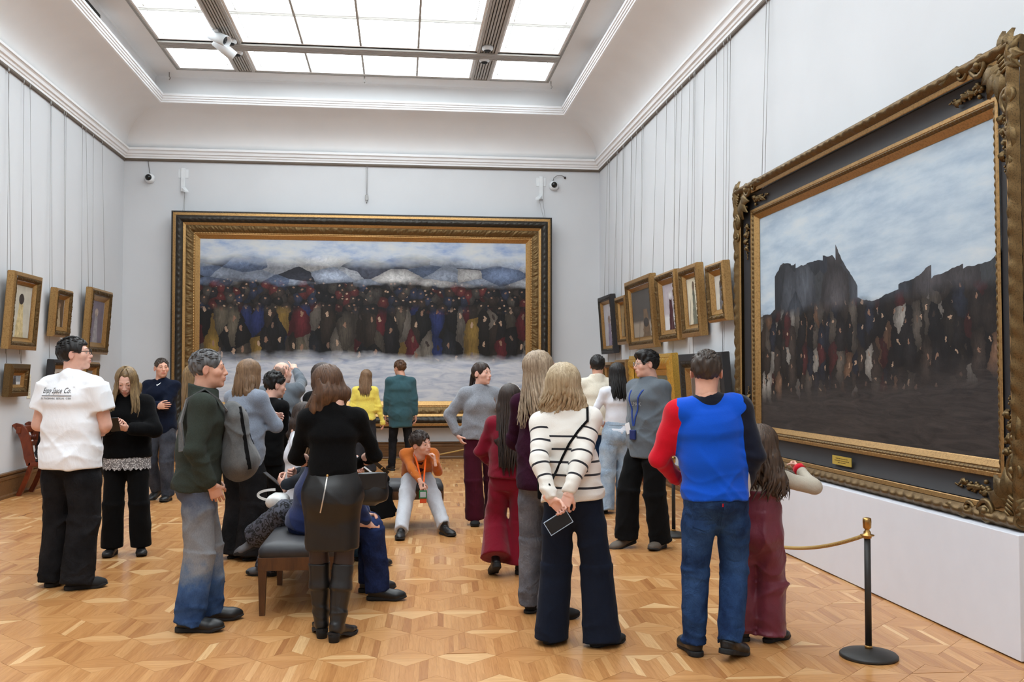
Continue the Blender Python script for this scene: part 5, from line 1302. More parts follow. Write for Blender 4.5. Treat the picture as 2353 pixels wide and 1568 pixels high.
        for ai, (S, E, W_) in enumerate(((SL, EL, WL), (SR, ER, WR))):
            ra = k*am*(0.5+0.5*build); ga = s.group(0.05); t_ = 1+ai; S = S+Rt @ A3((0, 0, -0.010))
            if sl == 'none': continue
            if sl == 'short':
                q = S+(E-S)*tp.get('slen', 0.72); d = unit(E-S); ga.seg(S, q+d*0.02, (0.056*ra+es, 0.060*ra+es), (0.056*ra+es*1.3, 0.062*ra+es*1.3), k=0.0, tag=t_, cap=0.15); ga.cut(q, d, 0.003)
            else:
                d = unit(W_-E); wend = W_+d*tp.get('slext', -0.005); cr = tp.get('cuff', 0.034)*k
                ga.seg(S, E, (0.047*ra+es, 0.050*ra+es), (0.040*ra+es, 0.041*ra+es), k=0.0, tag=t_)
                q = E+(wend-E)*0.82; ga.seg(E, q, (0.040*ra+es, 0.041*ra+es), (0.030*ra+es*tp.get('loose', 0.8), 0.033*ra+es*tp.get('loose', 0.8)), k=0.02, tag=t_)
                ga.seg(q, wend, (cr+0.003, cr+0.003), (cr, cr), k=0.02, tag=t_+4, cap=0.25)
        sd = seed*3
        fl = [drape(sd, tp.get('fold', 0.005), tp.get('kx', 17), 11, 4), creases(sd+1, tp.get('crease', 0.004), 34, P[2]-0.1, Wt[2]+0.03)]
        s.fold = addf(*fl)
        # crease rings at the elbows
        def elbow(X, Y, Z, Es=(EL, ER), Ds=(unit(WL-SL), unit(WR-SR)), a=tp.get('elbow', 0.0035)):
            d = 0
            for E, D in zip(Es, Ds):
                r2 = (X-E[0])**2+(Y-E[1])**2+(Z-E[2])**2; tt = (X-E[0])*D[0]+(Y-E[1])*D[1]+(Z-E[2])*D[2]
                d = d+a*np.exp(-r2/(2*0.085**2))*np.sin(tt*75+2*np.sin(20*X+17*Z))
            return d
        if sl == 'long': s.fold = addf(s.fold, elbow)
        V, Q = s.mesh(hg); nm = tp.get('name', 'sweater'); me = np_mesh(nm, V, Q)
        ti, pr = s.tags(V); tg = np.array([p.tag for p in pr])[ti]
        DD = np.stack([p.dist(*[V[:, i].astype(f32) for i in range(3)]) for p in pr]); TG = np.array([p.tag for p in pr])
        for nm_, ts in (('armL', (1, 5)), ('armR', (2, 6)), ('collar', (3,)), ('rib', (4,))):
            inn = np.isin(TG, ts)
            put_attr(me, nm_, DD[~inn].min(0)-DD[inn].min(0) if inn.any() else -np.ones(len(V)))
        rel = V-Nk; ax_ = rel @ up; rr = np.linalg.norm(rel-ax_[:, None]*up, axis=1)
        me.attributes.remove(me.attributes['collar']); put_attr(me, 'collar', np.minimum(nr+0.024-rr, ax_+0.022))
        put_attr(me, 'px', V[:, 0]); put_attr(me, 'pz', V[:, 2])
        if tp.get('stripes'):
            for nm_, S, E, W_ in (('alL', SL, EL, WL), ('alR', SR, ER, WR)):
                d1 = unit(E-S); d2 = unit(W_-E); t1 = np.clip((V-S) @ d1, -0.1, la); t2 = np.clip((V-E) @ d2, 0, 1); put_attr(me, nm_, S[2]-t1-t2)
        ms = tp['mat'] if isinstance(tp['mat'], (list, tuple)) else [tp['mat']]
        for x in ms: me.materials.append(x)
        Fg.top = link(nm, me, None, root)
        Fg.top_bvh = BVHTree.FromPolygons([tuple(v) for v in V], [tuple(map(int, q)) for q in Q]) if tp.get('bvh') else None
    # --- shoes
    if shoes:
        up_me, so_me = shoe_base(shoes['style']); fk = shoes.get('k', 1.0)*k*(1.0 if m else 0.93)
        for i in (0, 1):
            f = feet[i]; o = link('shoe', up_me, shoes['mat'], root, (f[0], f[1], f[4] if len(f) > 4 else 0.0), None)
            a, Rf, z = AN[i]; o.matrix_basis = Matrix.LocRotScale(Vector((f[0], f[1], z)), Matrix([list(r) for r in Rf]), Vector((fk*shoes.get('w', 1)*(1 if i else -1), fk, fk)))
            o2 = link('sole', so_me, shoes.get('sole', M_SOLE), o)
    if hair: make_hair(hair, Hc, Rh, hs, None, root, 0.0075 if loc[1] < 8.5 else 0.0095)
    return Fg
M_SOLE = plain('black rubber sole', (20, 20, 21), 0.75)
def onto(bvh, p, d, off=0.002):
    h = bvh.ray_cast(Vector(p), Vector(d)); 
    return (A3(h[0])-unit(d)*off) if h[0] is not None else None
# ------------------------------------------------------------------ wardrobe
C_BLACK = cloth('black cotton', (17, 17, 18)); C_BLACKKNIT = knit('black knit', (16, 16, 17), 0.35, 220); C_BLACKJEAN = denim('black denim', (18, 18, 20), (36, 35, 37))
C_TEE = cloth('white t-shirt cotton', (244, 246, 250), var=0.02, bump=0.04, wr=0.22, grain=0.04); C_NAVY = knit('navy knit', (22, 28, 44), 0.3, 200); C_GREYJEAN = denim('washed grey denim', (46, 50, 58), (78, 82, 92))
C_OLIVE = knit('dark olive wool', (54, 60, 54), 0.22, 260); C_GREYBLUE = knit('grey blue melange', (126, 134, 148), 0.18, 180); C_DARKGREY = cloth('dark grey wool', (48, 48, 52))
C_GREYSWEAT = cloth('slate grey jersey', (98, 106, 114), var=0.06); C_YELLOW = knit('yellow knit', (226, 208, 96), 0.12, 120); C_TEAL = cloth('dark teal cotton', (56, 88, 96), var=0.10)
C_ORANGE = cloth('rust orange fleece', (184, 98, 34), var=0.10); C_ASH = cloth('ash grey sweat cotton', (196, 198, 204), var=0.05); C_GREYWOOL = knit('grey wool', (134, 137, 144), 0.22, 130)
C_BURG = cloth('burgundy corduroy', (66, 20, 34), weave=240, bump=0.4); C_RED = cloth('crimson wool', (118, 12, 34), var=0.08); C_PLUM = knit('dark plum wool', (50, 20, 38), 0.3, 200)
C_CREAM = knit('cream wool', (226, 218, 200), 0.08, 160); C_WHITE = cloth('white jersey', (226, 228, 236), var=0.04, grain=0.08, bump=0.08); C_NAVYTR = cloth('navy crepe', (26, 32, 46), var=0.08)
C_GREYDENIM = denim('grey denim', (84, 84, 90), (122, 122, 128)); C_LIGHTJEAN = denim('light blue denim', (130, 152, 176), (178, 194, 208)); C_BLUEJEAN = denim('dark blue denim', (22, 40, 74), (52, 84, 130))
C_MIDJEAN = denim('blue denim', (36, 72, 110), (74, 116, 156)); C_NAVYJEAN = denim('navy denim', (20, 28, 56), (40, 56, 100)); C_NAVYSW = cloth('navy sweatshirt', (30, 42, 84), var=0.08)
C_SNOW = cloth('burgundy ski nylon', (112, 40, 56), rough=0.45, var=0.10, bump=0.1, spec=0.4); C_BEIGE = cloth('beige fleece', (186, 176, 160), var=0.06); C_BLUE = cloth('royal blue felt', (10, 70, 176), var=0.05); C_REDSL = cloth('red felt', (206, 18, 40), var=0.05); C_NAVYSL = cloth('midnight felt', (18, 22, 38))
L_BLACK = m_leather('black shoe leather', (17, 17, 18), 0.42); L_SUEDE = plain('black suede', (22, 22, 23), 0.9); L_BROWN = m_leather('brown suede', (86, 76, 66), 0.7); L_GREY = m_leather('grey nubuck', (84, 82, 84), 0.75)
def m_hdrjean(t):
    a = t.n.new('ShaderNodeAttribute'); a.attribute_name = 'height'; v = t.coord(); n = t.noise(v, 7, 4, 0.6); w = t.noise(t.coord('Object', (260, 260, 90)), 1, 2)
    hh = t.math('ADD', a.outputs['Fac'], t.math('MULTIPLY', t.math('SUBTRACT', n, 0.5), 0.6))
    c = t.ramp(hh, [(0.06, lin((40, 62, 98))), (0.24, lin((66, 94, 136))), (0.36, lin((104, 118, 138))), (0.46, lin((136, 138, 142))), (0.66, lin((126, 128, 132))), (0.85, lin((84, 90, 104)))])  # HDR light tone put into the colour by height: blue shins, paler grey above
    t.set(color=t.mix(0.35, c, t.ramp(w, [(0.3, (0.5, 0.5, 0.55, 1)), (0.7, (1.2, 1.2, 1.2, 1))]), 'MULTIPLY'), rough=0.9, spec=0.15); t.bump(w, 0.25, 0.002)
C_HDRJEAN = mat('denim with painted grey HDR tone', m_hdrjean)
def m_leopard(t):
    v = t.coord(); vo = t.n.new('ShaderNodeTexVoronoi'); vo.inputs['Scale'].default_value = 34; n = t.n.new('ShaderNodeTexNoise'); n.inputs['Scale'].default_value = 30; t.link(v, n.inputs['Vector'])
    t.link(t.mix(0.03, v, n.outputs['Color']), vo.inputs['Vector'])
    t.set(color=t.ramp(vo.outputs['Distance'], [(0.0, lin((84, 86, 98))), (0.26, lin((84, 86, 98))), (0.34, lin((24, 24, 28))), (0.52, lin((26, 26, 30))), (0.60, lin((78, 80, 92)))]), rough=0.9)
C_LEO = mat('grey leopard print', m_leopard)
def attr(t, n): a = t.n.new('ShaderNodeAttribute'); a.attribute_name = n; return a.outputs['Fac']
def m_stripes(t):
    v = t.coord(); w = t.noise(v, 200, 2)
    inL, inR = t.math('GREATER_THAN', attr(t, 'armL'), 0.0), t.math('GREATER_THAN', attr(t, 'armR'), 0.0)
    z = attr(t, 'pz')
    def pick(f, a, b): return t.math('ADD', t.math('MULTIPLY', t.math('SUBTRACT', 1.0, f), a), t.math('MULTIPLY', f, b))
    z = pick(inL, z, attr(t, 'alL')); z = pick(inR, z, attr(t, 'alR'))
    q = t.math('FRACT', t.math('DIVIDE', t.math('SUBTRACT', z, 0.02), 0.074)); on = t.math('LESS_THAN', q, 0.17)
    on = t.math('MULTIPLY', t.math('MULTIPLY', on, t.math('LESS_THAN', z, 1.215)), t.math('GREATER_THAN', z, 0.86))
    t.set(color=t.mix(on, lin((228, 224, 216)), lin((26, 26, 34))), rough=0.95, sheen=0.2); t.bump(w, 0.3, 0.003)
C_STRIPE = mat('white knit with thin black stripes', m_stripes)
def m_tricolour(t):
    v = t.coord(); w = t.noise(v, 340, 2); n = t.noise(v, 9, 3)
    side = t.math('MULTIPLY', t.math('GREATER_THAN', attr(t, 'px'), 0.168), t.math('LESS_THAN', attr(t, 'pz'), 1.24))
    c = t.mix(side, lin((10, 80, 198)), lin((214, 208, 200)))
    c = t.mix(t.math('GREATER_THAN', attr(t, 'collar'), 0.0), c, lin((18, 22, 34)))
    c = t.mix(t.math('GREATER_THAN', attr(t, 'armR'), 0.0), c, lin((18, 22, 38))); c = t.mix(t.math('GREATER_THAN', attr(t, 'armL'), 0.0), c, lin((204, 14, 38)))
    t.set(color=t.mix(0.3, c, t.ramp(w, [(0.3, (0.6, 0.6, 0.6, 1)), (0.7, (1.1, 1.1, 1.1, 1))]), 'MULTIPLY'), rough=0.9, sheen=0.15, spec=0.15); t.bump(w, 0.25, 0.002)
C_TRI = mat('blue felt with red and navy sleeves', m_tricolour)
H_BLACK = m_hair('black hair', (20, 18, 18), (48, 44, 42)); H_DARK = m_hair('dark brown hair', (36, 26, 22), (78, 58, 46)); H_BROWN = m_hair('brown hair', (70, 48, 34), (128, 92, 64)); H_LBROWN = m_hair('light brown hair', (104, 78, 56), (164, 130, 96))
H_BLOND = m_hair('blonde hair', (150, 126, 92), (236, 218, 186)); H_ASHB = m_hair('ash blonde hair', (128, 106, 84), (218, 198, 170)); H_GREY = m_hair('salt and pepper hair', (62, 60, 60), (150, 150, 152)); H_OMBRE = m_hair('ombre blonde brown hair', (92, 70, 48), (196, 164, 112))
H_BUZZ = m_hair('cropped dark brown hair', (52, 42, 36), (92, 76, 64)); H_BALD = m_hair('grey cropped hair', (150, 122, 108), (176, 150, 136))
SH = lambda st, m_, **kw: dict(style=st, mat=m_, **kw)
PEOPLE = {}

# 1 man in the white t-shirt
PEOPLE['tee'] = person('man in white printed t-shirt and baggy black jeans, arms folded, seen from behind', (-2.42, 7.40), 14, 1.85, 'm', 1.10, head=(66, 8, 0), twist=6,
    feet=[(-0.14, 0.03, -4, 0), (0.10, -0.06, 52, 0)], armL=dict(wrist=(-0.08, 0.19, 1.13), elbow=(-1, -0.9, -0.3), hand='fist', palm=(0, -1, 0), dir=(1, 0.2, 0)), armR=dict(wrist=(0.08, 0.22, 1.12), elbow=(1, -0.9, -0.3), hand='fist', palm=(0, -1, 0), dir=(-1, 0.2, 0)),
    top=dict(mat=C_TEE, name='t_shirt', sleeve='short', hem=0.87, ease=0.026, ease_s=0.030, boxy=0.7, flare=0.014, fold=0.006, crease=0.004, bvh=True, slen=0.64), bottom=dict(mat=C_BLACKJEAN, ease=0.022, hem_r=0.098, knee_r=0.098, thigh_r=0.108, hem=0.035, fold=0.006, crease=0.005),
    hair=dict(style='short', mat=H_BLACK, th=0.014, seed=3), skin=0, shoes=SH('sneaker', L_SUEDE), glasses=M_IRON, seed=11)
# 2 woman reading her phone
PEOPLE['phone'] = person('woman in oversized black turtleneck with white lace hem, reading her phone', (-2.37, 8.68), 178, 1.63, 'f', 1.0, head=(-4, -26, 0), lean=2,
    feet=[(-0.125, 0.0, -14, 0), (0.105, 0.02, 4, 0)], armL=dict(wrist=(-0.065, 0.27, 1.10), elbow=(-1, -0.3, -0.6), hand='hold', palm=(0.7, 0, 0.6), dir=(0.75, 0.6, 0.25)), armR=dict(wrist=(0.055, 0.28, 1.11), elbow=(1, -0.3, -0.6), hand='hold', palm=(-0.7, 0, 0.6), dir=(-0.75, 0.6, 0.25)),
    top=dict(mat=C_BLACKKNIT, collar='turtle', hem=0.84, ease=0.045, ease_s=0.040, boxy=0.8, flare=0.005, fold=0.005, loose=1.0, cuff=0.038), bottom=dict(mat=C_BLACK, ease=0.015, hem_r=0.102, knee_r=0.092, thigh_r=0.100, hem=0.07, fold=0.004, crease=0.001),
    hair=dict(style='long', mat=H_OMBRE, length=0.40, back=0.0, width=0.115, taper=1.15, seed=5, wave=0.010, front=0.80), skin=0, shoes=SH('chunky', L_BLACK), seed=12)
# 3 man in navy cardigan
PEOPLE['cardigan'] = person('man in navy cardigan and dark jeans walking with crossed arms', (-2.96, 12.32), 196, 1.77, 'm', 1.0, head=(-42, 2, 0),
    feet=[(-0.11, 0.02, -8, 0), (0.10, -0.14, 8, -24, 0.05)], armL=dict(wrist=(0.09, 0.27, 1.20), elbow=(-1, -0.1, -0.6), hand='relaxed', palm=(0, -1, 0), dir=(1, 0.1, 0)), armR=dict(wrist=(-0.09, 0.24, 1.17), elbow=(1, -0.1, -0.6), hand='relaxed', palm=(0, -1, 0), dir=(-1, 0.1, 0.1)),
    top=dict(mat=C_NAVY, name='cardigan', collar='shirt', hem=0.83, ease=0.022, boxy=0.6, fold=0.005), bottom=dict(mat=C_GREYJEAN, ease=0.014, hem_r=0.078, knee_r=0.086, hem=0.06),
    hair=dict(style='short', mat=H_BUZZ, th=0.007, seed=8), skin=1, shoes=SH('boot', L_BLACK), seed=13)
# 4 man in dark green sweater
PEOPLE['green'] = person('grey-haired man in dark green sweater and jeans, hand in pocket', (-1.255, 6.16), 78, 1.72, 'm', 1.0, head=(4, 2, 0), lean=3,
    feet=[(-0.10, 0.08, -4, 0), (0.11, -0.04, 14, 0)], armR=dict(wrist=(0.178, 0.085, 0.885), elbow=(0.5, -1, 0), hand='relaxed', palm=(-1, 0, 0), dir=(-0.35, 0.30, -0.88)), armL=dict(wrist=(-0.178, 0.085, 0.885), elbow=(-0.5, -1, 0), hand='relaxed', palm=(1, 0, 0), dir=(0.35, 0.30, -0.88)),
    top=dict(mat=C_OLIVE, collar='high', hem=0.845, ease=0.022, boxy=0.7, fold=0.006, rib=True), bottom=dict(mat=C_HDRJEAN, ease=0.014, hem_r=0.086, knee_r=0.088, hem=0.045, crease=0.006, fold=0.005),
    hair=dict(style='short', mat=H_GREY, th=0.008, seed=4), skin=1, shoes=SH('sneaker', L_BLACK, k=1.08), seed=14)
# 5 woman in grey blue sweater
PEOPLE['greyblue'] = person('woman in grey-blue sweater and wide black jeans with straight light brown hair', (-1.33, 8.36), 38, 1.69, 'f', 1.08, head=(4, -4, 0), lean=3,
    armL=dict(wrist=(0.02, 0.30, 1.18), elbow=(-1, -0.2, -0.6), hand='relaxed'), armR=dict(wrist=(0.03, 0.27, 1.13), elbow=(1, -0.2, -0.6), hand='fist', palm=(0, -1, 0.3)),
    top=dict(mat=C_GREYBLUE, hem=0.74, ease=0.028, ease_s=0.022, boxy=0.6, fold=0.005), bottom=dict(mat=C_BLACKJEAN, hem_r=0.125, knee_r=0.108, thigh_r=0.108, hem=0.035),
    hair=dict(style='long', mat=H_LBROWN, length=0.245, back=-0.095, width=0.115, taper=1.0, seed=15, fat=1.1), skin=0, shoes=SH('loafer', L_SUEDE), seed=15)
# 6 woman behind the man in green
PEOPLE['chin'] = person('blonde woman in black, hand at her chin, mostly hidden behind the man in green', (-1.50, 7.46), 82, 1.64, 'f', 0.95, lean=-5, head=(-5, 2, 0),
    armR=dict(px=(507, 948, -0.02), elbow=(0.4, -0.6, -1), hand='hold', palm=(0, -0.7, 0.5), dir=(-0.1, -0.35, 0.95)), armL=dict(wrist=(0.0, 0.22, 1.05), elbow=(-1, -0.3, -0.6), hand='relaxed'),
    top=dict(mat=C_BLACKKNIT, hem=0.80, ease=0.018), bottom=dict(mat=C_BLACK, hem_r=0.085, knee_r=0.08, hem=0.05), feet=[(-0.09, -0.02, -6, 0), (0.10, 0.02, 10, 0)],
    hair=dict(style='long', mat=H_OMBRE, length=0.30, back=-0.075, width=0.09, seed=16), skin=0, shoes=SH('sneaker', L_BROWN), seed=16)
# 7 young man in blazer
PEOPLE['blazer'] = person('dark-haired boy in black blazer looking towards the snowy painting', (-1.23, 9.10), 42, 1.57, 'm', 0.92, head=(16, -6, 0), lean=5,
    armR=dict(px=(654, 1052, 0.22), elbow=(0.6, -1, -0.2), hand='relaxed', palm=(0, -1, 0)), armL=dict(wrist=(-0.08, 0.26, 0.98), elbow=(-0.7, -1, -0.2), hand='relaxed'),
    top=dict(mat=C_BLACK, name='blazer', collar='shirt', hem=0.72, ease=0.026, boxy=0.6, fold=0.006, flare=0.008), bottom=dict(mat=C_BLACK, hem_r=0.08, knee_r=0.08, hem=0.04),
    hair=dict(style='curly', mat=H_BLACK, th=0.012, seed=17), skin=0, shoes=SH('loafer', L_BLACK), seed=17)
# 8 bald man pointing
PEOPLE['bald'] = person('bald man in grey sweatshirt pointing up at the snowy painting', (-1.27, 10.42), 14, 1.70, 'm', 1.12, head=(28, 4, 0), shoulders=(0, 0.03),
    armR=dict(px=(678, 848, 0.42), elbow=(0.8, 0.2, -1), hand='point', palm=(0, 0, -1)), armL=dict(wrist=(-0.08, 0.26, 1.02), elbow=(-1, -0.3, -0.5), hand='relaxed'), top=dict(mat=C_GREYSWEAT, name='sweatshirt', hem=0.80, ease=0.026, boxy=0.8, fold=0.006, bvh=True), bottom=dict(mat=C_DARKGREY, hem_r=0.085, knee_r=0.085),
    hair=dict(style='balding', mat=H_BALD, th=0.001, seed=18), skin=0, shoes=SH('sneaker', L_BLACK), seed=18)
# 10 person with dark bob
PEOPLE['bob'] = person('woman with short dark brown bob in black jacket behind the leather skirt woman', (-0.74, 9.02), 48, 1.66, 'f', 1.0, head=(10, -4, 0),
    top=dict(mat=C_BLACK, name='jacket', collar='shirt', hem=0.80, ease=0.03, boxy=0.6), bottom=dict(mat=C_DARKGREY, hem_r=0.09, knee_r=0.085), hair=dict(style='long', mat=H_DARK, length=0.15, back=-0.02, width=0.085, taper=0.75, seed=20, th=0.014), skin=0, shoes=SH('loafer', L_BLACK), seed=20,
    armR=dict(wrist=(0.12, 0.22, 0.98)), armL=dict(wrist=(-0.12, 0.22, 0.98)))
# 15 woman in leather skirt
L_SKIRT = m_leather('black skirt leather', (17, 16, 16), 0.38)
PEOPLE['skirt'] = person('woman in fitted black turtleneck and black leather skirt with zip, tall boots', (-0.40, 5.79), -6, 1.62, 'f', 1.02, head=(-22, -20, -10), lean=4,
    feet=[(-0.06, 0.06, -6, 0), (0.03, -0.05, 34, 0)], armL=dict(wrist=(-0.04, 0.27, 1.00), elbow=(-1, -0.35, -0.5), hand='hold', palm=(0, -1, 0)), armR=dict(wrist=(0.10, 0.27, 0.98), elbow=(1, -0.35, -0.5), hand='fist', palm=(0, 0, 1)),
    top=dict(mat=C_BLACKKNIT, collar='turtle', hem=0.955, ease=0.010, ease_s=0.010, boxy=0.1, fold=0.003, crease=0.003), bottom=dict(type='skirt', name='skirt', mat=L_SKIRT, hem_z=0.525, waist=0.125, ease=0.012, bvh=True, out=True),
    hair=dict(style='long', mat=H_BROWN, length=0.25, back=-0.005, width=0.11, shift=-0.05, taper=0.9, seed=21, fat=1.0), skin=0, shoes=None, legs_skin=True, seed=21)
# 17 girl in yellow
PEOPLE['yellow'] = person('girl in yellow sweater and dark grey trousers before the snowy painting', (-0.56, 15.2), 4, 1.63, 'f', 0.95, head=(0, -8, 8),
    armR=dict(px=(880, 975, 0.0), elbow=(0.6, -1, 0), hand='relaxed', palm=(-1, 0, 0)), top=dict(mat=C_YELLOW, hem=0.84, ease=0.022, ease_s=0.018, boxy=0.6, cuff=0.045, slext=0.05), bottom=dict(mat=C_DARKGREY, hem_r=0.11, knee_r=0.10, hem=0.04),
    hair=dict(style='long', mat=H_LBROWN, length=0.30, back=-0.135, width=0.095, taper=0.75, seed=22), skin=0, shoes=SH('sneaker', L_BLACK), seed=22)
# 18 man in teal shirt
PEOPLE['teal'] = person('man in dark teal shirt and black jeans before the snowy painting', (0.0, 15.7), -8, 1.80, 'm', 1.0, head=(-34, -4, 0), feet=[(-0.14, 0, -10, 0), (0.16, 0, 12, 0)],
    armR=dict(px=(956, 965, 0.0), elbow=(0.5, -1, 0), hand='relaxed', palm=(-1, 0, 0)), armL=dict(px=(884, 972, 0.05), elbow=(-0.5, -1, 0), hand='relaxed', palm=(1, 0, 0)),
    top=dict(mat=C_TEAL, name='shirt', collar='shirt', hem=0.70, ease=0.032, ease_s=0.02, boxy=0.9, fold=0.006), bottom=dict(mat=C_BLACKJEAN, hem_r=0.062, knee_r=0.066, thigh_r=0.086, hem=0.04), hair=dict(style='short', mat=H_BROWN, th=0.016, seed=23), skin=1, shoes=SH('sneaker', L_BLACK), seed=23)
# 20 woman in grey wool
PEOPLE['greywoman'] = person('woman in grey wool sweater and burgundy trousers, ponytail, looking aside', (0.83, 9.98), 176, 1.69, 'f', 1.0, head=(-46, 3, 0),
    feet=[(-0.17, -0.10, -14, 0), (0.06, 0.02, 6, 0)], armR=dict(px=(1052, 1003, -0.02), elbow=(1, -0.6, 0), hand='relaxed', palm=(-1, 0, 0), dir=(-0.5, 0.3, -0.8)), armL=dict(wrist=(-0.20, 0.02, 0.90), elbow=(-1, -0.8, 0), hand='relaxed', palm=(1, 0, 0)),
    top=dict(mat=C_GREYWOOL, collar='crew', hem=0.93, ease=0.036, ease_s=0.034, boxy=0.8, rib=True, bvh=True), bottom=dict(mat=C_BURG, hem_r=0.115, knee_r=0.098, thigh_r=0.10, hem=0.06, crease=0.001), hair=dict(style='pony', mat=H_DARK, th=0.009, length=0.24, seed=24), skin=0, shoes=SH('loafer', L_SUEDE), seed=24)
# 21 girl in crimson suit
PEOPLE['redgirl'] = person('girl in crimson jacket and flared trousers with very long dark hair', (0.85, 7.46), 12, 1.46, 'f', 0.98, head=(4, -3, 0), twist=4,
    feet=[(-0.09, -0.12, -18, -28, 0.06), (0.08, 0.05, 10, 0)], armL=dict(wrist=(-0.14, 0.16, 0.82), elbow=(-1, -0.8, 0), hand='relaxed', palm=(1, 0, 0)), armR=dict(wrist=(0.14, 0.14, 0.80), elbow=(1, -0.7, 0), hand='relaxed', palm=(-1, 0, 0)),
    top=dict(mat=C_RED, name='jacket', hem=0.76, ease=0.028, ease_s=0.020, boxy=0.7, fold=0.003), bottom=dict(mat=C_RED, hem_r=0.150, knee_r=0.105, thigh_r=0.105, hem=0.085, crease=0.0, hem_fw=1.2), hair=dict(style='long', mat=H_DARK, length=0.56, back=-0.175, width=0.100, taper=0.55, seed=25, wave=0.008), skin=0, shoes=SH('chunky', L_BLACK, k=1.05), seed=25)
# 22 woman in plum sweater
PEOPLE['plum'] = person('woman in dark plum sweater and grey jeans with long ash blonde hair', (0.93, 6.18), 30, 1.72, 'f', 0.92, side=-3, head=(34, 12, 0), feet=[(-0.11, 0.06, 0, 0), (0.09, -0.08, 46, 0)],
    top=dict(mat=C_PLUM, hem=0.82, ease=0.030, boxy=0.8, fold=0.005), bottom=dict(mat=C_GREYDENIM, hem_r=0.098, knee_r=0.092, thigh_r=0.100, hem=0.055), armL=dict(wrist=(-0.10, 0.24, 0.98), elbow=(-1, -0.4, -0.3), hand='relaxed'), armR=dict(wrist=(0.12, 0.24, 0.98), elbow=(0.6, -0.8, -0.3), hand='relaxed'),
    hair=dict(style='long', mat=H_ASHB, length=0.37, back=-0.125, width=0.105, taper=0.95, seed=26, wave=0.010, fat=1.15), skin=0, shoes=SH('loafer', L_SUEDE, k=1.05), seed=26)
# 23 woman in striped sweater
PEOPLE['stripe'] = person('woman in white sweater with thin black stripes, hands behind back holding a phone', (1.00, 5.51), 10, 1.61, 'f', 0.97, head=(6, 4, 0), side=-6.5, feet=[(-0.125, 0.02, 24, -4, 0.0), (0.16, -0.02, 52, 0)],
    armL=dict(px=(1266, 1150, -0.24), elbow=(-1, -0.5, 0), hand='hold', palm=(0, -0.6, -0.2), dir=(0.75, -0.1, -0.6)), armR=dict(px=(1302, 1152, -0.27), elbow=(1, -0.5, 0), hand='hold', palm=(0.3, 0.9, -0.2), dir=(-0.35, -0.08, -0.95)),
    top=dict(mat=C_STRIPE, stripes=True, collar='crew', hem=0.83, ease=0.028, ease_s=0.026, boxy=0.6, fold=0.005, rib=False, loose=0.9, bvh=True), bottom=dict(mat=C_NAVYTR, hem_r=0.116, knee_r=0.098, thigh_r=0.104, hem=0.02, crease=0.002), hair=dict(style='long', mat=H_BLOND, length=0.185, back=-0.03, width=0.125, taper=1.0, seed=27, wave=0.026, fat=1.2, th=0.022, locks=90), skin=0, shoes=SH('loafer', L_SUEDE, k=1.05), seed=27)
# 24 man in cream
PEOPLE['cream'] = person('man in cream high-collar sweater and dark blue jeans', (2.36, 11.31), 8, 1.80, 'm', 0.98, head=(0, 2, 0),
    armL=dict(wrist=(-0.20, 0.14, 0.92)), armR=dict(wrist=(0.20, 0.12, 0.92)), top=dict(mat=C_CREAM, collar='high', hem=0.84, ease=0.026, boxy=0.7), bottom=dict(mat=C_BLUEJEAN, hem_r=0.082, knee_r=0.085, hem=0.03), hair=dict(style='short', mat=H_BLACK, th=0.015, seed=28), skin=1, shoes=SH('sneaker', L_BLACK), seed=28)
# 25 woman in light jeans
PEOPLE['jeans'] = person('woman in white fitted top and wide light blue jeans with long black hair', (2.45, 10.64), -6, 1.69, 'f', 1.0, head=(4, 0, 0), feet=[(-0.17, 0, -8, 0), (0.10, 0.02, 8, 0)],
    armL=dict(wrist=(-0.12, 0.20, 1.00), elbow=(-1, -0.6, -0.2), hand='relaxed', palm=(0, -1, 0)), armR=dict(wrist=(0.14, 0.20, 1.02), elbow=(1, -0.6, -0.2), hand='relaxed'),
    top=dict(mat=C_WHITE, name='top', hem=1.02, ease=0.010, ease_s=0.010, boxy=0.1, fold=0.003), bottom=dict(mat=C_LIGHTJEAN, ease=0.012, out=True, waist=0.125, hem_r=0.130, knee_r=0.108, thigh_r=0.106, hem=0.04, bvh=True), hair=dict(style='long', mat=H_BLACK, length=0.30, back=-0.135, width=0.10, taper=0.85, seed=29), skin=0, shoes=SH('loafer', L_BLACK), seed=29)
# 26 man with lanyard
PEOPLE['lanyard'] = person('man in slate grey long-sleeve shirt and black trousers with blue lanyard, walking', (2.22, 8.49), -118, 1.79, 'm', 0.98, lean=-5, head=(26, -2, 0), feet=[(-0.11, -0.06, -20, 0), (0.09, 0.14, 8, -14, 0.02)],
    armR=dict(px=(1452, 1032, 0.10), elbow=(0.6, -1, 0), hand='relaxed', palm=(-1, 0, 0)), armL=dict(wrist=(-0.24, -0.02, 0.84), elbow=(-0.6, -1, 0), hand='relaxed', palm=(1, 0, 0)),
    top=dict(mat=C_GREYSWEAT, name='shirt', hem=0.80, ease=0.034, ease_s=0.026, boxy=0.9, fold=0.007, crease=0.006, bvh=True), bottom=dict(mat=C_BLACK, hem_r=0.10, knee_r=0.098, thigh_r=0.102, hem=0.05, crease=0.006), hair=dict(style='swept', mat=H_BLACK, th=0.014, seed=30), skin=0, shoes=SH('sneaker', L_BROWN), glasses=M_STEEL, seed=30)
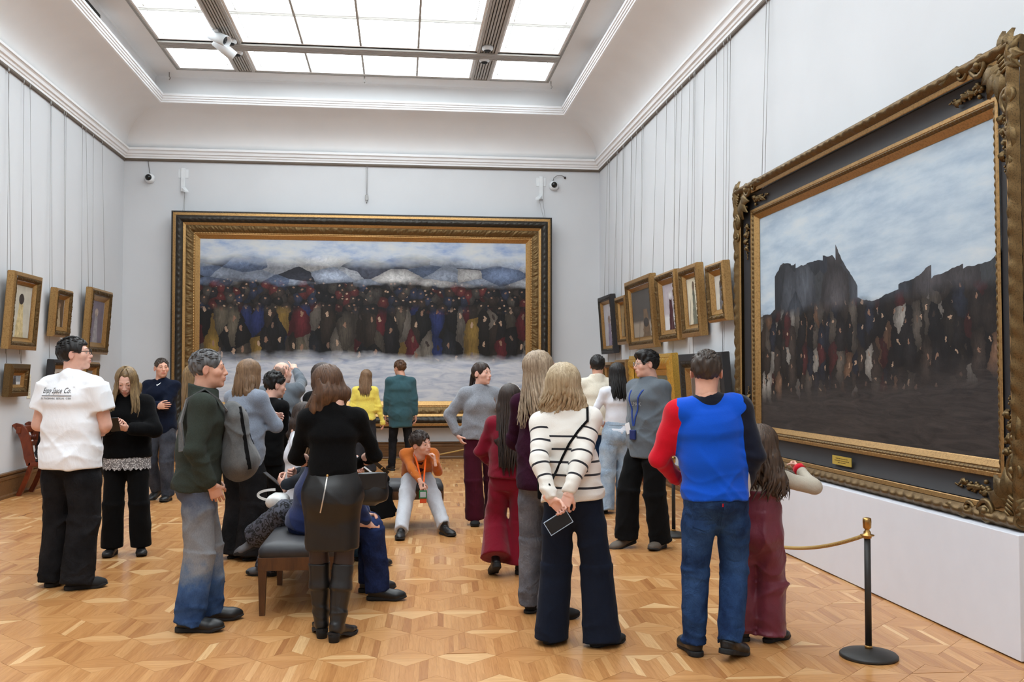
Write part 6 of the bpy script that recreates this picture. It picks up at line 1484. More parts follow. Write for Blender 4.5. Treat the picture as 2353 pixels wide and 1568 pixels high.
# 27 man in blue, red and navy
PEOPLE['blue'] = person('man in royal blue sweatshirt with one red and one navy sleeve, dark jeans', (1.745, 5.17), 6, 1.70, 'm', 1.02, side=-5, head=(16, 0, 0), feet=[(-0.115, 0.06, -6, 0), (0.055, -0.06, 38, -14, 0.03)],
    armL=dict(px=(1558, 1104, 0.24), elbow=(-1, -0.6, -0.1), hand='relaxed', palm=(1, 0, 0)), armR=dict(px=(1700, 1128, 0.06), elbow=(0.6, -1, 0), hand='relaxed', palm=(-1, 0, 0), dir=(-0.3, 0.6, -0.7)),
    top=dict(mat=C_TRI, name='sweatshirt', hem=0.87, ease=0.026, ease_s=0.022, boxy=0.75, rib=True, fold=0.005),
    bottom=dict(mat=C_BLUEJEAN, hem_r=0.074, knee_r=0.080, thigh_r=0.098, hem=0.06, crease=0.007, bvh=True), hair=dict(style='fade', mat=H_BUZZ, th=0.009, seed=31), skin=1, shoes=SH('sneaker', L_BLACK, k=1.05), seed=31)
# 28 child in overalls
PEOPLE['child'] = person('small child in burgundy snow overalls with long tousled brown hair', (2.085, 5.46), 20, 1.20, 'f', 1.15, side=5, head=(16, 0, 0), feet=[(-0.085, 0.0, -34, 0), (0.085, 0.0, 42, 0)],
    armR=dict(px=(1836, 1078, 0.06), elbow=(1, -0.3, -0.5), hand='fist', palm=(-1, 0, 0)), armL=dict(wrist=(-0.12, 0.20, 0.78), elbow=(-1, -0.3, -0.4), hand='relaxed'),
    top=dict(mat=C_BEIGE, name='fleece', hem=0.62, ease=0.004, ease_s=0.022, boxy=0.8, cuff=0.040), bottom=dict(type='overalls', name='overalls', mat=C_SNOW, ease=0.03, out=True, hem_r=0.122, knee_r=0.120, thigh_r=0.118, crotch=0.105, hem=0.035, crease=0.011, fold=0.010, bib=0.215*1.16, ease_t=0.018), hair=dict(style='long', mat=m_hair('tousled brown hair', (58, 44, 36), (120, 98, 80)), length=0.30, back=-0.085, width=0.140, taper=0.95, seed=32, wave=0.030, th=0.028, fat=1.2, locks=90), skin=0, shoes=SH('boot', L_BLACK, k=1.2), seed=32)
# seated: boy in orange
PEOPLE['boy'] = person('boy in rust orange jacket and ash grey joggers sitting on the bench, cheek on hand', (0.17, 9.94), 176, 1.36, 'm', 0.98, lean=66, pelvis=(0, 0, 0.555), head=(-44, -4, 16), headk=1.04,
    feet=[(-0.22, 0.60, -24, 0), (0.21, 0.70, 8, 0)], armL=dict(px=(1000, 1062, -0.62), elbow=(-0.3, -0.2, -1), hand='hold', palm=(0.8, -0.3, 0.3), dir=(0.1, -0.2, 1)), armR=dict(px=(968, 1112, -0.64), elbow=(1, -0.2, 0.2), hand='relaxed', palm=(0, -0.9, -0.2), dir=(-0.35, 0.2, -0.9)),
    top=dict(mat=C_ORANGE, name='jacket', hem=0.47, ease=0.024, ease_s=0.018, boxy=0.7, fold=0.006, collar='shirt'), bottom=dict(name='joggers', mat=C_ASH, hem_r=0.090, knee_r=0.104, thigh_r=0.112, hem=0.09), hair=dict(style='short', mat=H_DARK, th=0.018, seed=33), skin=0, shoes=SH('boot', L_BLACK, k=1.15), seed=33)
# seated: woman in leopard trousers, facing the other way
PEOPLE['leopard'] = person('seated woman in grey leopard print trousers and dark jacket, legs crossed, on the near bench', (-0.52, 7.46), -82, 1.66, 'f', 1.0, lean=6, pelvis=(0, 0, 0.562), head=(0, -28, 0),
    feet=[(-0.24, 0.50, -10, -24, 0.28), (0.10, 0.52, 6, 0)], kneeL=(-1, 0.2, 0.4), armL=dict(px=(650, 1118, -0.14), elbow=(-1, -0.2, -0.6), hand='hold', palm=(0.6, 0, 0.6), dir=(0.4, 0.5, 0.6)), armR=dict(wrist=(0.06, 0.30, 0.80), elbow=(1, -0.3, -0.5), hand='hold'),
    top=dict(mat=cloth('charcoal jacket', (44, 48, 54)), name='jacket', hem=0.50, ease=0.03, ease_s=0.024, boxy=0.7), bottom=dict(mat=C_LEO, hem_r=0.088, knee_r=0.092, thigh_r=0.100, hem=0.05), hair=dict(style='long', mat=H_LBROWN, length=0.40, back=0.03, width=0.09, seed=34), skin=0, shoes=SH('chunky', L_GREY), seed=34)
# seated: man in navy
PEOPLE['navy'] = person('man in navy sweatshirt and navy jeans sitting bent forward on the near bench, hands clasped', (-0.62, 6.80), 84, 1.74, 'm', 1.02, lean=22, pelvis=(0, 0, 0.568), head=(0, -12, 0),
    feet=[(-0.15, 0.42, -8, 0), (0.12, 0.46, 10, 0)], armL=dict(px=(850, 1200, -0.06), elbow=(-1, 0, -0.4), hand='clasp', palm=(0.5, 0, -0.7), dir=(0.5, 0.8, -0.1)), armR=dict(px=(844, 1204, -0.16), elbow=(1, 0, -0.4), hand='clasp', palm=(-0.6, 0, -0.6), dir=(-0.3, 0.9, -0.1)),
    top=dict(mat=C_NAVYSW, name='sweatshirt', hem=0.48, ease=0.026, ease_s=0.020, boxy=0.7), bottom=dict(mat=C_NAVYJEAN, hem_r=0.075, knee_r=0.080, thigh_r=0.096, hem=0.06), hair=dict(style='short', mat=H_DARK, th=0.012, seed=35), skin=1, shoes=SH('sneaker', L_BLACK), seed=35)
# seated: white hoodie
PEOPLE['hoodie'] = person('seated person in white hoodie and blue jeans with long dark hair, on the near bench', (-0.79, 7.92), 78, 1.66, 'f', 1.0, lean=-4, pelvis=(0, 0, 0.562), head=(-20, -24, -6),
    feet=[(-0.14, 0.52, -6, 0), (0.12, 0.54, 8, 0)], armL=dict(px=(838, 1066, 0.24), elbow=(-1, 0.2, 0.2), hand='hold', palm=(0.5, 0, -0.6), dir=(0.2, 0.3, -0.8)), armR=dict(wrist=(0.02, 0.36, 0.80), elbow=(1, -0.3, -0.5), hand='hold'),
    top=dict(mat=C_WHITE, name='hoodie', hem=0.50, ease=0.03, ease_s=0.028, boxy=0.7, collar='high'), bottom=dict(mat=C_MIDJEAN, hem_r=0.080, knee_r=0.082, thigh_r=0.098, hem=0.06), hair=dict(style='long', mat=H_DARK, length=0.24, back=-0.09, width=0.10, seed=36, shift=0.0), skin=0, shoes=SH('sneaker', L_BLACK), seed=36)
# ------------------------------------------------------------------ things worn, carried and printed
def Wd(F, p): return F.L2W(p)
def ribbon(b, pts, w, th=0.003, nrm=None):
    """flat strap along pts; nrm: outward normals"""
    P = [A3(p) for p in pts]; n = len(P); vs = []; fs = []
    for i in range(n):
        d = unit(P[min(i+1, n-1)]-P[max(i-1, 0)]); nn = A3(nrm[i]) if nrm is not None else A3((0, 0, 1)); nn = unit(nn-d*np.dot(nn, d)); s_ = np.cross(d, nn)
        for a, c in ((-1, 0), (1, 0), (1, 1), (-1, 1)): vs.append(P[i]+s_*a*w/2+nn*c*th)
    for i in range(n-1):
        for k in range(4): fs.append((i*4+k, i*4+(k+1) % 4, i*4+4+(k+1) % 4, i*4+4+k))
    fs += [(3, 2, 1, 0), tuple((n-1)*4+k for k in range(4))]
    return b.add(vs, fs)
def hug(bvh, pts, dirs, off=0.004):
    out = []; nr = []
    for p, d in zip(pts, dirs):
        h = bvh.ray_cast(Vector(A3(p)-unit(d)*1.0), Vector(unit(d)))
        if h[0] is not None: out.append(A3(h[0])-unit(d)*off); nr.append(-unit(d))
    return out, nr
def world_mesh(o, F): o.parent = None; o.matrix_world = F.root.matrix_world.copy(); return o
def rooted(name, label, cat, F, pl):
    """a thing whose parts are modelled in the frame of person F, base at local point pl"""
    w = F.L2W(pl); t = thing(name, label, cat, w, 0); t.rotation_euler = (0, 0, F.root.rotation_euler[2]); t['_o'] = [float(x) for x in pl]; return t
def part(t, b, name, m):
    o = b.build(name, m, t); o.location = tuple(-x for x in t['_o']); return o
def done(t): del t['_o']; return t
def patch(F, bvh, cx, cz, w, h, m, name, par, back=True, shape=None, off=0.004, nx=8, nz=8, x_dir=None):
    d = A3((0, 1, 0)) if back else A3((0, -1, 0)); d = A3(x_dir) if x_dir is not None else d; sx = np.cross(d, (0, 0, 1))
    vs = []; ok = True; c = A3((0, 0, cz))
    for j in range(nz+1):
        for i in range(nx+1):
            u = -w/2+w*i/nx; v = -h/2+h*j/nz
            if shape == 'pocket' and j <= 2: v += (1-abs(2*i/nx-1))*-0.02*(1-j/2.0)
            p = c+sx*(cx+u)+A3((0, 0, v)); q = bvh.ray_cast(Vector(p-d*1.2), Vector(d))
            if q[0] is None: return None
            vs.append(A3(q[0])-d*off)
    n = len(vs); vs += [v+d*(off+0.004) for v in vs]; m_ = nx+1; fs = []
    for j in range(nz):
        for i in range(nx): a = j*m_+i; fs.append((a, a+1, a+m_+1, a+m_))
    rim = [i for i in range(m_)]+[j*m_+nx for j in range(1, nz+1)]+[nz*m_+i for i in range(nx-1, -1, -1)]+[j*m_ for j in range(nz-1, 0, -1)]
    for a, b in zip(rim, rim[1:]+rim[:1]): fs.append((a, b, b+n, a+n))
    return MB().add(vs, fs, False).build(name, m, par)
def lettering(F, bvh, txt, cx, cz, width, m, par, shear=0.0, back=True, d=None, off=0.0025, hgt=None):
    cu = bpy.data.curves.new('lettering', 'FONT'); cu.body = txt; cu.align_x = 'CENTER'; cu.align_y = 'CENTER'; cu.size = 1.0; cu.shear = shear; cu.resolution_u = 3; cu.space_character = 1.05
    ob = bpy.data.objects.new('lettering', cu); COL.objects.link(ob); dg = bpy.context.evaluated_depsgraph_get(); dg.update()
    me = bpy.data.meshes.new_from_object(ob.evaluated_get(dg)); bpy.data.objects.remove(ob); co = np.array([v.co[:] for v in me.vertices]); s_ = width/np.ptp(co[:, 0]); sy = s_ if hgt is None else hgt/np.ptp(co[:, 1])
    d = A3(d) if d is not None else A3((0, 1, 0)) if back else A3((0, -1, 0)); sx = np.cross(d, (0, 0, 1))
    for v in me.vertices:
        p = sx*(cx+v.co.x*s_)+A3((0, 0, cz+v.co.y*sy)); q = bvh.ray_cast(Vector(p-d*1.2), Vector(d))
        if q[0] is not None: v.co = A3(q[0])-d*off
        else: v.co = p
    me.update(); return link('lettering', me, m, par)
INK = plain('black print', (30, 30, 34), 0.8)
PH_BODY = plain('black phone', (16, 16, 18), 0.25)
# --- white t-shirt print
F = PEOPLE['tee']
lettering(F, F.top_bvh, 'Empty Space Co.', -0.045, 1.445, 0.25, INK, F.top, 0.35, hgt=0.052)
lettering(F, F.top_bvh, 'TM', 0.095, 1.47, 0.012, INK, F.top)
b = patch(F, F.top_bvh, -0.045, 1.408, 0.265, 0.004, INK, 'print_line', F.top, off=0.0025, nx=14, nz=1)
lettering(F, F.top_bvh, 'EU TRADEMARK. BERLIN. GER', -0.045, 1.388, 0.265, INK, F.top, 0.0, hgt=0.013)
# --- woman with phone: lace hem, phone, shoulder bag
F = PEOPLE['phone']
b = MB(); n = 96; vs = []; fs = []
for i in range(n):
    a = 2*PI*i/n; rx_, ry_ = 0.196, 0.155
    sc = abs(math.sin(a*14)); tip = 0.765-0.022*sc-0.008*abs(math.sin(a*42))
    for z, q in ((0.86, 0.99), (0.80, 1.0), (tip, 1.03)): vs.append((rx_*q*math.cos(a), ry_*q*math.sin(a), z))
for i in range(n):
    for k in range(2): fs.append((i*3+k, i*3+k+1, ((i+1) % n)*3+k+1, ((i+1) % n)*3+k))
def m_lace(t):
    v = t.coord(); vo = t.n.new('ShaderNodeTexVoronoi'); vo.inputs['Scale'].default_value = 90; t.link(v, vo.inputs['Vector'])
    t.set(color=t.ramp(vo.outputs['Distance'], [(0.25, lin((228, 226, 224))), (0.55, lin((120, 116, 116)))]), rough=0.9); t.bump(vo.outputs['Distance'], 0.5, 0.003)
b.add(vs, fs, True).build('lace_hem', mat('white lace', m_lace), F.root)
def phone(F, c, R, label, case=None, w=0.075, h=0.155):
    t = rooted('smartphone', label, 'phone', F, c); M = Matrix([[*R[i], c[i]] for i in range(3)]+[[0, 0, 0, 1]])
    part(t, MB().box(-w/2, w/2, -0.004, 0.004, -h/2, h/2, 0.003, M), 'phone_body', PH_BODY)
    if case:
        b = MB(); e = 0.004
        b.box(-w/2-e, w/2+e, -0.006, 0.007, h/2, h/2+e, 0.001, M); b.box(-w/2-e, w/2+e, -0.006, 0.007, -h/2-e, -h/2, 0.001, M); b.box(-w/2-e, -w/2, -0.006, 0.007, -h/2, h/2, 0.001, M); b.box(w/2, w/2+e, -0.006, 0.007, -h/2, h/2, 0.001, M)
        part(t, b, 'phone_case', case)
    return done(t)
phone(F, A3((0.012, 0.385, 1.145)), rx(-0.7) @ rz(0.1), 'black phone held in both hands by the woman in the black turtleneck')
t = rooted('tote_bag', 'soft black shoulder bag on the arm of the woman reading her phone', 'bag', F, (0.26, -0.04, 0.62))
s = Solid(); g = s.group(); g.seg((0.255, -0.06, 0.70), (0.245, -0.05, 0.93), (0.05, 0.17), (0.03, 0.13), k=0.02, cap=0.6); s.fold = drape(3, 0.006, 24, 12, 4)
V, Q = s.mesh(0.011); o = link('bag_body', np_mesh('bag_body', V, Q), cloth('black bag nylon', (28, 28, 30), rough=0.5), t); o.location = tuple(-x for x in t['_o'])
b = MB(); J = F.j; ribbon(b, [(0.255, -0.14, 0.94), J['SR']+A3((0.045, -0.06, -0.10)), J['SR']+A3((0.02, 0, 0.062)), J['SR']+A3((0.045, 0.08, -0.12)), (0.255, 0.05, 0.94)], 0.025, 0.004, [(1, 0, 0), (1, -0.3, 0.3), (0, 0, 1), (1, 0.3, 0.3), (1, 0, 0)])
part(t, b, 'strap', C_BLACK); done(t)
# --- cardigan: white undershirt and buttons
F = PEOPLE['cardigan']
MB().tube([F.j['Nk']+A3((-0.05, 0.055, 0.0)), F.j['Nk']+A3((0, 0.098, -0.05)), F.j['Nk']+A3((0.05, 0.055, 0.0))], 0.016, 8).build('undershirt', C_TEE, F.root)
# --- backpack worn on the chest of the man in green
F = PEOPLE['green']; M_PACK = cloth('grey backpack fabric', (92, 92, 92), var=0.22, weave=120)
t = rooted('backpack', 'grey backpack with black zip worn on the chest of the man in green', 'backpack', F, (0.02, 0.26, 0.93))
s = Solid(); g = s.group(); g.seg((0.04, 0.235, 1.00), (0.03, 0.225, 1.28), (0.155, 0.10), (0.125, 0.075), k=0.0); g.ell((0.04, 0.27, 1.02), (0.15, 0.10, 0.11), k=0.05); g.ell((0.03, 0.20, 1.33), (0.11, 0.06, 0.07), k=0.05); s.fold = drape(9, 0.007, 22, 16, 4)
V, Q = s.mesh(0.0085); pb = BVHTree.FromPolygons([tuple(v) for v in V], [tuple(map(int, q)) for q in Q])
o = link('pack_body', np_mesh('pack_body', V, Q), M_PACK, t); o.location = tuple(-x for x in t['_o'])
for x0, x1, z0, z1, w in ((0.06, 0.105, 1.36, 0.98, 0.026), (0.0, -0.01, 1.34, 1.12, 0.014)):
    pts, nr = hug(pb, [A3((1, 0.24+0.06*q, z0+(z1-z0)*q)) if x0 > 0.03 else A3((x0, 1, z0+(z1-z0)*q)) for q in np.linspace(0, 1, 12)], [(-1, 0, 0)]*12 if x0 > 0.03 else [(0, -1, 0)]*12, 0.002)
    if len(pts) > 2: b = MB(); ribbon(b, pts, w, 0.004, nr); part(t, b, 'zip_tape', C_BLACK)
for sx in (-1, 1):
    S = F.j['SR'] if sx > 0 else F.j['SL']; b = MB()
    P_ = [A3((sx*0.11, 0.16, 1.34)), S*0.72+F.j['Ns']*0.28+A3((0, 0.085, 0.02)), S*0.68+F.j['Ns']*0.32+A3((0, 0.01, 0.082)), S*0.72+F.j['Ns']*0.28+A3((0, -0.09, 0.02)), S*0.75+F.j['Ns']*0.25+A3((sx*0.02, -0.125, -0.12)), A3((sx*0.19, -0.09, 1.10))]
    ribbon(b, P_, 0.05, 0.010, [(0, 1, 0.3), (0, 0.6, 1), (0, 0, 1), (0, -0.6, 1), (sx*0.3, -1, 0), (sx, -1, 0)]); part(t, b, 'shoulder_strap', M_PACK)
done(t)
# --- crossbody straps
def crossbody(F, label, pts, w=0.012, m=C_BLACK, front=True, bag=None):
    """pts (x,z) over the back of F, from shoulder down"""
    t = rooted('crossbody_bag', label, 'bag', F, (pts[-1][0], 0.16, pts[-1][1]-0.05)); P_, N_ = hug(F.top_bvh, [A3((x, 0, z)) for x, z in pts], [(0, 1, 0)]*len(pts))
    b = MB(); sx, sz = pts[0]
    ct = A3((sx, 0.0, sz-0.02)); pre = []; pn = []
    for q in np.linspace(1.45, 0.12, 9):
        o_ = A3((0, -math.cos(q), math.sin(q))); h = F.top_bvh.ray_cast(Vector(ct+o_*1.0), Vector(-o_))
        if h[0] is not None: pre.append(A3(h[0])+o_*0.004); pn.append(o_)
    fr, fn = hug(F.top_bvh, [A3((x*1.0, 0, z)) for x, z in reversed(pts)], [(0, -1, 0)]*len(pts))
    side = A3((pts[-1][0]*1.15, 0.0, pts[-1][1]-0.02)); hs_ = F.top_bvh.ray_cast(Vector((np.sign(pts[-1][0])*1.0, 0, pts[-1][1]-0.02)), Vector((-np.sign(pts[-1][0]), 0, 0)))
    mid = [A3(hs_[0])+A3((np.sign(pts[-1][0])*0.004, 0, 0))] if hs_[0] is not None else []
    ribbon(b, pre+P_+mid+fr, w, 0.004, pn+N_+[(np.sign(pts[-1][0]), 0, 0)]*len(mid)+fn); part(t, b, 'strap', m)
    q = fr[0] if fr else A3((pts[-1][0], 0.18, pts[-1][1])); part(t, MB().box(q[0]-0.08, q[0]+0.08, q[1]+0.004, q[1]+0.045, q[2]-0.13, q[2]-0.01, 0.012), 'pouch', bag or m)
    return done(t)
for k_ in ('bald', 'stripe'):
    pass
F = PEOPLE['bald']; crossbody(F, 'black crossbody strap on the back of the bald man in grey', [(-0.04, 1.44), (0.02, 1.36), (0.08, 1.26), (0.13, 1.16), (0.16, 1.08)], 0.035)
# --- striped sweater: strap and phone
F = PEOPLE['stripe']
crossbody(F, 'thin black crossbody strap over the striped sweater', [(0.085, 1.30), (0.03, 1.24), (-0.02, 1.17), (-0.06, 1.09), (-0.095, 1.01), (-0.13, 0.95)], 0.014)
cw = F.W2L(on_y(1283, 1201, 5.51-0.25)); R0 = rz(0.0) @ ry(rad(58)) @ rx(rad(-6))
phone(F, cw, R0, 'black phone in pale blue case held behind the striped sweater', plain('pale blue case', (168, 186, 206), 0.5), 0.076, 0.138)
# --- leather skirt woman: zip, tights, boots, handbag
F = PEOPLE['skirt']; J = F.j; bv = F.bottom_bvh
zp, zn = hug(bv, [A3((-0.035-0.04*q, 0, 0.972-0.21*q)) for q in np.linspace(0, 1, 12)], [(0, 1, 0)]*12, 0.002)
b = MB(); ribbon(b, zp, 0.007, 0.004, zn); zo = b.build('zip', M_BRASS if False else plain('silver zip', (196, 190, 182), 0.3, 0.8), F.bottom)
MB().ball(zp[0], 0.009, 8, 6).build('zip_pull', M_BRASS, zo)
s = Solid(); g = s.group()
for h_, kn, a in ((J['HL'], J['KL'], J['AL']), (J['HR'], J['KR'], J['AR'])):
    g.seg(h_, kn, 0.080, 0.056, k=0.0); g.seg(kn, a, 0.055, 0.04, k=0.02)
V, Q = s.mesh(0.009); link('tights', np_mesh('tights', V, Q), plain('sheer black tights', (52, 38, 36), 0.5, var=0.12, scale=14), F.root)
for i, (kn, a, f) in enumerate(((J['KL'], J['AL'], (-0.06, 0.06, -6)), (J['KR'], J['AR'], (0.03, -0.05, 34)))):
    Rf = rz(-rad(f[2])); B = A3((f[0], f[1], 0)); T2 = lambda p: B+Rf @ A3(p); d = unit(a-kn); top_ = kn+d*0.012
    s = Solid(); g = s.group(0.0); gs = s.group(0.02)
    gs.seg(top_-d*0.03, kn+d*0.16, (0.064, 0.068), (0.062, 0.066), k=0.0, cap=0.1); gs.seg(kn+d*0.16, a+d*-0.06, (0.062, 0.066), (0.048, 0.052), k=0.03); gs.cut(top_, -d, 0.002)
    g.seg(a-d*0.07, T2((0, -0.008, 0.075)), (0.050, 0.054), (0.040, 0.052), k=0.02); g.seg(T2((0, -0.02, 0.075)), T2((0.002, 0.12, 0.040)), (0.036, 0.040), (0.038, 0.024), u=Rf @ A3((1, 0, 0)), k=0.02); g.ell(T2((0.002, 0.155, 0.030)), (0.034, 0.055, 0.020), R=Rf, k=0.02)
    g.cut((0, 0, 0.016), (0, 0, -1)); s.fold = addf(creases(40+i, 0.0045, 60, 0.08, 0.24), drape(41+i, 0.004, 26, 14, 3))
    V, Q = s.mesh(0.0072); bo = link('boot', np_mesh('boot', V, Q), m_leather('black boot leather', (26, 25, 25), 0.36), F.root)
    hb = MB(); hb.lathe([(0.030, 0.0), (0.034, 0.03), (0.037, 0.055)], 14, T2((0, -0.035, 0.0))); hb.build('heel', M_SOLE, bo)
    sb = MB(); vs = []; out = [(-0.033, -0.06), (-0.03, 0.02), (-0.040, 0.10), (-0.036, 0.16), (-0.016, 0.205), (0.004, 0.213), (0.022, 0.203), (0.038, 0.16), (0.040, 0.10), (0.030, 0.02), (0.033, -0.06), (0.0, -0.075)]
    zz = [0.045, 0.03, 0.004, 0.0, 0.004, 0.006, 0.004, 0.0, 0.004, 0.03, 0.045, 0.05]
    for (x, y), z in zip(out, zz): vs.append(T2((x, y, z)))
    for (x, y), z in zip(out, zz): vs.append(T2((x, y, max(0.016, z+0.012))))
    n = len(out); sb.add(vs, [tuple(range(n-1, -1, -1)), tuple(range(n, 2*n))]+[(k, (k+1) % n, n+(k+1) % n, n+k) for k in range(n)]).build('sole', M_SOLE, bo)
t = rooted('handbag', 'black leather handbag hanging from the arm of the leather skirt woman', 'handbag', F, (0.24, 0.30, 0.66)); HB = m_leather('black bag leather', (24, 24, 25), 0.35)
c0 = F.W2L(on_y(846, 1112, 6.05)); ang = 0.25
Mx = Matrix.Translation(Vector(c0)) @ Matrix.Rotation(ang, 4, 'Z')
s = Solid(); q_ = s.group(); mv = lambda p: A3(Mx @ Vector(p))
q_.seg(mv((0, 0, -0.10)), mv((0, 0, 0.06)), (0.118, 0.055), (0.135, 0.034), u=A3(Mx.to_3x3() @ Vector((1, 0, 0))), k=0.0, cap=0.35); q_.ell(mv((0, 0, -0.06)), (0.115, 0.055, 0.075), k=0.04); s.fold = drape(31, 0.004, 24, 14, 3)
V, Q = s.mesh(0.0075); o = link('bag_body', np_mesh('bag_body', V, Q), HB, t); o.location = tuple(-x for x in t['_o'])
part(t, MB().box(-0.10, 0.10, -0.060, -0.045, -0.03, 0.07, 0.006, Mx), 'flap', HB)
b = MB(); e0, e1 = A3(Mx @ Vector((0.13, 0, 0.06))), A3(Mx @ Vector((-0.12, 0, 0.08))); fa = J['ER']*0.55+J['WR']*0.45+A3((0.03, 0, 0.035))
ribbon(b, [e0, e0*0.45+fa*0.55+A3((0.02, 0, -0.02)), fa+A3((0.0, 0, 0.0)), e1*0.5+fa*0.5, e1], 0.024, 0.005, [(0, -1, 0)]*5); part(t, b, 'strap', HB)
part(t, MB().box(-0.018, 0.018, -0.012, 0.012, -0.008, 0.008, 0.002, Matrix.Translation(Vector(e0*0.62+fa*0.38)) @ Matrix.Rotation(0.9, 4, 'Y')), 'buckle', M_BRASS); done(t)
# --- jeans pockets
for k_, zc, w in (('blue', 0.80, 0.135), ('jeans', 0.86, 0.135), ):
    F = PEOPLE[k_]; mt = C_BLUEJEAN if k_ == 'blue' else C_LIGHTJEAN
    for sx in (-1, 1):
        o = patch(F, F.bottom_bvh, sx*0.078, zc, w, 0.145, mt, 'back_pocket', F.bottom, shape='pocket', off=0.005)
        if o and k_ == 'blue' and sx > 0: patch(F, F.bottom_bvh, 0.006, zc+0.055, 0.006, 0.018, C_REDSL, 'pocket_tab', F.bottom, off=0.008, nx=1, nz=1)
    if k_ == 'jeans': patch(F, F.bottom_bvh, 0.0, 1.008, 0.26, 0.03, mt, 'waistband', F.bottom, off=0.006, nx=16, nz=2)
# --- grey sweater woman: brown bag strap
F = PEOPLE['greywoman']; t = rooted('shoulder_bag', 'brown strap of a shoulder bag on the woman in grey wool', 'bag', F, (-0.24, -0.10, 0.85)); J = F.j
b = MB(); S = J['SL']*0.72+J['Ns']*0.28; ribbon(b, [A3((-0.19, -0.12, 0.98)), S+A3((-0.02, -0.10, -0.05)), S+A3((0, 0, 0.062)), S+A3((-0.015, 0.10, -0.06)), S+A3((-0.03, 0.135, -0.18)), A3((-0.22, 0.06, 1.08))], 0.022, 0.004, [(0, -1, 0), (0, -1, 0.3), (0, 0, 1), (0, 1, 0.4), (0, 1, 0), (-1, 1, 0)]); part(t, b, 'strap', m_leather('brown strap leather', (92, 62, 48)))
part(t, MB().box(-0.30, -0.20, -0.20, -0.11, 0.86, 1.06, 0.02), 'bag_body', m_leather('brown strap leather', (92, 62, 48))); done(t)
# --- girl in crimson: pearl headband
F = PEOPLE['redgirl']; b = MB()
for i in range(19):
    a = PI*(0.04+0.92*i/18); b.ball(F.HT((0.092*math.cos(a), 0.015, 0.034+0.100*math.sin(a))), 0.006, 8, 5)
hb = b.build('headband', plain('pearl', (226, 218, 206), 0.25), F.root)
# --- woman in light jeans: dark red strap
F = PEOPLE['jeans']; t = rooted('shoulder_bag', 'dark red shoulder bag of the woman in light jeans', 'bag', F, (0.22, 0.10, 0.86)); J = F.j; S = J['SR']
b = MB(); ribbon(b, [A3((0.20, -0.06, 1.05)), S+A3((-0.01, -0.10, -0.10)), S+A3((-0.02, -0.01, 0.055)), S+A3((-0.01, 0.09, -0.08)), A3((0.21, 0.10, 1.05))], 0.05, 0.006, [(0.4, -1, 0), (0, -1, 0.3), (0, 0, 1), (0, 1, 0.3), (0.4, 1, 0)]); LR = m_leather('dark red leather', (58, 18, 28)); part(t, b, 'strap', LR)
part(t, MB().box(0.19, 0.28, -0.08, 0.14, 0.86, 1.06, 0.02), 'bag_body', LR); done(t)
# --- lanyard man
F = PEOPLE['lanyard']; J = F.j; bv = F.top_bvh
lettering(F, bv, "DLPAX", 0.0, 1.295, 0.15, plain('faded white print', (168, 174, 180), 0.9), F.top, 0.15, False, None, 0.003, 0.035)
t = rooted('lanyard', 'blue lanyard with white badge and small blue case on the man in grey', 'lanyard', F, (0, 0.17, 1.02)); LB = cloth('blue lanyard ribbon', (30, 62, 140))
for sx in (-1, 1):
    pts, nr = hug(bv, [A3((sx*(0.075*(1-q)+0.004), 0, 1.43-0.33*q)) for q in np.linspace(0.05, 1, 12)], [(0, -1, 0)]*12, 0.003)
    pre = [J['Nk']+A3((0, -0.07, 0.02)), J['Nk']+A3((sx*0.06, -0.03, 0.028)), J['Nk']+A3((sx*0.075, 0.03, 0.005))]
    b = MB(); ribbon(b, pre+pts, 0.016, 0.003, [(0, -1, 0.6), (sx, 0, 0.8), (sx*0.5, 0.5, 0.8)]+nr); part(t, b, 'ribbon', LB)
h = A3(bv.ray_cast(Vector((0.0, 1.2, 1.06)), Vector((0, -1, 0)))[0])
part(t, MB().box(-0.036, 0.036, h[1]+0.003, h[1]+0.026, 0.975, 1.065, 0.008), 'case', plain('navy case', (22, 38, 96), 0.5))
part(t, MB().box(-0.030, 0.030, -0.002, 0.002, -0.05, 0.05, 0.002, Matrix.Translation((0.062, h[1]+0.016, 1.075)) @ Matrix.Rotation(0.3, 4, 'Y')), 'badge', plain('white badge', (232, 232, 234), 0.4)); done(t)
# --- boy: lanyard with green and orange badges
F = PEOPLE['boy']; t0 = F.W2L(on_y(972, 1138, 9.30)); t = rooted('badge_lanyard', 'orange lanyard with green badge hanging from the sitting boy', 'lanyard', F, t0); J = F.j
OL = cloth('orange ribbon', (226, 92, 28))
for sx in (-1, 1):
    b = MB(); ribbon(b, [J['Nk']+A3((sx*0.055, -0.02, 0.02)), J['Nk']+A3((sx*0.06, 0.075, 0.0)), J['Nk']+A3((sx*0.04, 0.15, -0.08)), t0+A3((sx*0.006, -0.01, 0.10))], 0.016, 0.003, [(sx, 0, 1), (0, 1, 1), (0, 1, 0.2), (0, 1, 0)]); part(t, b, 'ribbon', OL)
M0 = Matrix.Translation(Vector(t0))
part(t, MB().box(-0.006, 0.006, -0.003, 0.003, 0.03, 0.11, 0.001, M0), 'clip', M_IRON)
part(t, MB().box(-0.038, 0.038, -0.004, 0.004, -0.035, 0.045, 0.006, M0), 'green_badge', plain('green badge plastic', (26, 110, 62), 0.4))
part(t, MB().box(-0.028, 0.028, 0.004, 0.006, -0.022, 0.03, 0.001, M0), 'badge_card', plain('grey badge card', (170, 172, 176), 0.5))
part(t, MB().box(-0.034, 0.030, -0.009, -0.003, -0.08, -0.025, 0.003, M0), 'orange_badge', plain('orange badge plastic', (206, 74, 30), 0.4)); done(t)
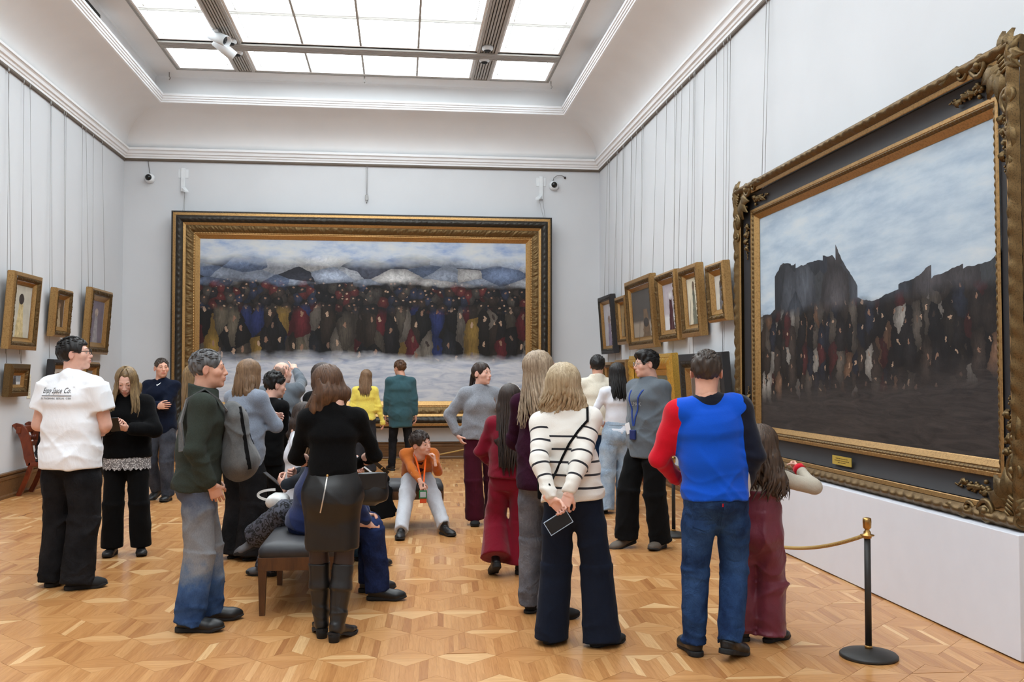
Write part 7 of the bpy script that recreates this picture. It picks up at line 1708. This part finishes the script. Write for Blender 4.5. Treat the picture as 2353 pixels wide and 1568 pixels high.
s = Solid(); g = s.group(); c_ = J['Ch']; g.seg(J['Nk']+A3((0, 0.03, -0.01)), J['Ch']+F.Rt @ A3((0, 0.115, -0.02)), (0.05, 0.05), (0.05, 0.03), k=0.0); V, Q = s.mesh(0.01); link('undershirt', np_mesh('undershirt', V, Q), cloth('dark maroon tee', (56, 20, 28)), F.root)
# --- leopard woman: phone and white bag
F = PEOPLE['leopard']; J = F.j
phone(F, J['WL']+A3((0.07, 0.10, 0.05)), rx(-0.9), 'pale phone in the hand of the woman in leopard trousers')
t0 = F.W2L(on_y(640, 1150, 7.22)); t = rooted('white_handbag', 'small white leather handbag on the lap of the woman in leopard trousers', 'handbag', F, t0); WL_ = m_leather('white leather', (214, 214, 212), 0.4)
s = Solid(); g = s.group(); g.seg(t0+A3((-0.06, 0, -0.01)), t0+A3((0.06, 0, 0.0)), (0.075, 0.05), (0.07, 0.045), u=(0, 1, 0), k=0); g.ell(t0+A3((0, 0.01, 0.02)), (0.09, 0.06, 0.03), k=0.03); s.fold = drape(8, 0.004, 30, 20, 3); V, Q = s.mesh(0.008); o = link('bag_body', np_mesh('bag_body', V, Q), WL_, t); o.location = tuple(-x for x in t['_o'])
b = MB(); pts = [t0+A3((0.02, 0.03+0.13*math.sin(PI*q), 0.035-0.04*math.cos(PI*q))) for q in np.linspace(0, 1, 14)]; ribbon(b, pts, 0.018, 0.006, [(1, 0, 0)]*14); part(t, b, 'strap', WL_); done(t)
# --- hoodie: phone; navy man's watch; cast-off coat on far bench
F = PEOPLE['hoodie']; phone(F, F.W2L(on_y(842, 1082, 8.12)), rx(0.9) @ rz(0.3), 'white phone in the hand of the person in the white hoodie', plain('white phone case', (222, 222, 222), 0.4))
t = thing('folded_coat', 'black coat lying over the edge of the bench next to the boy', 'coat', (-0.27, 9.83, 0.0))
s = Solid(); g = s.group(); g.seg((-0.20, 0.05, 0.50), (0.12, 0.0, 0.50), (0.06, 0.045), (0.06, 0.04), u=(0, 1, 0), k=0.0); g.seg((0.06, -0.09, 0.47), (0.10, -0.11, 0.12), (0.10, 0.03), (0.15, 0.028), k=0.04, cap=0.3); g.seg((-0.12, -0.08, 0.46), (-0.10, -0.10, 0.20), (0.12, 0.03), (0.13, 0.025), k=0.04, cap=0.3); s.fold = drape(77, 0.008, 26, 12, 4)
V, Q = s.mesh(0.011); link('coat_body', np_mesh('coat_body', V, Q), C_BLACK, t)
# --- black bag on the chair by the wall
t = thing('leather_bag', 'slouching black bag on the seat of the mahogany chair', 'bag', (-4.58, 13.16, 0.465))
s = Solid(); g = s.group(); g.seg((0, 0, 0.07), (-0.04, 0.0, 0.34), (0.15, 0.15), (0.09, 0.08), k=0.0); g.ell((0.03, 0, 0.07), (0.17, 0.17, 0.075), k=0.04); s.fold = drape(5, 0.010, 22, 14, 4); g.cut((0, 0, 0.002), (0, 0, -1))
V, Q = s.mesh(0.014); link('bag_body', np_mesh('bag_body', V, Q), m_leather('soft black leather', (26, 27, 29), 0.35), t)
b = MB(); b.tube([(-0.06, -0.05, 0.33), (-0.10, -0.04, 0.45), (-0.14, 0.0, 0.44), (-0.12, 0.05, 0.33)], 0.010, 8); b.build('handle', m_leather('soft black leather', (26, 27, 29), 0.35), t)
# --- child: red mitten cuff
F = PEOPLE['child']; b = MB(); w = F.j['WR']; d = unit(F.j['WR']-F.j['ER']); b.tube([w-d*0.02, w+d*0.012], 0.036, 12); b.build('red_cuff', C_REDSL, F.root)
